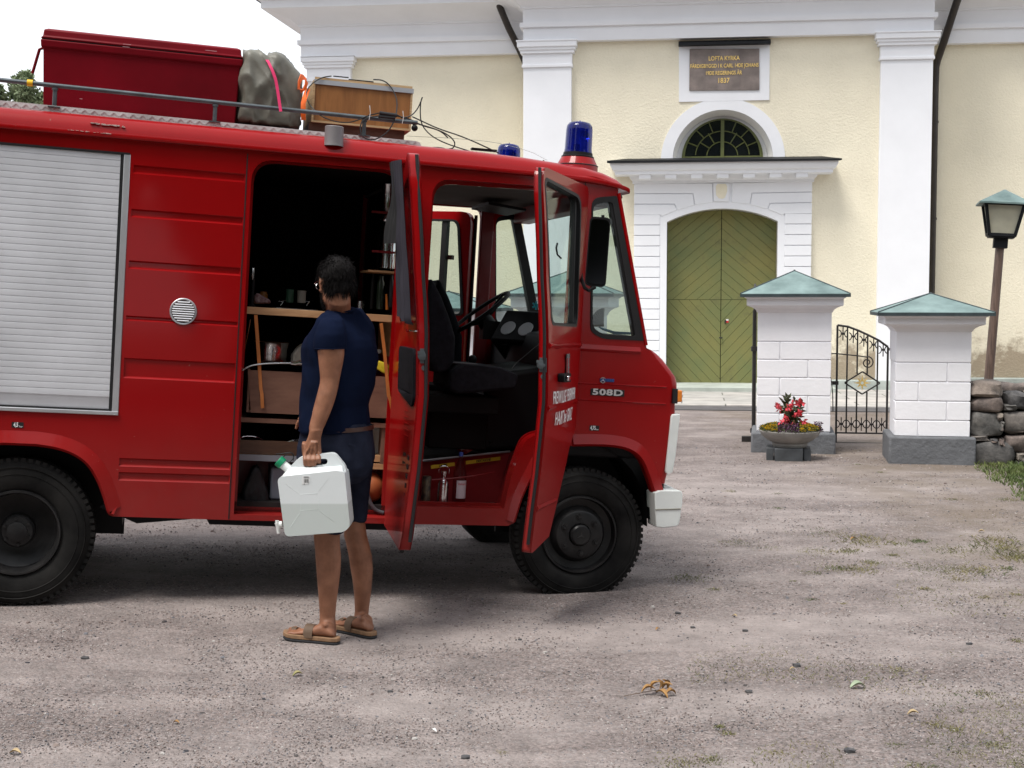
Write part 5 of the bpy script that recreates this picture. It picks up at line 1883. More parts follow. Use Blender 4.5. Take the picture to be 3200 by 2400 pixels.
# shell dial ornament and things on the dash behind the quarter window
mb = MB()
fc = TRK.hit(zW(490, 1390), .55)
for k in range(9):
    a = R_(100 + k * 10)
    mb.tube([fc, fc + Vector((math.cos(a) * .085, 0, math.sin(a) * .11))], [.002, .007], 5)
mb.prism([(fc.x + .10 * math.cos(R_(a)) * .85, fc.z + .11 * math.sin(R_(a))) for a in range(90, 186, 8)] + [(fc.x, fc.z)], .553, .558)
mb.build('dash_fan', mat('grey clear plastic', (.16, .15, .14), rough=.3, var=.2), dash, TRK)
mb = MB()
for k in range(3):
    mb.tube([TRK.hit(zW(460 + k * 10, 1395 + k * 6), .4), TRK.hit(zW(560, 1425 + k * 6), .45), TRK.hit(zW(690, 1432 + k * 4), .5)], .004, 6)
mb.build('dash_cable', mat('blue cable', (.02, .10, .16), rough=.5), dash, TRK)

# windscreen and quarter glass ------------------------------------------
mb = MB()
t0, b0_ = Vector((1.462, 0, 2.262)), Vector((wsb[0] - .005, 0, wsb[1] + .012))
mb.loft([[Vector((t0.x - .012, .05, t0.z)), Vector((t0.x + .03, .5, t0.z)), Vector((t0.x + .0, WBOX - .5, t0.z)), Vector((t0.x - .112, WBOX - .05, t0.z))],
         [Vector((b0_.x - .012, .05, b0_.z)), Vector((b0_.x + .04, .5, b0_.z)), Vector((b0_.x + .01, WBOX - .5, b0_.z)), Vector((b0_.x - .112, WBOX - .05, b0_.z))]], cap=False, closed=False)
mb.build('windscreen', GLASS, truck, TRK, smooth=50)
mb = MB()
for yy in (.028, WBOX - .028):
    sh_ = 0 if yy < 1 else -.10
    mb.ribbon([Vector((wst[0] - .030 + sh_, yy, 2.275)), Vector((wsb[0] - .034 + sh_, yy, wsb[1] + .01))], (1, 0, .2), .058, .052)
mb.tube([(t0.x, .03, t0.z), (t0.x + .035, .5, t0.z), (t0.x + .0, WBOX - .5, t0.z), (t0.x - .10, WBOX - .03, t0.z)], .016, 8)
mb.tube([(b0_.x, .03, b0_.z), (b0_.x + .045, .5, b0_.z), (b0_.x + .01, WBOX - .5, b0_.z), (b0_.x - .10, WBOX - .03, b0_.z)], .016, 8)
mb.build('windscreen_seal', RUBBER, truck, TRK)
for yy in (-.004, WBOX + .004):
    mb = MB()
    dx_ = 0 if yy < 1 else -.10
    mb.tube([Vector((wst[0] + .003 + dx_, yy * .5 + (0 if yy < 1 else WBOX * .5), 2.28)), Vector((wsb[0] + .004 + dx_, yy * .5 + (0 if yy < 1 else WBOX * .5), wsb[1] - .02))], .010, 8)
    mb.build('windscreen_post', RED, truck, TRK)
cqx = sum(p[0] for p in qw) / len(qw); cqz = sum(p[1] for p in qw) / len(qw)
for yy in (.010, WBOX - .010):
    mb = MB()
    inner_q = [T_(zW(*p)) for p in ((421, 600), (545, 582), (694, 1452), (480, 1440), (418, 1395))]
    iq = rnd2([(*inner_q[4], .03), (*inner_q[3], .04), (*inner_q[2], .012), (*inner_q[1], .02), (*inner_q[0], .035)], 4)
    sh_ = 0 if yy < 1 else -.11
    iq = [(p[0] + sh_, p[1]) for p in iq]
    mb.prism([(p[0] + sh_ + (p[0] - cqx) * .02, p[1] + (p[1] - cqz) * .008) for p in qw], yy - .016, yy + .02, holes=[iq])
    mb.build('quarter_window_seal', RUBBER, truck, TRK, bevel=.004)
    mb = MB().prism([(p[0], p[1]) for p in iq], yy - .002, yy + .002)
    mb.build('quarter_window', GLASSD, truck, TRK)

# white grille edge, bumper, indicator, headlamps --------------------------
mb = MB()
gp = [T_(zX(*p)) for p in ((893, 624), (953, 622), (944, 720), (917, 960), (894, 1085), (880, 1094), (842, 1092), (836, 1075), (848, 960), (874, 720), (883, 640))]
mb.prism(gp[::-1], -.012, WBOX + .012)
mb.build('grille', BUMPW, truck, TRK, bevel=.008, seg=2)
mb = MB()
bp = [T_(zX(*p), -.04) for p in ((752, 1250), (790, 1235), (870, 1235), (968, 1235), (976, 1262), (974, 1345), (965, 1385), (960, 1440), (948, 1500), (925, 1518), (830, 1530), (764, 1524), (757, 1400))]
mb.prism(bp[::-1], -.045, .10)
mb.prism([(p[0], p[1]) for p in [T_(zX(*p), -.04) for p in ((890, 1195), (968, 1235), (976, 1262), (974, 1345), (965, 1385), (960, 1440), (948, 1500), (925, 1518), (890, 1500))]][::-1], .09, WBOX - .09)
mb.prism(bp[::-1], WBOX - .10, WBOX + .045)
bo = mb.build('bumper', BUMPW, truck, TRK, bevel=.014, seg=3)
mb = MB()
q1, q2 = T_(zX(762, 1384), -.046), T_(zX(966, 1378), -.046)
mb.tube([(q1[0], -.046, q1[1]), (q2[0] - .003, -.046, q2[1])], .004, 6)  # groove drawn as a thin greyer strip along the white bumper end
mb.build('bumper_groove', mat('grey groove', (.25, .24, .2), rough=.7), bo, TRK)
mb = MB()
ip = [T_(zX(*p)) for p in ((900, 428), (968, 432), (966, 525), (898, 528))]
mb.prism(ip[::-1], -.018, .10)
mb.build('indicator', AMBER, truck, TRK, bevel=.006)
mb = MB().prism([(ip[0][0] - .005, ip[0][1] + .006), (ip[0][0] + .022, ip[0][1] + .006), (ip[3][0] + .022, ip[3][1] - .006), (ip[3][0] - .005, ip[3][1] - .006)][::-1], -.02, .05)
mb.build('indicator_base', RUBBER, truck, TRK)
for yy in (.32, WBOX - .32):
    mb = MB().lathe([(.10, .0), (.10, .02), (.085, .03), (0, .045)], (hood[5][0] + .015, yy, .92), 'x', 24)
    mb.build('headlight', CHROME, truck, TRK)

# mirror ------------------------------------------------------------------
mc = TRK.hit(zW(452, 905), -.28)
mdist = (TRK.M @ mc - CAM).length
pm = .4822 / FPX * mdist
mw, mh = 146 * pm / 2, 440 * pm / 2
MM = TRK.M @ Matrix.Translation(mc) @ Matrix.Rotation(R_(-16), 4, 'Z') @ Matrix.Rotation(R_(-.6), 4, 'Y')
mir = empty('door_mirror', mc, parent=truck, fr=TRK)
mb = MB()
mo = rnd2([(-mw, -mh, .028), (mw * .86, -mh * 1.03, .028), (mw, mh, .028), (-mw * .82, mh * 1.02, .028)], 6)
mb.prism(mo, 0, .05)
mb.build('mirror_housing', BLACKPL, mir, M=MM, bevel=.012, seg=3)
mb = MB().prism([(p[0] * .88, p[1] * .93) for p in mo], -.003, .002)
mb.build('mirror_glass', mat('mirror', (.03, .03, .034), rough=.1, metal=1., var=.02), mir, M=MM)
mb = MB()
mb.tube([TRK.hit(zW(340, 975), -.02), TRK.hit(zW(345, 1080), -.1), TRK.hit(zW(368, 1140), -.24), TRK.hit(zW(395, 1158), -.28), TRK.hit(zW(435, 1135), -.27)], .010, 8)
mb.tube([TRK.hit(zW(485, 668), -.25), TRK.hit(zW(486, 690), -.25)], .009, 8)
mb.tube([TRK.hit(zW(338, 970), -.01), TRK.hit(zW(342, 1100), -.01)], .009, 8)
mb.build('mirror_arm', BLACKPL, mir, TRK)

# badges on the nose --------------------------------------------------------
def badge(p0, p1, name, mat_, txt, tmat, size, squash=1., dy=-.004, bold=0, spacing=1.0, fit=True):
    a, b = T_(p0), T_(p1)
    cx_, cz_ = (a[0] + b[0]) / 2, (a[1] + b[1]) / 2
    w_, h_ = abs(b[0] - a[0]), abs(a[1] - b[1])
    m = MB().box(cx_ - w_ / 2, cx_ + w_ / 2, dy, .001, cz_ - h_ / 2, cz_ + h_ / 2)
    o = m.build(name, mat_, truck, TRK, bevel=.001)
    t_ = text_mb(txt, size, .001, bold=bold, spacing=spacing)
    if fit:
        xs_ = [v.co.x for v in t_.bm.verts]; ws = (max(xs_) - min(xs_)); xm = (max(xs_) + min(xs_)) / 2
        t_.xf(Matrix.Diagonal((w_ * .90 / ws, 1, 1, 1)) @ Matrix.Translation(Vector((-xm, 0, 0))))
    t_.xf(Matrix.Translation(Vector((cx_, dy - .0012, cz_))))
    t_.build('lettering', tmat, o, TRK, smooth=0)
    return o, cx_, cz_, w_, h_


SILV = mat('silver lettering', (.55, .55, .55), rough=.35, metal=.3)
WTXT = mat('white lettering', (.75, .75, .75), rough=.5)
badge(zX(245, 418), zX(510, 484), 'model_badge', RUBBER, '508D', SILV, .046, bold=.0016, spacing=1.1)
bd = badge(zX(318, 338), zX(430, 368), 'blue_badge', mat('blue enamel', (.01, .05, .22), rough=.3), 'FREIWILL', mat('pale blue letters', (.05, .10, .3), rough=.4), .015, bold=0)
a = T_(zX(340, 352))
mb = MB().lathe([(.0165, -.006), (.0165, -.004), (.0135, -.004), (.0135, -.006)], (a[0], 0, a[1]), 'y', 20)
for k in range(3):
    an = math.pi / 2 + k * 2 * math.pi / 3
    mb.tube([(a[0], -.006, a[1]), (a[0] + .014 * math.cos(an), -.006, a[1] + .014 * math.sin(an))], .0016, 5)
mb.build('badge_ring', SILV, bd[0], TRK)
for (pa, pb, main) in ((zX(236, 712), zX(310, 756), '4,75'), (zF(68, 403), zF(135, 437), '4,5')):
    a, b = T_(pa), T_(pb)
    cx_, cz_ = (a[0] + b[0]) / 2, (a[1] + b[1]) / 2
    w_, h_ = abs(b[0] - a[0]), abs(a[1] - b[1])
    o = MB().box(cx_ - w_ / 2, cx_ + w_ / 2, -.002, .001, cz_ - h_ / 2, cz_ + h_ / 2).build('tyre_pressure_sticker', RUBBER, truck, TRK)
    t_ = text_mb(main, .03, .0006, bold=.001); t_.xf(Matrix.Translation(Vector((cx_ - w_ * .14, -.003, cz_))) @ Matrix.Diagonal((.62, 1, 1, 1)))
    t_.build('lettering', WTXT, o, TRK, smooth=0)
    t_ = text_mb('bar', .013, .0006); t_.xf(Matrix.Translation(Vector((cx_ + w_ * .30, -.003, cz_ - .007))))
    t_.build('lettering', WTXT, o, TRK, smooth=0)

# doors ------------------------------------------------------------------
def subframe(x, y, vx, vy):
    """frame whose x runs from the hinge to the free edge, still truck-upright"""
    a = math.degrees(math.atan2(vy, vx))
    return Fr((x, y, 0), a, 0, TRK)


# side door, hinged at its front edge and swung square to the body
D1 = subframe(.270, -.005, -.085, -.845)
D1.bowed = True
d1 = lambda p, d=0: D1.xz(p, d)
sd = empty('side_door', (0, 0, 0), parent=truck, fr=D1)
W1 = .835
out1 = rnd2([(0, .40), (W1 * .9, .392, .02), (W1, .50, .06), (W1 + .0, 1.5, .0), (W1 - .01, 2.2, .1), (W1 - .06, 2.315, .05), (.02, 2.30, .08)], 4)
win1 = rnd2([(.12, 1.50, .05), (W1 - .10, 1.50, .05), (W1 - .12, 2.20, .06), (.14, 2.20, .06)], 4)
mb = MB()
mb.prism(out1, -.030, -.022, holes=[win1])     # inner skin (towards the left of the picture)
mb.prism(out1, .018, .026, holes=[win1])       # outer skin
# rim between the skins
mb.loft([[Vector((p[0], -.03, p[1])) for p in out1], [Vector((p[0], .026, p[1])) for p in out1]], cap=False)
mb.loft([[Vector((p[0], -.03, p[1])) for p in win1], [Vector((p[0], .026, p[1])) for p in win1]], cap=False)
mb.build('door_skin', RED, sd, D1, smooth=35)
mb = MB()
mb.tube([(W1 + .006, .010, .45), (W1 + .010, .010, .8), (W1 + .010, .010, 1.4), (W1 + .006, .010, 1.9), (W1 - .03, .010, 2.30)], .0085, 8)
mb.tube([(0, -.012, .393), (W1 * .88, -.012, .385)], .010, 8)
mb.build('door_seal', RUBBER, sd, D1)
mb = MB().prism([(p[0], p[1]) for p in win1], -.004, .004)
mb.build('door_window', GLASS, sd, D1)
for c_ in range(2):
    mb = MB()
    for r_ in range(7):
        mb.box(.50 + c_ * .14, .58 + c_ * .14, -.036, -.029, .56 + r_ * .045, .58 + r_ * .045)
    mb.build('vent_slots', RUBBER, sd, D1)
mb = MB()
for k in range(5):
    mb.box(.40 + .012 * k, .55 + .012 * k, -.034, -.029, 1.05 - k * .03, 1.055 - k * .03)
mb.build('pressed_ribs', RED, sd, D1)
lz = D1.hit(zR(245, 275), 0).z


def lock(fr, u, z, parent, side_=1):
    m = MB()
    m.box(u, u + .008, -.018, .018, z - .035, z + .035)
    m.lathe([(.022, -.002), (.022, .012), (.012, .016), (0, .016)], (u + .004, -.008, z), 'x', 14)
    m.box(u + .004, u + .020, -.03, .004, z + .008, z + .022)
    m.lathe([(.012, 0), (.012, .008), (0, .009)], (u + .002, .0, z - .058), 'x', 10)
    for dz in (.06, -.085): m.lathe([(.005, 0), (.005, .006), (0, .006)], (u, .006, z + dz), 'x', 8)
    m.build('lock', GALV, parent, fr)


lock(D1, W1 + .0, lz, sd)
mb = MB()
hp = Vector((.76, -.03, D1.hx(zB(1105, 1078), .76).z))
mb.tube([hp, hp + Vector((-.005, -.012, 0)), hp + Vector((-.008, -.035, .0)), hp + Vector((-.0, -.045, -.006)), hp + Vector((0, -.05, .008))], .003, 6)
mb.build('coat_hook', CHROME, sd, D1)
mb = MB()
pz1, pz0 = D1.hx(zB(1060, 1172), .5).z, D1.hx(zB(1055, 1505), .5).z
mb.prism(rnd2([(.24, pz0 + .06, .04), (.66, pz0, .04), (.74, pz0 + .03, .03), (.74, pz1, .04), (.24, pz1, .04)]), -.045, -.03)
mb.build('door_pocket', SEATM, sd, D1, bevel=.008)

# cab door, hinged at its front edge, standing about sixty degrees open
fx = Vector((.80 - 1.252, -.755, 0))
D2 = subframe(1.252, -.008, fx.x, fx.y)
D2.bowed = True
W2 = .875
cdr = empty('cab_door', (0, 0, 0), parent=truck, fr=D2)
d2 = lambda p, d=0: D2.xz(p, d)
cornb = d2(zE(1105, 1125), .062); cb2 = d2(zE(1175, 810), .055); cb3 = d2(zE(1215, 590), .035)
out2 = rnd2([(W2, .392, .03), (W2 + .003, 1.4), (W2 - .02, 2.20, .05), (W2 - .05, 2.31, .05), (.03, 2.295, .05), (.0, 1.5), (-.01, .97), (cb3[0], cb3[1]), (cb2[0], cb2[1]), (cornb[0], max(.40, min(.47, cornb[1])))], 4)

wz0 = D2.hit(zW(240, 1385), .07).z; wz1 = D2.hit(zW(235, 490), .02).z
wx0 = D2.hit(zW(325, 1300), .04).x; wx1 = D2.hit(zW(142, 900), .04).x
win2 = rnd2([(max(.07, wx0), wz0, .06), (wx1 + .02, wz0, .05), (wx1 + .02, wz1 + .02, .05), (max(.09, wx0 + .01), wz1 - .01, .09)], 5)
mb = MB()
mb.prism(out2, -.024, -.016, holes=[win2]); mb.prism(out2, .018, .026, holes=[win2])
mb.loft([[Vector((p[0], -.024, p[1])) for p in out2], [Vector((p[0], .026, p[1])) for p in out2]], cap=False)
mb.loft([[Vector((p[0], -.024, p[1])) for p in win2], [Vector((p[0], .026, p[1])) for p in win2]], cap=False)
for za_, zb_2, us in ((1.43, .014, .02), (1.12, .010, .02), (.62, .010, cornb[0] + .5 * (cb2[0] - cornb[0]) + .03)):
    mb.loft([[Vector((us, .0258, za_ + .014)), Vector((us, .0258 + zb_2, za_)), Vector((us, .0258, za_ - .02))], [Vector((W2 - .01, .0258, za_ + .014)), Vector((W2 - .01, .0258 + zb_2, za_)), Vector((W2 - .01, .0258, za_ - .02))]])
mb.build('door_skin', RED, cdr, D2, smooth=35)
mb = MB()
mb.tube([(W2 + .006, .006, .44), (W2 + .010, .006, .9), (W2 + .010, .006, 1.5), (W2 + .002, .006, 2.0), (W2 - .035, .006, 2.30)], .0085, 8)
cwx = sum(p[0] for p in win2) / len(win2); cwz = sum(p[1] for p in win2) / len(win2)
win2i = [(cwx + (p[0] - cwx) * .965, cwz + (p[1] - cwz) * .965) for p in win2]
mb.prism([(cwx + (p[0] - cwx) * 1.03, cwz + (p[1] - cwz) * 1.01) for p in win2], -.026, .0275, holes=[win2i])
xm = D2.hit(zW(238, 900), .0).x
mb.box(xm * .55, xm * .55 + .02, -.018, .012, wz0 + .02, wz1 - .03)
mb.build('door_seal', RUBBER, cdr, D2)
mb = MB().prism([(p[0], p[1]) for p in win2i], -.002, .002)
mb.build('door_window', GLASS, cdr, D2)
lz2 = D2.hit(zR(1108, 300), 0).z
lock(D2, W2, lz2, cdr)
mb = MB()
hq_ = d2(zE(1165, 155), .085)
mb.prism(rnd2([(hq_[0] - .10, hq_[1] - .022, .015), (hq_[0] + .06, hq_[1] - .022, .015), (hq_[0] + .06, hq_[1] + .022, .015), (hq_[0] - .10, hq_[1] + .022, .015)]), .026, .06)
h_o = mb.build('door_handle', BLACKPL, cdr, D2, bevel=.006)
mb = MB().box(hq_[0] - .02, hq_[0] + .03, .06, .075, hq_[1] - .012, hq_[1] + .012)
mb.build('handle_button', CHROME, h_o, D2, bevel=.004)
mb = MB()
wi = D2.hit(zW(208, 950), -.03)
mb.tube([wi, wi + Vector((.012, -.02, .02)), wi + Vector((.018, -.025, .055)), wi + Vector((-.004, -.025, .08))], .005, 8)
mb.build('window_catch', BLACKPL, cdr, D2)
# door writing: faces the outside of the open door
def door_text(txt, p_left, p_right, size, name='lettering', m_=WTXT, skew=0.0):
    a, b = D2.hit(p_left, .10), D2.hit(p_right, .055)
    w_ = abs(a.x - b.x)
    t_ = text_mb(txt, size, .0006, bold=.0007, spacing=1.10)
    xs_ = [v.co.x for v in t_.bm.verts]; ws = max(xs_) - min(xs_); xm_ = (max(xs_) + min(xs_)) / 2
    # u runs from hinge to free edge and the skin faces +y of the door frame, so turn the text round
    t_.xf(Matrix.Translation(Vector(((a.x + b.x) / 2, .028, (a.z + b.z) / 2))) @ Matrix.Rotation(math.pi, 4, 'Z') @ Matrix.Diagonal((w_ / ws, 1, 1, 1)) @ Matrix.Translation(Vector((-xm_, 0, 0))))
    return t_.build(name, m_, cdr, D2, smooth=0)


door_text('FREIWILLIGE  FEUERWEHR', zE(1128, 290), zE(1276, 249), .090)
door_text('HART bei GRAZ', zE(1143, 412), zE(1248, 378), .098)
# shield decal
ca, cbm = D2.hit(zE(1218, 95), .075), 0
mb = MB()
sw_, sh_ = .062, D2.hit(zE(1218, 12), .072).z - ca.z
mb.prism([(ca.x - sw_, ca.z + sh_), (ca.x + sw_, ca.z + sh_), (ca.x + sw_, ca.z - sh_ * .55), (ca.x + sw_ * .6, ca.z - sh_ * .85), (ca.x, ca.z - sh_), (ca.x - sw_ * .6, ca.z - sh_ * .85), (ca.x - sw_, ca.z - sh_ * .55)], .0262, .028)
crest = mb.build('crest', RUBBER, cdr, D2)
mb = MB()
mb.prism([(ca.x - sw_ * .8, ca.z + sh_ * .68), (ca.x + sw_ * .8, ca.z + sh_ * .68), (ca.x + sw_ * .8, ca.z - sh_ * .5), (ca.x, ca.z - sh_ * .92), (ca.x - sw_ * .8, ca.z - sh_ * .5)], .0282, .0292)
fld = mb.build('crest_field', mat('crest red', (.25, .01, .015), rough=.5), crest, D2)
mb = MB()
for dz, s_ in ((.42, .9), (.08, 1.), (-.28, .8)):
    mb.prism([(ca.x + .026 * s_ * math.cos(R_(a_)), ca.z + sh_ * dz + .034 * s_ * math.sin(R_(a_))) for a_ in (90, 150, 210, 250, 290, 330, 30)][::1], .0294, .0302)
    mb.tube([(ca.x - .03 * s_, .03, ca.z + sh_ * dz - .03), (ca.x + .03 * s_, .03, ca.z + sh_ * dz - .03)], .003, 5)
mb.build('crest_figures', mat('crest grey', (.16, .13, .13), rough=.5), crest, D2)
mb = text_mb('GRAZ', .032, .0006)
mb.xf(Matrix.Translation(Vector((ca.x, .029, ca.z + sh_ * .84))) @ Matrix.Rotation(math.pi, 4, 'Z'))
mb.build('crest_word', mat('crest letters', (.3, .28, .28), rough=.5), crest, D2, smooth=0)

# far-side cab door, standing open beyond
pa, pb_ = TRK.hz(zN(430, 128), 2.285), TRK.hz(zN(125, 152), 2.285)
hx, hy = 1.035, WBOX + .01
v_ = Vector((pb_.x - pa.x, pb_.y - pa.y))
D3 = subframe(hx, hy, -.62, .62)
fdr = empty('far_cab_door', (0, 0, 0), parent=truck, fr=D3)
W3 = .86
out3 = rnd2([(0, .95), (.12, .62), (.30, .42), (W3, .42, .03), (W3, 2.26, .08), (.0, 2.26, .08)], 4)
wA = [D3.xz(zN(*p), 0) for p in ((385, 985), (355, 225))]
win3 = rnd2([(wA[0][0], wA[0][1], .04), (W3 - .09, wA[0][1], .06), (W3 - .09, wA[1][1], .08), (wA[1][0] + .0, wA[1][1], .06)], 5)
mb = MB().prism(out3, -.025, .025, holes=[win3])
mb.build('door_skin', RED, fdr, D3, bevel=.006)
c3x = sum(p[0] for p in win3) / len(win3); c3z = sum(p[1] for p in win3) / len(win3)
mb = MB().prism([(c3x + (p[0] - c3x) * 1.03, c3z + (p[1] - c3z) * 1.01) for p in win3], -.03, .03, holes=[[(c3x + (p[0] - c3x) * .97, c3z + (p[1] - c3z) * .975) for p in win3]])
b3 = D3.hit(zN(225, 500), 0)
mb.box(b3.x - .02, b3.x + .02, -.02, .02, wA[0][1], wA[1][1])
mb.box(b3.x - .05, b3.x + .02, -.05, -.02, b3.z - .03, b3.z + .0)
mb.tube([(p[0] , -.03, p[1]) for p in ((-.005, 1.0), (-.005, 2.24))], .012, 8)
mb.build('door_seal', RUBBER, fdr, D3)
mb = MB().prism([(p[0], p[1]) for p in win3], -.002, .002)
mb.build('door_window', GLASSD, fdr, D3)
mb = MB()
mb.prism([(.12, 1.05), (.42, 1.05), (.42, 1.30), (.12, 1.32)], -.045, -.025)
mb.build('door_pocket', BLACKPL, fdr, D3, bevel=.01)
# three tyre-pressure roundels on the far A pillar
for y_ in (652, 722, 795):
    p = TRK.hit(zN(548, y_), WBOX - .06)
    m = MB().lathe([(0, -.001), (.021, -.001), (.021, .002)], (p.x, p.y, p.z), 'y', 20)
    o = m.build('roundel', mat('pale roundel', (.42, .38, .38), rough=.5), truck, TRK)
    t_ = text_mb('2,5' if y_ != 795 else '4,5', .02, .0005); t_.xf(Matrix.Translation(Vector((p.x, p.y - .002, p.z))))
    t_.build('lettering', RUBBER, o, TRK, smooth=0)
p = TRK.hit(zN(958, 905), 1.45)
mb = MB()
for k in range(3):
    a = R_(30 + 60 * k)
    mb.box(-.028, .028, -.002, .002, -.006, .006, M=Matrix.Translation(p) @ Matrix.Rotation(a, 4, 'Y'))
mb.build('windscreen_sticker', mat('turquoise sticker', (.01, .28, .34), rough=.5), truck, TRK)
# inner headliner trim across the windscreen header
mb = MB()
mb.box(1.30, 1.42, .06, WBOX - .06, 2.20, 2.30)
mb.box(1.075, 1.165, WBOX - .075, WBOX - .035, .80, 2.29)
mb.build('inner_frame', REDIN, truck, TRK, bevel=.01)
mb = MB()
sv = TRK.hit(zN(700, 110), 1.1)
mb.prism([(sv.x - .12, sv.z - .008), (sv.x + .12, sv.z - .03), (sv.x + .12, sv.z - .015), (sv.x - .12, sv.z + .01)], 1.0, 1.5)
mb.build('sun_visor', BLACKPL, truck, TRK)
# ================================================================== LOAD ON THE ROOF
def xzb(p, d):
    q = TRK.hit(p, d); return (q.x, q.z)


bx0, bx1, bz0, bz1 = -1.648, -.622, 2.522, 2.905
YB0, YB1 = .28, .98
crate = empty('roof_box', (-1.1, .6, bz0), 'long dark red plastic storage box with lid on the truck roof', 'storage box', fr=TRK)
mb = MB()
def rect(a, z, e):
    return [Vector((bx0 + a, YB0 + a, z)), Vector((bx1 - a, YB0 + a, z)), Vector((bx1 - a, YB1 - a, z)), Vector((bx0 + a, YB1 - a, z))]
mb.loft([rect(.022, bz0 - .02, 0), rect(.010, bz1 - .10, 0), rect(-.001, bz1 - .095, 0), rect(-.004, bz1 - .058, 0)])
mb.build('box_body', DARKRED, crate, TRK, bevel=.008, seg=3)
mb = MB()
mb.loft([rect(-.004, bz1 - .052, 0), rect(-.002, bz1 - .047, 0), rect(.006, bz1 - .040, 0), rect(.010, bz1 - .006, 0), rect(.03, bz1 + .004, 0)])
mb.build('lid', DARKRED, crate, TRK, bevel=.006, seg=3)
mb = MB().box(bx0 + .004, bx1 - .004, YB0 + .004, YB1 - .004, bz1 - .06, bz1 - .05)
mb.build('lid_gap', RUBBER, crate, TRK)
mb = MB()
hq_ = TRK.hit(zU(390, 330), .5)
mb.tube([hq_ + Vector((.02, 0, .01)), hq_, hq_ + Vector((-.03, 0, -.13))], .008, 6)
mb.build('latch', DARKRED, crate, TRK)
# scuffs
mb = MB()
for x_, y_, l_ in ((1255, 280, 40), (1245, 305, 36), (800, 818, 14), (2085, 343, 60)):
    p = TRK.hit(zU(x_, y_), YB0 - .006)
    mb.box(p.x - l_ * .0005, p.x + l_ * .0005, YB0 - .0055, YB0 - .0045, p.z - .0012, p.z + .0012)
mb.build('scuff', mat('scuffed plastic', (.5, .28, .3), rough=.7), crate, TRK)

# canvas-covered load
CANV = mat('olive grey canvas', (.11, .105, .085), rough=.5, var=.2, vs=3, col2=(.19, .185, .155), bump=.25, bs=9, bd=.02)


def pillow(outline, y0, y1, name, m_, n=72, wr=.018, nf=9, seed=0, **kw):
    # resample
    P_ = [Vector(p) for p in outline]
    L = [0]
    for i in range(len(P_)): L.append(L[-1] + (P_[(i + 1) % len(P_)] - P_[i]).length)
    R = []
    for k in range(n):
        s_ = L[-1] * k / n; i = max(j for j in range(len(P_)) if L[j] <= s_)
        t = (s_ - L[i]) / max(1e-9, L[i + 1] - L[i])
        R.append(P_[i].lerp(P_[(i + 1) % len(P_)], t))
    for _ in range(2): R = [(R[i - 1] + R[i] * 2 + R[(i + 1) % n]) / 4 for i in range(n)]
    c = sum(R, Vector((0, 0))) / n
    m = MB()
    rings = []
    st_ = 64
    for j in range(st_ + 1):
        t = j / st_
        u = math.sin(math.pi * (t - .5) * .999)
        u = math.copysign(abs(u) ** .8, u) if abs(u) > .9 else u * (.9 ** .8 / .9)
        yy = (y0 + y1) / 2 + (y1 - y0) / 2 * math.copysign(1 - (1 - abs(u)) ** 2.2, u)
        k_ = max(0, 1 - abs(u) ** 4.5) ** .42 if abs(u) < 1 else 0
        k_ = max(k_, .02)
        ring = []
        for p in R:
            q = c + (p - c) * k_
            v = Vector((q.x, yy, q.y))
            w = v * nf + Vector((seed, 0, 0))
            f = abs(noise.noise(Vector((w.x * .7 + w.z * .5, w.y * .5, w.z * .35)))) + .5 * abs(noise.noise(w * 1.3))
            w_u = min(1.0, max(0.0, (.97 - k_) / .15))
            nn = (Vector((q.x - c.x, 0, q.y - c.y)).normalized() * (1 - w_u) + Vector((0, math.copysign(1, u) * w_u, 0))).normalized()
            g_ = abs(noise.noise(Vector((v.x * nf * 3.1 + v.z * nf * 1.2, v.y * nf * 2, v.z * nf * 1.1 + seed))))
            rg_ = (1 - min(1, abs(noise.noise(Vector((v.x * nf * 2.2 + seed, v.y * nf * 1.2, v.z * nf * .7)))) * 3.2)) ** 2
            v += nn * (wr * ((.35 - f) * .6 + (.25 - g_) * .6 + rg_ * .4))
            ring.append(v)
        rings.append(ring)
    m.loft(rings)
    return m


bg = [xzb(zV(*p), .35) for p in ((130, 885), (150, 600), (180, 330), (196, 215), (270, 185), (335, 195), (400, 238), (480, 225), (560, 245), (640, 285), (690, 350), (745, 440), (768, 560), (765, 720), (750, 900), (735, 950), (500, 945), (300, 925))]
pillow(bg, .24, .95, 'b', CANV, n=110, wr=.050, nf=5.0).build('canvas_bundle', CANV, None, TRK, smooth=70, label='bundle covered with olive grey canvas between the red box and the wooden case', cat='bundle')
# pink strap over the bundle
PINK = mat('pink webbing', (.62, .02, .12), rough=.6, var=.1, vs=30)
ORNG = mat('orange webbing', (.85, .14, .01), rough=.6, var=.15, vs=20)
mb = MB()
pp = [TRK.hit(zV(x, y), d) for x, y, d in ((395, 238, .36), (415, 262, .26), (440, 300, .208), (480, 385, .19), (510, 470, .182), (527, 560, .176), (540, 650, .168), (560, 785, .152))]
mb.ribbon(pp, (1, 0, 0), .016, .002)
mb.build('tie_strap', PINK, None, TRK, smooth=60, label='pink tie-down strap over the canvas bundle hooked to the roof rail', cat='strap')
mb = MB()
pp = [TRK.hit(zV(x, y), d) for x, y, d in ((800, 445, .26), (765, 445, .20), (742, 500, .18), (738, 560, .18), (770, 590, .19), (805, 540, .20), (815, 480, .24))]
mb.ribbon(pp, (.5, 1, .1), .034, .003)
pp = [TRK.hit(zV(x, y), d) for x, y, d in ((830, 560, .27), (800, 640, .24), (784, 700, .21), (780, 780, .20), (785, 870, .22))]
mb.ribbon(pp, (1, 0, 0), .026, .003)
mb.build('tie_strap', ORNG, None, TRK, smooth=60, label='bunched orange tie-down strap beside the wooden case', cat='strap')

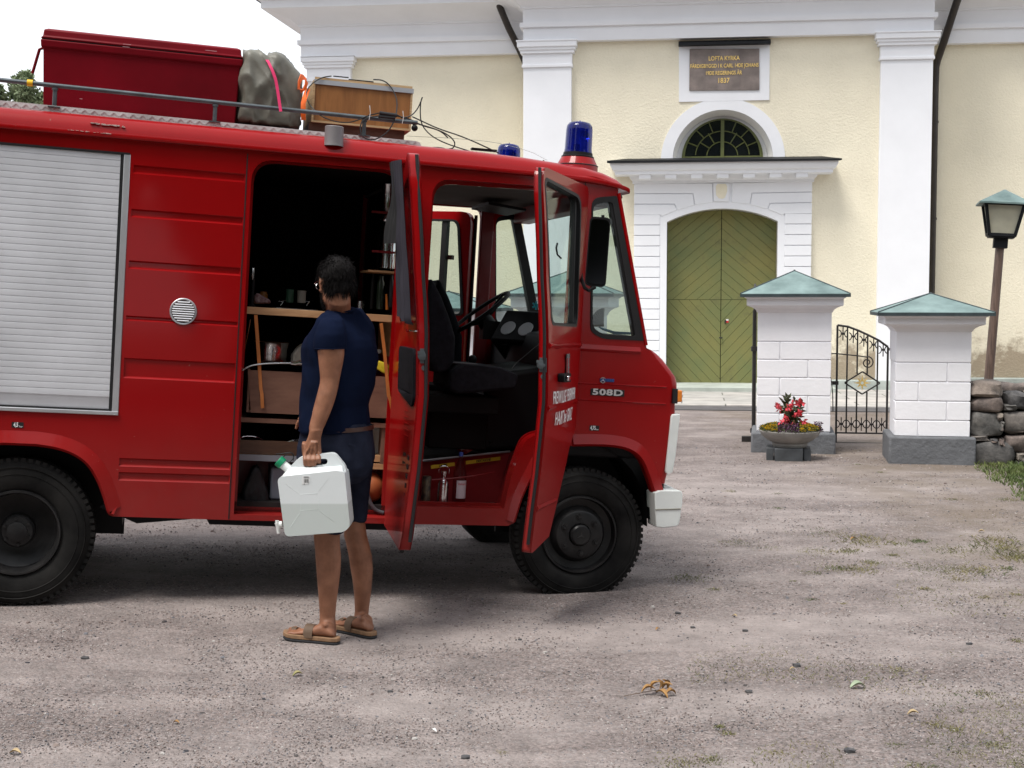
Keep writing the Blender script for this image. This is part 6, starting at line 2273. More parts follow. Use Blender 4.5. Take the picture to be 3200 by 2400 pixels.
# wooden case
PLY = wood_mat('walnut veneer ply', (.15, .055, .016), (.36, .155, .048), 3.2, (3.5, 3.5, .45), rough=.4, coat=.2)
PLYE = wood_mat('ply edge', (.30, .18, .09), (.55, .38, .20), 14, (.4, .4, 9), rough=.7)
WD = .30
c00, c10, c11, c01 = [xzb(zV(*p), WD) for p in ((862, 888), (1842, 975), (1868, 575), (885, 470))]
wx0_, wx1_ = (c00[0] + c01[0]) / 2, (c10[0] + c11[0]) / 2
wz0_, wz1_ = (c00[1] + c10[1]) / 2, (c01[1] + c11[1]) / 2
case = empty('wooden_case', ((wx0_ + wx1_) / 2, WD, wz0_), 'brown wooden case with aluminium edge on the roof behind the cables', 'case', fr=TRK)
mb = MB().box(wx0_ + .012, wx1_ - .012, WD + .004, WD + .52, wz0_ + .012, wz1_)
mb.build('case_body', PLY, case, TRK)
mb = MB()
mb.box(wx0_, wx0_ + .011, WD - .001, WD + .52, wz0_, wz1_).box(wx1_ - .011, wx1_, WD - .001, WD + .52, wz0_, wz1_).box(wx0_ + .011, wx1_ - .011, WD - .001, WD + .52, wz0_, wz0_ + .011)
mb.build('case_edge', PLYE, case, TRK)
mb = MB().box(wx0_ + .004, wx1_ + .004, WD - .005, WD + .004, wz1_ - .020, wz1_ + .002).box(wx0_ + .004, wx1_ + .004, WD - .005, WD + .02, wz1_ + .0022, wz1_ + .005)
mb.build('edge_strip', mat('dull aluminium edge', (.38, .40, .43), rough=.5, metal=.3, var=.1), case, TRK)
mb = MB().box(wx0_ + .01, wx1_ - .005, WD + .01, WD + .52, wz1_ + .006, wz1_ + .020)
mb.build('case_lid', mat('white laminate', (.62, .64, .68), rough=.4, var=.05), case, TRK)
mb = MB().box(wx0_ + .008, wx1_ - .003, WD + .006, WD + .014, wz1_ + .005, wz1_ + .0195)
mb.build('lid_edge', PLYE, case, TRK)
mb = MB().box(wx0_ - .01, wx1_ - .03, WD + .03, WD + .5, wz0_ - .085, wz0_ - .001)
mb.build('case_base', wood_mat('dark stained base', (.05, .015, .008), (.13, .05, .025), 5, (1, 1, 6)), case, TRK)

# cables, aerials
CAB = mat('black cable', (.010, .010, .011), rough=.5, var=.2)


def smooth_path(P_, it=2):
    for _ in range(it):
        Q_ = [P_[0]]
        for a, b in zip(P_, P_[1:]): Q_ += [a * .75 + b * .25, a * .25 + b * .75]
        P_ = Q_ + [P_[-1]]
    return P_


def cable(pts, fn, label, d=.2, r=.0035, name='cable', grp='antenna cables on the roof'):
    P_ = smooth_path([TRK.hit(fn(p[0], p[1]), p[2] if len(p) > 2 else d) for p in pts])
    m = MB().tube(P_, r, 6)
    return m.build(name, CAB, None, TRK, label=label, cat='cable', group=grp)


cable([(1060, 435, .31), (960, 450, .29), (870, 505, .28), (812, 580, .26), (812, 650, .24), (860, 745, .2), (960, 835, .16), (1100, 887, .15), (1230, 897, .15), (1330, 868, .15), (1420, 825, .15), (1530, 800, .15)], zV, 'black cable in a large loop over the left end of the wooden case')
cable([(1230, 450, .33), (1080, 436, .32)], zV, 'short straight cable end on top of the wooden case')
cable([(1475, 470, .33), (1560, 472, .31), (1630, 515, .29), (1690, 610, .26), (1712, 700, .22), (1700, 820, .15), (1655, 940, .13), (1570, 1030, .12), (1460, 1072, .12), (1375, 1045, .12), (1342, 975, .13), (1352, 895, .14), (1400, 850, .15), (1520, 830, .15)], zV, 'black cable hanging in a ring in front of the right end of the wooden case')
cable([(1700, 815, .15), (1790, 860, .17), (1900, 905, .2), (2050, 945, .2), (2150, 985, .2), (2212, 1045, .2)], zV, 'cable running from the connectors along the rail end')
cable([(800, 665), (900, 690), (950, 722), (1050, 748), (1120, 785), (1150, 825), (1135, 855), (1112, 858)], zG, 'cable curling down into the black aerial puck')
cable([(900, 672), (960, 700), (1050, 742), (1200, 790), (1400, 882)], zG, 'long straight cable running forward over the cab roof')
cable([(835, 680), (890, 672), (930, 630), (952, 580), (961, 552), (947, 590), (946, 680), (960, 730), (1010, 785), (1100, 830), (1240, 874)], zG, 'cable standing up in a sharp peak beyond the rail end')
mb = MB()
a, b = TRK.hit(zV(1535, 800), .135), TRK.hit(zV(1708, 825), .135)
mb.tube([a, b], .011, 10)
a, b = TRK.hit(zV(1525, 832), .135), TRK.hit(zV(1690, 850), .135)
mb.tube([a, b], .010, 10)
mb.build('cable_connector', CAB, None, TRK, label='pair of black cable connectors tied to the roof rail', cat='connector')
for i, (x_, y0_, y1_) in enumerate(((1440, 725, 870), (1768, 778, 905))):
    mb = MB().ribbon([TRK.hit(zV(x_ - 2, y0_), .13), TRK.hit(zV(x_ + 5, (y0_ + y1_) / 2), .13), TRK.hit(zV(x_ - 8, y1_), .135)], (1, 0, 0), .0035, .0012)
    mb.build('cable_tie', WHITEPL, None, TRK, label='white cable tie on the roof rail ' + ('left of' if i == 0 else 'right of') + ' the connectors', cat='cable tie', group='cable ties')
mb = MB()
a = TRK.hit(zV(1230, 448), .36); b = TRK.hit(zV(1475, 470), .36)
mb.box(a.x, b.x, .34, .40, wz1_ + .021, wz1_ + .032)
mb.build('antenna_bar', BLACKPL, None, TRK, label='flat black bar antenna lying on top of the wooden case', cat='antenna', bevel=.003)
mb = MB()
pc_ = TRK.hz(zG(1050, 865), 2.478)
mb.sphere(pc_ + Vector((0, 0, -.005)), (.050, .05, .030), 20, 12)
for v in mb.bm.verts:
    v.co.z = min(v.co.z, pc_.z + .014)
mb.build('antenna_puck', BLACKPL, None, TRK, label='black round aerial puck on the cab roof edge', cat='antenna', smooth=50)
mb = MB()
a = TRK.hit(zG(1240, 885), .22); b = TRK.hit(zG(1385, 895), .22)
mb.box(a.x, b.x, .21, .25, 2.472, 2.484)
mb.build('antenna_bar', BLACKPL, None, TRK, label='thin black bar antenna lying on the white roof panel of the cab', cat='antenna', bevel=.002)
mb = MB()
a = TRK.hit(zG(1100, 880), .28); b = TRK.hit(zG(1540, 938), .28)
mb.loft([[Vector((a.x, .26, 2.448)), Vector((a.x, .26, 2.474)), Vector((a.x, 1.5, 2.484)), Vector((a.x, 1.5, 2.448))], [Vector((b.x, .26, 2.44)), Vector((b.x, .26, 2.458)), Vector((b.x, 1.5, 2.468)), Vector((b.x, 1.5, 2.44))]])
mb.build('roof_panel', mat('pale grey roof panel', (.5, .53, .56), rough=.35, var=.06), truck, TRK)
mb = MB()
k_ = TRK.hit(zV(1882, 948), .17)
mb.sphere(k_, .018, 14, 10); mb.tube([k_, k_ + Vector((-.01, 0, .03))], .006, 6)
mb.build('knob', BLACKPL, truck, TRK)

# ================================================================== INSIDE THE LOAD BAY
BOARD = wood_mat('birch board', (.36, .19, .085), (.56, .33, .165), 4, (1, 3, 8), rough=.55)
BOARDD = wood_mat('brown stained ply', (.12, .052, .033), (.21, .105, .068), 3, (1.2, 3, 5), rough=.6)
LEATH = mat('tan leather', (.46, .15, .035), rough=.5, var=.2, vs=9, bump=.15, bs=60)
DY = .13
hB = lambda x, y, d=DY: TRK.hit(zB(x, y), d)
hD = lambda x, y, d=DY: TRK.hit(zD(x, y), d)
hR = lambda x, y, d=DY: TRK.hit(zR(x, y), d)
unit = empty('kitchen_unit', (-.15, .13, .5), parent=truck, fr=TRK)
mb = MB().box(-.585, .285, DY, .74, 1.490, 1.528)
mb.build('worktop', BOARD, unit, TRK, bevel=.002)
mb = MB()
x1_ = hB(1000, 1100).x
zc = hB(1000, 1335).z
mb.box(x1_ - .022, x1_ + .004, DY + .005, .7, zc, 1.496)
mb.build('upright', BOARD, unit, TRK)
zs1 = hB(100, 1575).z
mb = MB().box(-.585, .285, DY - .01, .74, zs1 - .024, zs1)
mb.box(.22, .245, DY, .7, hD(860, 460).z, zs1 - .025)
mb.build('shelf_board', BOARDD, unit, TRK)
z_a, z_b = hD(100, 322).z, hD(100, 398).z
mb = MB().box(-.58, .05, DY, DY + .015, z_b, z_a).box(-.58, .05, DY + .016, .7, z_b - .0, z_b + .012)
mb.build('drawer_front', wood_mat('dark brown board', (.05, .022, .012), (.10, .05, .028), 4, (1, 1, 6)), unit, TRK)
z_c, z_d = hD(100, 404).z, hD(100, 440).z
mb = MB().box(-.58, -.18, DY, DY + .4, z_d, z_c)
mb.build('grey_panel', mat('grey panel', (.22, .23, .26), rough=.5), unit, TRK)
z_e = hD(860, 412).z
mb = MB().box(-.58, .245, DY + .01, .7, z_e - .035, z_e).box(-.02, .245, DY + .0, .7, z_e - .075, z_e - .045)
mb.build('shelf_board', BOARD, unit, TRK)
mb = MB().box(-.58, .25, .42, .44, .49, z_e - .08)
mb.build('inner_wall', REDIN, unit, TRK)
mb = MB().box(.245, .262, .12, .80, .49, 1.30)
mb.build('side_panel', REDIN, unit, TRK)
for P_, w_ in ((((183, 985), (195, 1150), (212, 1410), (218, 1440), (222, 1522)), .018), (((905, 1032), (925, 1200), (948, 1450), (960, 1480), (972, 1552)), .018)):
    m = MB().ribbon([hB(x, y, DY - .012 - (.02 if y > 1430 else .008)) for x, y in P_], (1, 0, 0), w_, .004)
    m.build('leather_strap', LEATH, unit, TRK, smooth=50)
# small shelf with the steel canister
zsh = hB(900, 733, .30).z
mb = MB().box(hB(830, 730, .3).x, .29, .28, .62, zsh - .007, zsh + .004)
mb.build('upper_shelf', BOARD, unit, TRK)
mb = MB().tube([hB(1003, 560, .28), hB(960, 722, .28)], .002, 4).tube([hB(985, 640, .28), hB(975, 722, .28)], .002, 4)
mb.build('cord', BOARD, unit, TRK)

# crate pulled forward under the worktop
ca_, cb_ = hB(137, 1302, .11), hB(1000, 1345, .11)
cc_, cd_ = hB(155, 1550, .11), hB(992, 1580, .11)
wc_ = empty('wooden_crate', (-.15, .11, cc_.z), 'open brown plywood crate held by leather straps under the worktop', 'crate', fr=TRK)
mb = MB()
mb.prism([(cc_.x, (cc_.z + cd_.z) / 2), (cd_.x, (cc_.z + cd_.z) / 2), (cb_.x, (ca_.z + cb_.z) / 2), (ca_.x, (ca_.z + cb_.z) / 2)], .112, .124)
mb.build('front_board', BOARDD, wc_, TRK)
zt_c, zb_c = (ca_.z + cb_.z) / 2, (cc_.z + cd_.z) / 2
for xq in (ca_.x + .005, cb_.x - .017):
    MB().box(xq, xq + .012, .125, .60, zb_c, zt_c).build('side_board', BOARDD, wc_, TRK)
mb = MB().box(ca_.x + .02, cb_.x - .02, .125, .60, zb_c, zb_c + .012)
mb.build('bottom_board', BOARDD, wc_, TRK)

STEEL = mat('stainless steel', (.55, .55, .56), rough=.2, metal=1., var=.08, vs=8)
ENAM = mat('white enamel', (.50, .52, .52), rough=.35, var=.1)


def cyl(fn, xl, xr, yt, yb, d, name, m_, label, cat, prof=None, n=28, parent=None, group=None, build=True):
    a, b = TRK.hit(fn(xl, yb), d), TRK.hit(fn(xr, yb), d)
    t = TRK.hit(fn((xl + xr) / 2, yt), d)
    r = (b.x - a.x) / 2; h = t.z - (a.z + b.z) / 2; z0_ = (a.z + b.z) / 2; cx_ = (a.x + b.x) / 2
    pf = prof or [(0, 0), (1, 0), (1, 1), (0, 1)]
    m = MB().lathe([(p[0] * r, z0_ + p[1] * h) for p in pf], (cx_, d, 0), n=n)
    o = m.build(name, m_, parent, TRK, label=label, cat=cat, group=group, smooth=40)
    return o, cx_, r, z0_, h


cyl(zB, 165, 365, 1140, 1255, .32, 'cooking_pot', STEEL, 'steel cooking pot with white inside in the crate', 'pot', [(0, 0), (.93, 0), (.97, .08), (.97, .62), (1.08, .98), (1.1, 1.0), (.93, .9), (.9, .1), (0, .08)])
can_o = empty('water_filter', (.2, .42, zsh), 'tall shiny stainless steel water filter standing on the small shelf', 'water filter', fr=TRK)
cyl(zB, 888, 985, 455, 716, .42, 'lower_tank', STEEL, None, None, [(0, 0), (1, 0), (1, .98), (.95, 1), (0, 1)], parent=can_o)
cyl(zB, 900, 985, 232, 448, .42, 'upper_tank', STEEL, None, None, [(0, 0), (1.04, 0), (1.08, .03), (1.08, .06), (1, .08), (1, .97), (1.03, .98), (1.03, 1), (0, 1)], parent=can_o)
mb = MB()
for y_ in (390, 617):
    a, b = hB(850, y_, .37), hB(1000, y_, .37)
    mb.box(a.x, b.x, .36, .375, a.z - .006, a.z + .006)
mb.build('retaining_strap', REDIN, unit, TRK)
# faucet, hob and things on the worktop
mb = MB()
f0, f1 = hB(163, 910, .2), hB(163, 775, .2)
mb.lathe([(.016, 1.528), (.016, 1.54), (.008, 1.545), (.008, f1.z)], (f0.x, .2, 0), n=14)
fo = mb.build('tap', BLACKPL, unit, TRK)
mb = MB().tube([hB(163, 785, .2), hB(162, 755, .2), hB(167, 715, .2)], [.008, .010, .009], 10)
mb.build('tap_lever', CHROME, fo, TRK)
mb = MB()
for x_ in (330, 480):
    for dd in (.2, .32):
        mb.tube([hB(x_ - 12, 906, dd), hB(x_ + 12, 908, dd), hB(x_ - 4, 930, dd)], .0022, 5)
    mb.tube([hB(x_ - 12, 906, .2), hB(x_ + 30, 900, .4)], .0022, 5)
mb.box(hB(300, 930, .2).x, hB(540, 930, .2).x, .18, .5, 1.5275, 1.533)
mb.build('hob', STEEL, unit, TRK)
rt_ = [(hB(x, y, .34)) for x, y in ((170, 918), (172, 885), (190, 855), (230, 885), (262, 895), (268, 918))]
pillow([(p.x, p.z) for p in rt_], .30, .42, 'x', REDIN, n=30, wr=.006, nf=20).build('tea_towel', mat('red checked cloth', (.16, .02, .03), rough=.8, var=.5, vs=50, col2=(.3, .22, .22)), None, TRK, smooth=60, label='crumpled red checked cloth on the worktop by the tap', cat='cloth')
for i, (xl, xr, yt, yb, m_, lb) in enumerate(((838, 858, 752, 950, BLACKPL, 'slim dark flask standing under the small shelf, leftmost'), (875, 915, 760, 952, mat('dark glass bottle', (.02, .03, .02), rough=.15), 'dark glass bottle under the small shelf'), (945, 968, 755, 940, mat('dark jar', (.03, .03, .035), rough=.3), 'narrow dark jar under the small shelf, next to the orange knife handle'))):
    cyl(zB, xl, xr, yt, yb, .35, 'bottle', m_, lb, 'bottle', [(0, 0), (1, 0), (1, .8), (.6, .9), (.6, 1), (0, 1)], n=14, group='bottles under the small shelf')
mb = MB().tube([hB(935, 865, .3), hB(938, 955, .3)], [.005, .008], 8)
mb.build('knife', mat('orange handle', (.55, .16, .02), rough=.4), None, TRK, label='knife with orange handle standing under the small shelf', cat='knife')
# odds and ends standing about in the bay
for xl, xr, yt, yb, dd, m_, nm, lb, pf in ((1010 - 250, 1010 - 205, 905, 962, .5, STEEL, 'mug', 'steel mug on the worktop right of the man', [(0, 0), (1, 0), (1, 1), (.9, 1), (.9, .1)]),
        (300, 345, 1195, 1258, .45, BLACKPL, 'jar', 'dark jar in the crate behind the steel pot', [(0, 0), (1, 0), (1, .8), (.8, .85), (.8, 1), (0, 1)]),
        (200, 250, 850, 912, .6, mat('amber glass jar', (.20, .08, .02), rough=.2), 'jar', 'amber jar at the back of the worktop by the tap', [(0, 0), (1, 0), (1, .8), (.8, .85), (.8, 1), (0, 1)]),
        (420, 470, 845, 915, .62, mat('pale storage tin', (.30, .28, .24), rough=.4), 'tin', 'pale storage tin at the back of the worktop', [(0, 0), (1, 0), (1, .9), (1.04, .9), (1.04, 1), (0, 1)]),
        (355, 400, 838, 913, .62, mat('green storage tin', (.03, .08, .05), rough=.4), 'tin', 'dark green storage tin at the back of the worktop', [(0, 0), (1, 0), (1, .9), (1.04, .9), (1.04, 1), (0, 1)])):
    cyl(zB, xl, xr, yt, yb, dd, nm, m_, lb, nm, pf, n=18)
# shower hose
mb = MB()
hp_ = smooth_path([hB(x, y, .10) for x, y in ((106, 1303), (125, 1290), (160, 1275), (220, 1266), (300, 1262), (385, 1262))])
mb.tube(hp_, .005, 8)
hose = mb.build('shower_hose', STEEL, None, TRK, label='chrome shower hose laid along the crate rim', cat='hose')
mb = MB().tube([hB(385, 1262, .10), hB(410, 1264, .10), hB(430, 1258, .10), hB(455, 1262, .10), hB(490, 1266, .10)], [.010, .010, .013, .013, .010], 10)
mb.build('shower_head', CHROME, hose, TRK)
mb = MB().tube(smooth_path([hB(x, y, .16) for x, y in ((152, 1010), (140, 1080), (122, 1160), (110, 1245))]), .003, 6)
mb.build('water_hose', STEEL, None, TRK, label='thin steel hose hanging below the worktop at the left', cat='hose')
bagp = [hB(x, y, .30) for x, y in ((385, 1250), (395, 1200), (430, 1160), (480, 1140), (520, 1160), (530, 1270), (400, 1275))]
pillow([(p.x, p.z) for p in bagp], .22, .36, 'x', ENAM, n=36, wr=.01, nf=14).build('cloth_bag', mat('cream cotton bag', (.26, .24, .20), rough=.9, var=.15, vs=10), None, TRK, smooth=60, label='cream cotton bag in the crate beside the pot', cat='bag')
yp = [hB(x, y, .15) for x, y in ((862, 1262), (880, 1245), (930, 1262), (972, 1300), (975, 1328), (930, 1325), (868, 1292))]
pillow([(p.x, p.z) for p in yp], .12, .17, 'x', ENAM, n=30, wr=.004, nf=25).build('food_packet', mat('yellow packet', (.62, .50, .01), rough=.35, var=.15, vs=20, col2=(.7, .55, .05)), None, TRK, smooth=50, label='yellow food packet lying on the crate near the right strap', cat='packet')
mb = MB().lathe([(0, 0), (.011, 0), (.013, .004), (0, .004)], (0, 0, 0), 'y', 16)
mb.xf(Matrix.Translation(hB(893, 1195, .3)))
mb.build('round_knob', ENAM, unit, TRK)
# lower shelves
cyl(zD, 840, 955, 242, 400, .28, 'bucket', mat('pale plastic bucket', (.30, .29, .27), rough=.5, var=.1), 'pale plastic bucket on the lower shelf behind the open door', 'bucket', [(0, 0), (.88, 0), (1, .86), (1.05, .88), (1.05, .96), (.97, 1), (0, .97)])
blk = [hD(x, y, .2) for x, y in ((95, 750), (110, 620), (150, 520), (175, 470), (200, 468), (215, 520), (250, 620), (272, 745), (230, 765), (120, 765))]
pillow([(p.x, p.z) for p in blk], .15, .3, 'x', BLACKPL, n=48, wr=.012, nf=10).build('black_sack', mat('black nylon', (.010, .010, .012), rough=.7, var=.3, vs=10), None, TRK, smooth=60, label='black fabric sack on the load floor at the left', cat='sack')
a, b = hD(258, 762, .19), hD(420, 470, .19)
mb = MB().box(a.x, a.x + .20, .19, .40, .491, b.z - .015).lathe([(.035, b.z - .02), (.035, b.z + .01), (0, b.z + .01)], (a.x + .07, .28, 0), n=16)
mb.build('water_canister', mat('grey translucent plastic', (.20, .22, .27), rough=.4, var=.1), None, TRK, label='grey plastic water canister standing on the load floor behind the man', cat='canister', bevel=.012, seg=3)
mb = MB().tube(smooth_path([hD(x, y, .09) for x, y in ((300, 405), (345, 400), (385, 392), (402, 410), (398, 440))]), .003, 6)
mb.build('cable', CAB, None, TRK, label='thin black lead looping above the grey canister', cat='cable')
mb = MB()
mb.tube(smooth_path([hD(x, y, .1) for x, y in ((90, 318), (105, 303), (150, 300), (190, 305), (222, 320))]), .0025, 6)
mb.tube(smooth_path([hD(x, y, .14) for x, y in ((290, 400), (310, 370), (350, 340), (400, 325), (440, 320))]), .006, 6)
mb.build('clear_tubing', glass_mat('clear plastic tube', (.8, .8, .82), mixf=.25), None, TRK, label='clear plastic tubing spilling over the dark drawer', cat='tubing')
mb = MB().tube(smooth_path([hD(x, y, .10) for x, y in ((822, 600), (830, 650), (850, 700), (880, 732), (918, 742))]), .011, 10)
mb.build('grey_hose', mat('grey rubber hose', (.07, .075, .085), rough=.5), None, TRK, label='grey rubber hose curving on the load floor beside the orange ball', cat='hose')
cc2 = hD(832, 700, .20)
mb = MB().sphere((cc2.x, .20, .49 + .085), .085, 24, 16)
mb.build('orange_ball', mat('dull orange rubber', (.32, .09, .03), rough=.5, var=.15), None, TRK, label='dull orange ball on the load floor behind the shorts', cat='ball')
# things in the cab
mb = MB()
ex_a, ex_b = hR(500, 760, .42), hR(580, 905, .42)
mb.tube([ex_a, ex_b], .052, 20)
exo = empty('fire_extinguisher', ex_b, 'red fire extinguisher leaning under the driver seat', 'fire extinguisher', fr=TRK)
mb.tube([ex_a, ex_a + (ex_a - ex_b).normalized() * .03, ex_a + (ex_a - ex_b).normalized() * .05], [.052, .03, .015], 16)
mb.build('cylinder', REDIN, exo, TRK)
mb = MB()
axv = (ex_b - ex_a)
mb.lathe([(.0535, .10 * axv.length), (.0535, .80 * axv.length)], (0, 0, 0), 'z', 12, a0=R_(-150), a1=R_(-45))
qrot = Vector((0, 0, 1)).rotation_difference(axv.normalized()).to_matrix().to_4x4()
mb.xf(Matrix.Translation(ex_a) @ qrot)
mb.build('instruction_label', mat('pale label', (.42, .38, .36), rough=.5, var=.3, vs=60), exo, TRK)
mb = MB().tube([ex_a + (ex_a - ex_b).normalized() * .04, ex_a + (ex_a - ex_b).normalized() * .09 + Vector((.03, 0, 0))], .01, 8)
mb.build('valve', BLACKPL, exo, TRK)
rb_ = [hR(x, y, .75) for x, y in ((590, 870), (600, 700), (640, 620), (700, 640), (740, 720), (745, 870), (680, 900))]
pillow([(p.x, p.z) for p in rb_], .62, .85, 'x', REDIN, n=40, wr=.015, nf=9).build('red_bag', mat('dark red bag', (.13, .012, .02), rough=.7, var=.4, vs=9), None, TRK, smooth=60, label='dark red bag stowed on the cab floor behind the extinguisher', cat='bag')
rb_ = [hR(x, y, .62) for x, y in ((800, 850), (810, 700), (870, 680), (930, 720), (945, 840), (880, 865))]
pillow([(p.x, p.z) for p in rb_], .52, .72, 'x', REDIN, n=40, wr=.015, nf=9).build('brown_bag', mat('brown bag', (.05, .02, .018), rough=.8, var=.4, vs=9), None, TRK, smooth=60, label='brown red bag on the cab floor next to the front wheel arch', cat='bag')
mb = MB()
mb.box(.34, .46, .75, 1.1, .75, .92).box(.34, .45, .72, 1.1, .93, 1.08)
mb.build('wooden_boxes', BOARDD, truck, TRK, bevel=.004)
mb = MB().tube([hR(430, 590, .6), hR(745, 850, .45)], .011, 8)
mb.build('black_pole', BLACKPL, None, TRK, label='black pole lying slanted under the driver seat', cat='pole')
# step: can, flask, bottle
cyl(zR, 253, 315, 1078, 1297, .13, 'drink_can', mat('dark blue tin', (.01, .03, .10), rough=.3, metal=.4, var=.8, vs=30, col2=(.15, .13, .08)), 'tall dark blue tin on the step nearest the open side door', 'can', [(0, 0), (.92, 0), (1, .03), (1, .95), (.9, 1), (0, .99)])
fl = empty('steel_flask', (hR(398, 1290).x, .13, .492), 'brushed steel flask with wire loop standing on the cab step', 'flask', fr=TRK)
_, fx_, fr_, fz_, fh_ = cyl(zR, 362, 438, 1045, 1294, .13, 'flask_body', STEEL, None, None, [(0, 0), (.95, 0), (1, .03), (1, .62), (.92, .72), (.55, .80), (.45, .82), (.45, .93), (.55, .94), (.55, 1), (0, 1)], parent=fl)
mb = MB().tube([(fx_ + math.cos(R_(a)) * fr_ * .98, .13, fz_ + fh_ * 1.0 + math.sin(R_(a)) * fr_ * .98) for a in range(-20, 201, 20)], .002, 5)
mb.build('wire_loop', STEEL, fl, TRK)
bo_ = empty('plastic_bottle', (hR(510, 1290).x, .13, .492), 'clear plastic bottle with blue cap and white label on the cab step', 'bottle', fr=TRK)
_, px0_, pr_, pz_, ph_ = cyl(zR, 466, 556, 940, 1297, .13, 'bottle_body', glass_mat('pinkish bottle plastic', (.74, .62, .66), mixf=.03), None, None, [(0, 0), (.9, 0), (1, .03), (1, .62), (.95, .70), (.7, .82), (.35, .93), (.3, 1)], parent=bo_)
mb = MB().lathe([(0, pz_ + ph_), (.33 * pr_, pz_ + ph_), (.33 * pr_, pz_ + ph_ * 1.08), (0, pz_ + ph_ * 1.08)], (px0_, .13, 0), n=16)
mb.build('bottle_cap', mat('blue cap', (.03, .07, .30), rough=.4), bo_, TRK)
lt, lb = hR(520, 1105).z, hR(520, 1228).z
mb = MB().lathe([(pr_ * 1.01, lb), (pr_ * 1.01, lt)], (px0_, .13, 0), n=24, a0=R_(-125), a1=R_(0))
lo_ = mb.build('bottle_label', mat('white paper label', (.55, .53, .58), rough=.6, var=.06), bo_, TRK)
t_ = text_mb('evian', .020, .0004); t_.xf(Matrix.Translation(Vector((px0_ + .006, .13 - pr_ * 1.04, lt - .018))))
t_.build('lettering', mat('red letters', (.45, .02, .03), rough=.5), lo_, TRK, smooth=0)
mb = MB().tube([hR(330, 1105, .09), hR(470, 1095, .08), hR(620, 1078, .10), hR(762, 1052, .22)], .004, 6)
mb.build('elastic_cord', REDIN, truck, TRK)
mb = MB()
a = hR(248, 1090, .2)
mb.box(a.x - .03, a.x - .006, .2, .35, .492, a.z)
mb.build('white_box', WHITEPL, None, TRK, label='edge of a white box on the step beside the blue tin', cat='box')
mb = MB().box(.6, .78, .3, .45, hR(600, 303, .4).z, hR(600, 303, .4).z + .004)
mb.build('notebook', mat('dark notebook', (.04, .03, .035), rough=.5), None, TRK, label='thin notebook lying on the driver seat', cat='notebook')
cable([(1100, 150, .35), (1040, 190, .35), (985, 240, .32), (920, 290, .28), (880, 345, .25)], zR, 'thin pale cable hanging from the dashboard to the seat', r=.002, name='charging_cable', grp=None)['category'] = 'cable'

# curtains hanging on the open side door
def curtain(left, right, ua, ub, name, m_, label, n=26, fold=.012, nfold=4):
    m = MB()
    rows_ = 40
    def samp(P_, t):
        y0_, y1_ = P_[0][1], P_[-1][1]
        y = y0_ + (y1_ - y0_) * t
        for a, b in zip(P_, P_[1:]):
            if a[1] <= y <= b[1]:
                k = (y - a[1]) / max(1e-6, b[1] - a[1]); return (a[0] + (b[0] - a[0]) * k, y)
        return P_[-1]
    G_ = []
    for j in range(rows_ + 1):
        t = j / rows_
        a, b = samp(left, t), samp(right, t)
        row = []
        for i in range(n + 1):
            s_ = i / n
            q = D1.hx(zB(a[0] + (b[0] - a[0]) * s_, a[1] + (b[1] - a[1]) * s_), ua + (ub - ua) * s_)
            q.y = min(q.y, (.055 if q.z < 1.5 else .045 - .085 * (q.z - 1.5) / .8) - .045 - .012 * (1 + math.sin(s_ * nfold * 6.28)))
            q.y += fold * math.sin(s_ * nfold * 6.28 + t * 1.5) * (.4 + .6 * t) + .008 * noise.noise(Vector((s_ * 4, t * 5, ua * 10)))
            row.append(m.bm.verts.new(q))
        G_.append(row)
    for j in range(rows_):
        for i in range(n):
            m.bm.faces.new((G_[j][i], G_[j][i + 1], G_[j + 1][i + 1], G_[j + 1][i]))
    o = m.build(name, m_, None, None, M=D1.M, smooth=70, label=label, cat='curtain')
    s = o.modifiers.new('solid', 'SOLIDIFY'); s.thickness = .002
    return o


CLOTH = mat('charcoal curtain cloth', (.040, .038, .048), spec=.1, rough=.85, var=.2, vs=4, bump=.2, bs=200, bd=.001)
curtain([(1014, 105), (1004, 300), (997, 600), (1004, 750), (1008, 860), (1000, 985)], [(1060, 92), (1050, 230), (1046, 400), (1056, 485), (1096, 550), (1108, 800), (1106, 1045)], .10, W1 - .04, 'curtain', CLOTH, 'charcoal grey curtain hanging over the window of the open side door')
curtain([(1012, 110), (985, 200), (935, 440), (915, 574)], [(1018, 110), (1012, 250), (1008, 450), (1004, 572)], .06, .30, 'curtain', mat('black lining cloth', (.008, .008, .009), rough=.9), 'black curtain flap blown inward beside the grey curtain', fold=.004)
# ================================================================== THE MAN
SKIN = mat('tanned skin', (.23, .095, .050), rough=.52, var=.2, vs=14, sub=.12, bump=.12, bs=120, bd=.001, col2=(.31, .140, .080))
SHIRT = mat('navy cotton', spec=.08, col=(.0032, .0065, .021), rough=.9, var=.15, vs=6, bump=.12, bs=400, bd=.0006)
SHORT = mat('faded navy twill', spec=.08, col=(.013, .016, .030), rough=.92, var=.3, vs=7, bump=.15, bs=300, bd=.0008, col2=(.023, .027, .046))
HAIRM = mat('black hair', spec=.2, col=(.0045, .0035, .0035), rough=.8, var=.4, vs=60)
BRZ = mat('brown strap leather', (.11, .07, .045), rough=.7, var=.2, vs=20)
CORK = mat('cork footbed', (.23, .135, .075), rough=.85, var=.25, vs=40)
SOLE = mat('dark rubber sole', (.022, .023, .026), rough=.8, var=.2)
man = empty('person', on_ground((1090, 2000)), 'man in navy T-shirt and shorts standing at the open bay holding a white canister', 'person')
NS = 28


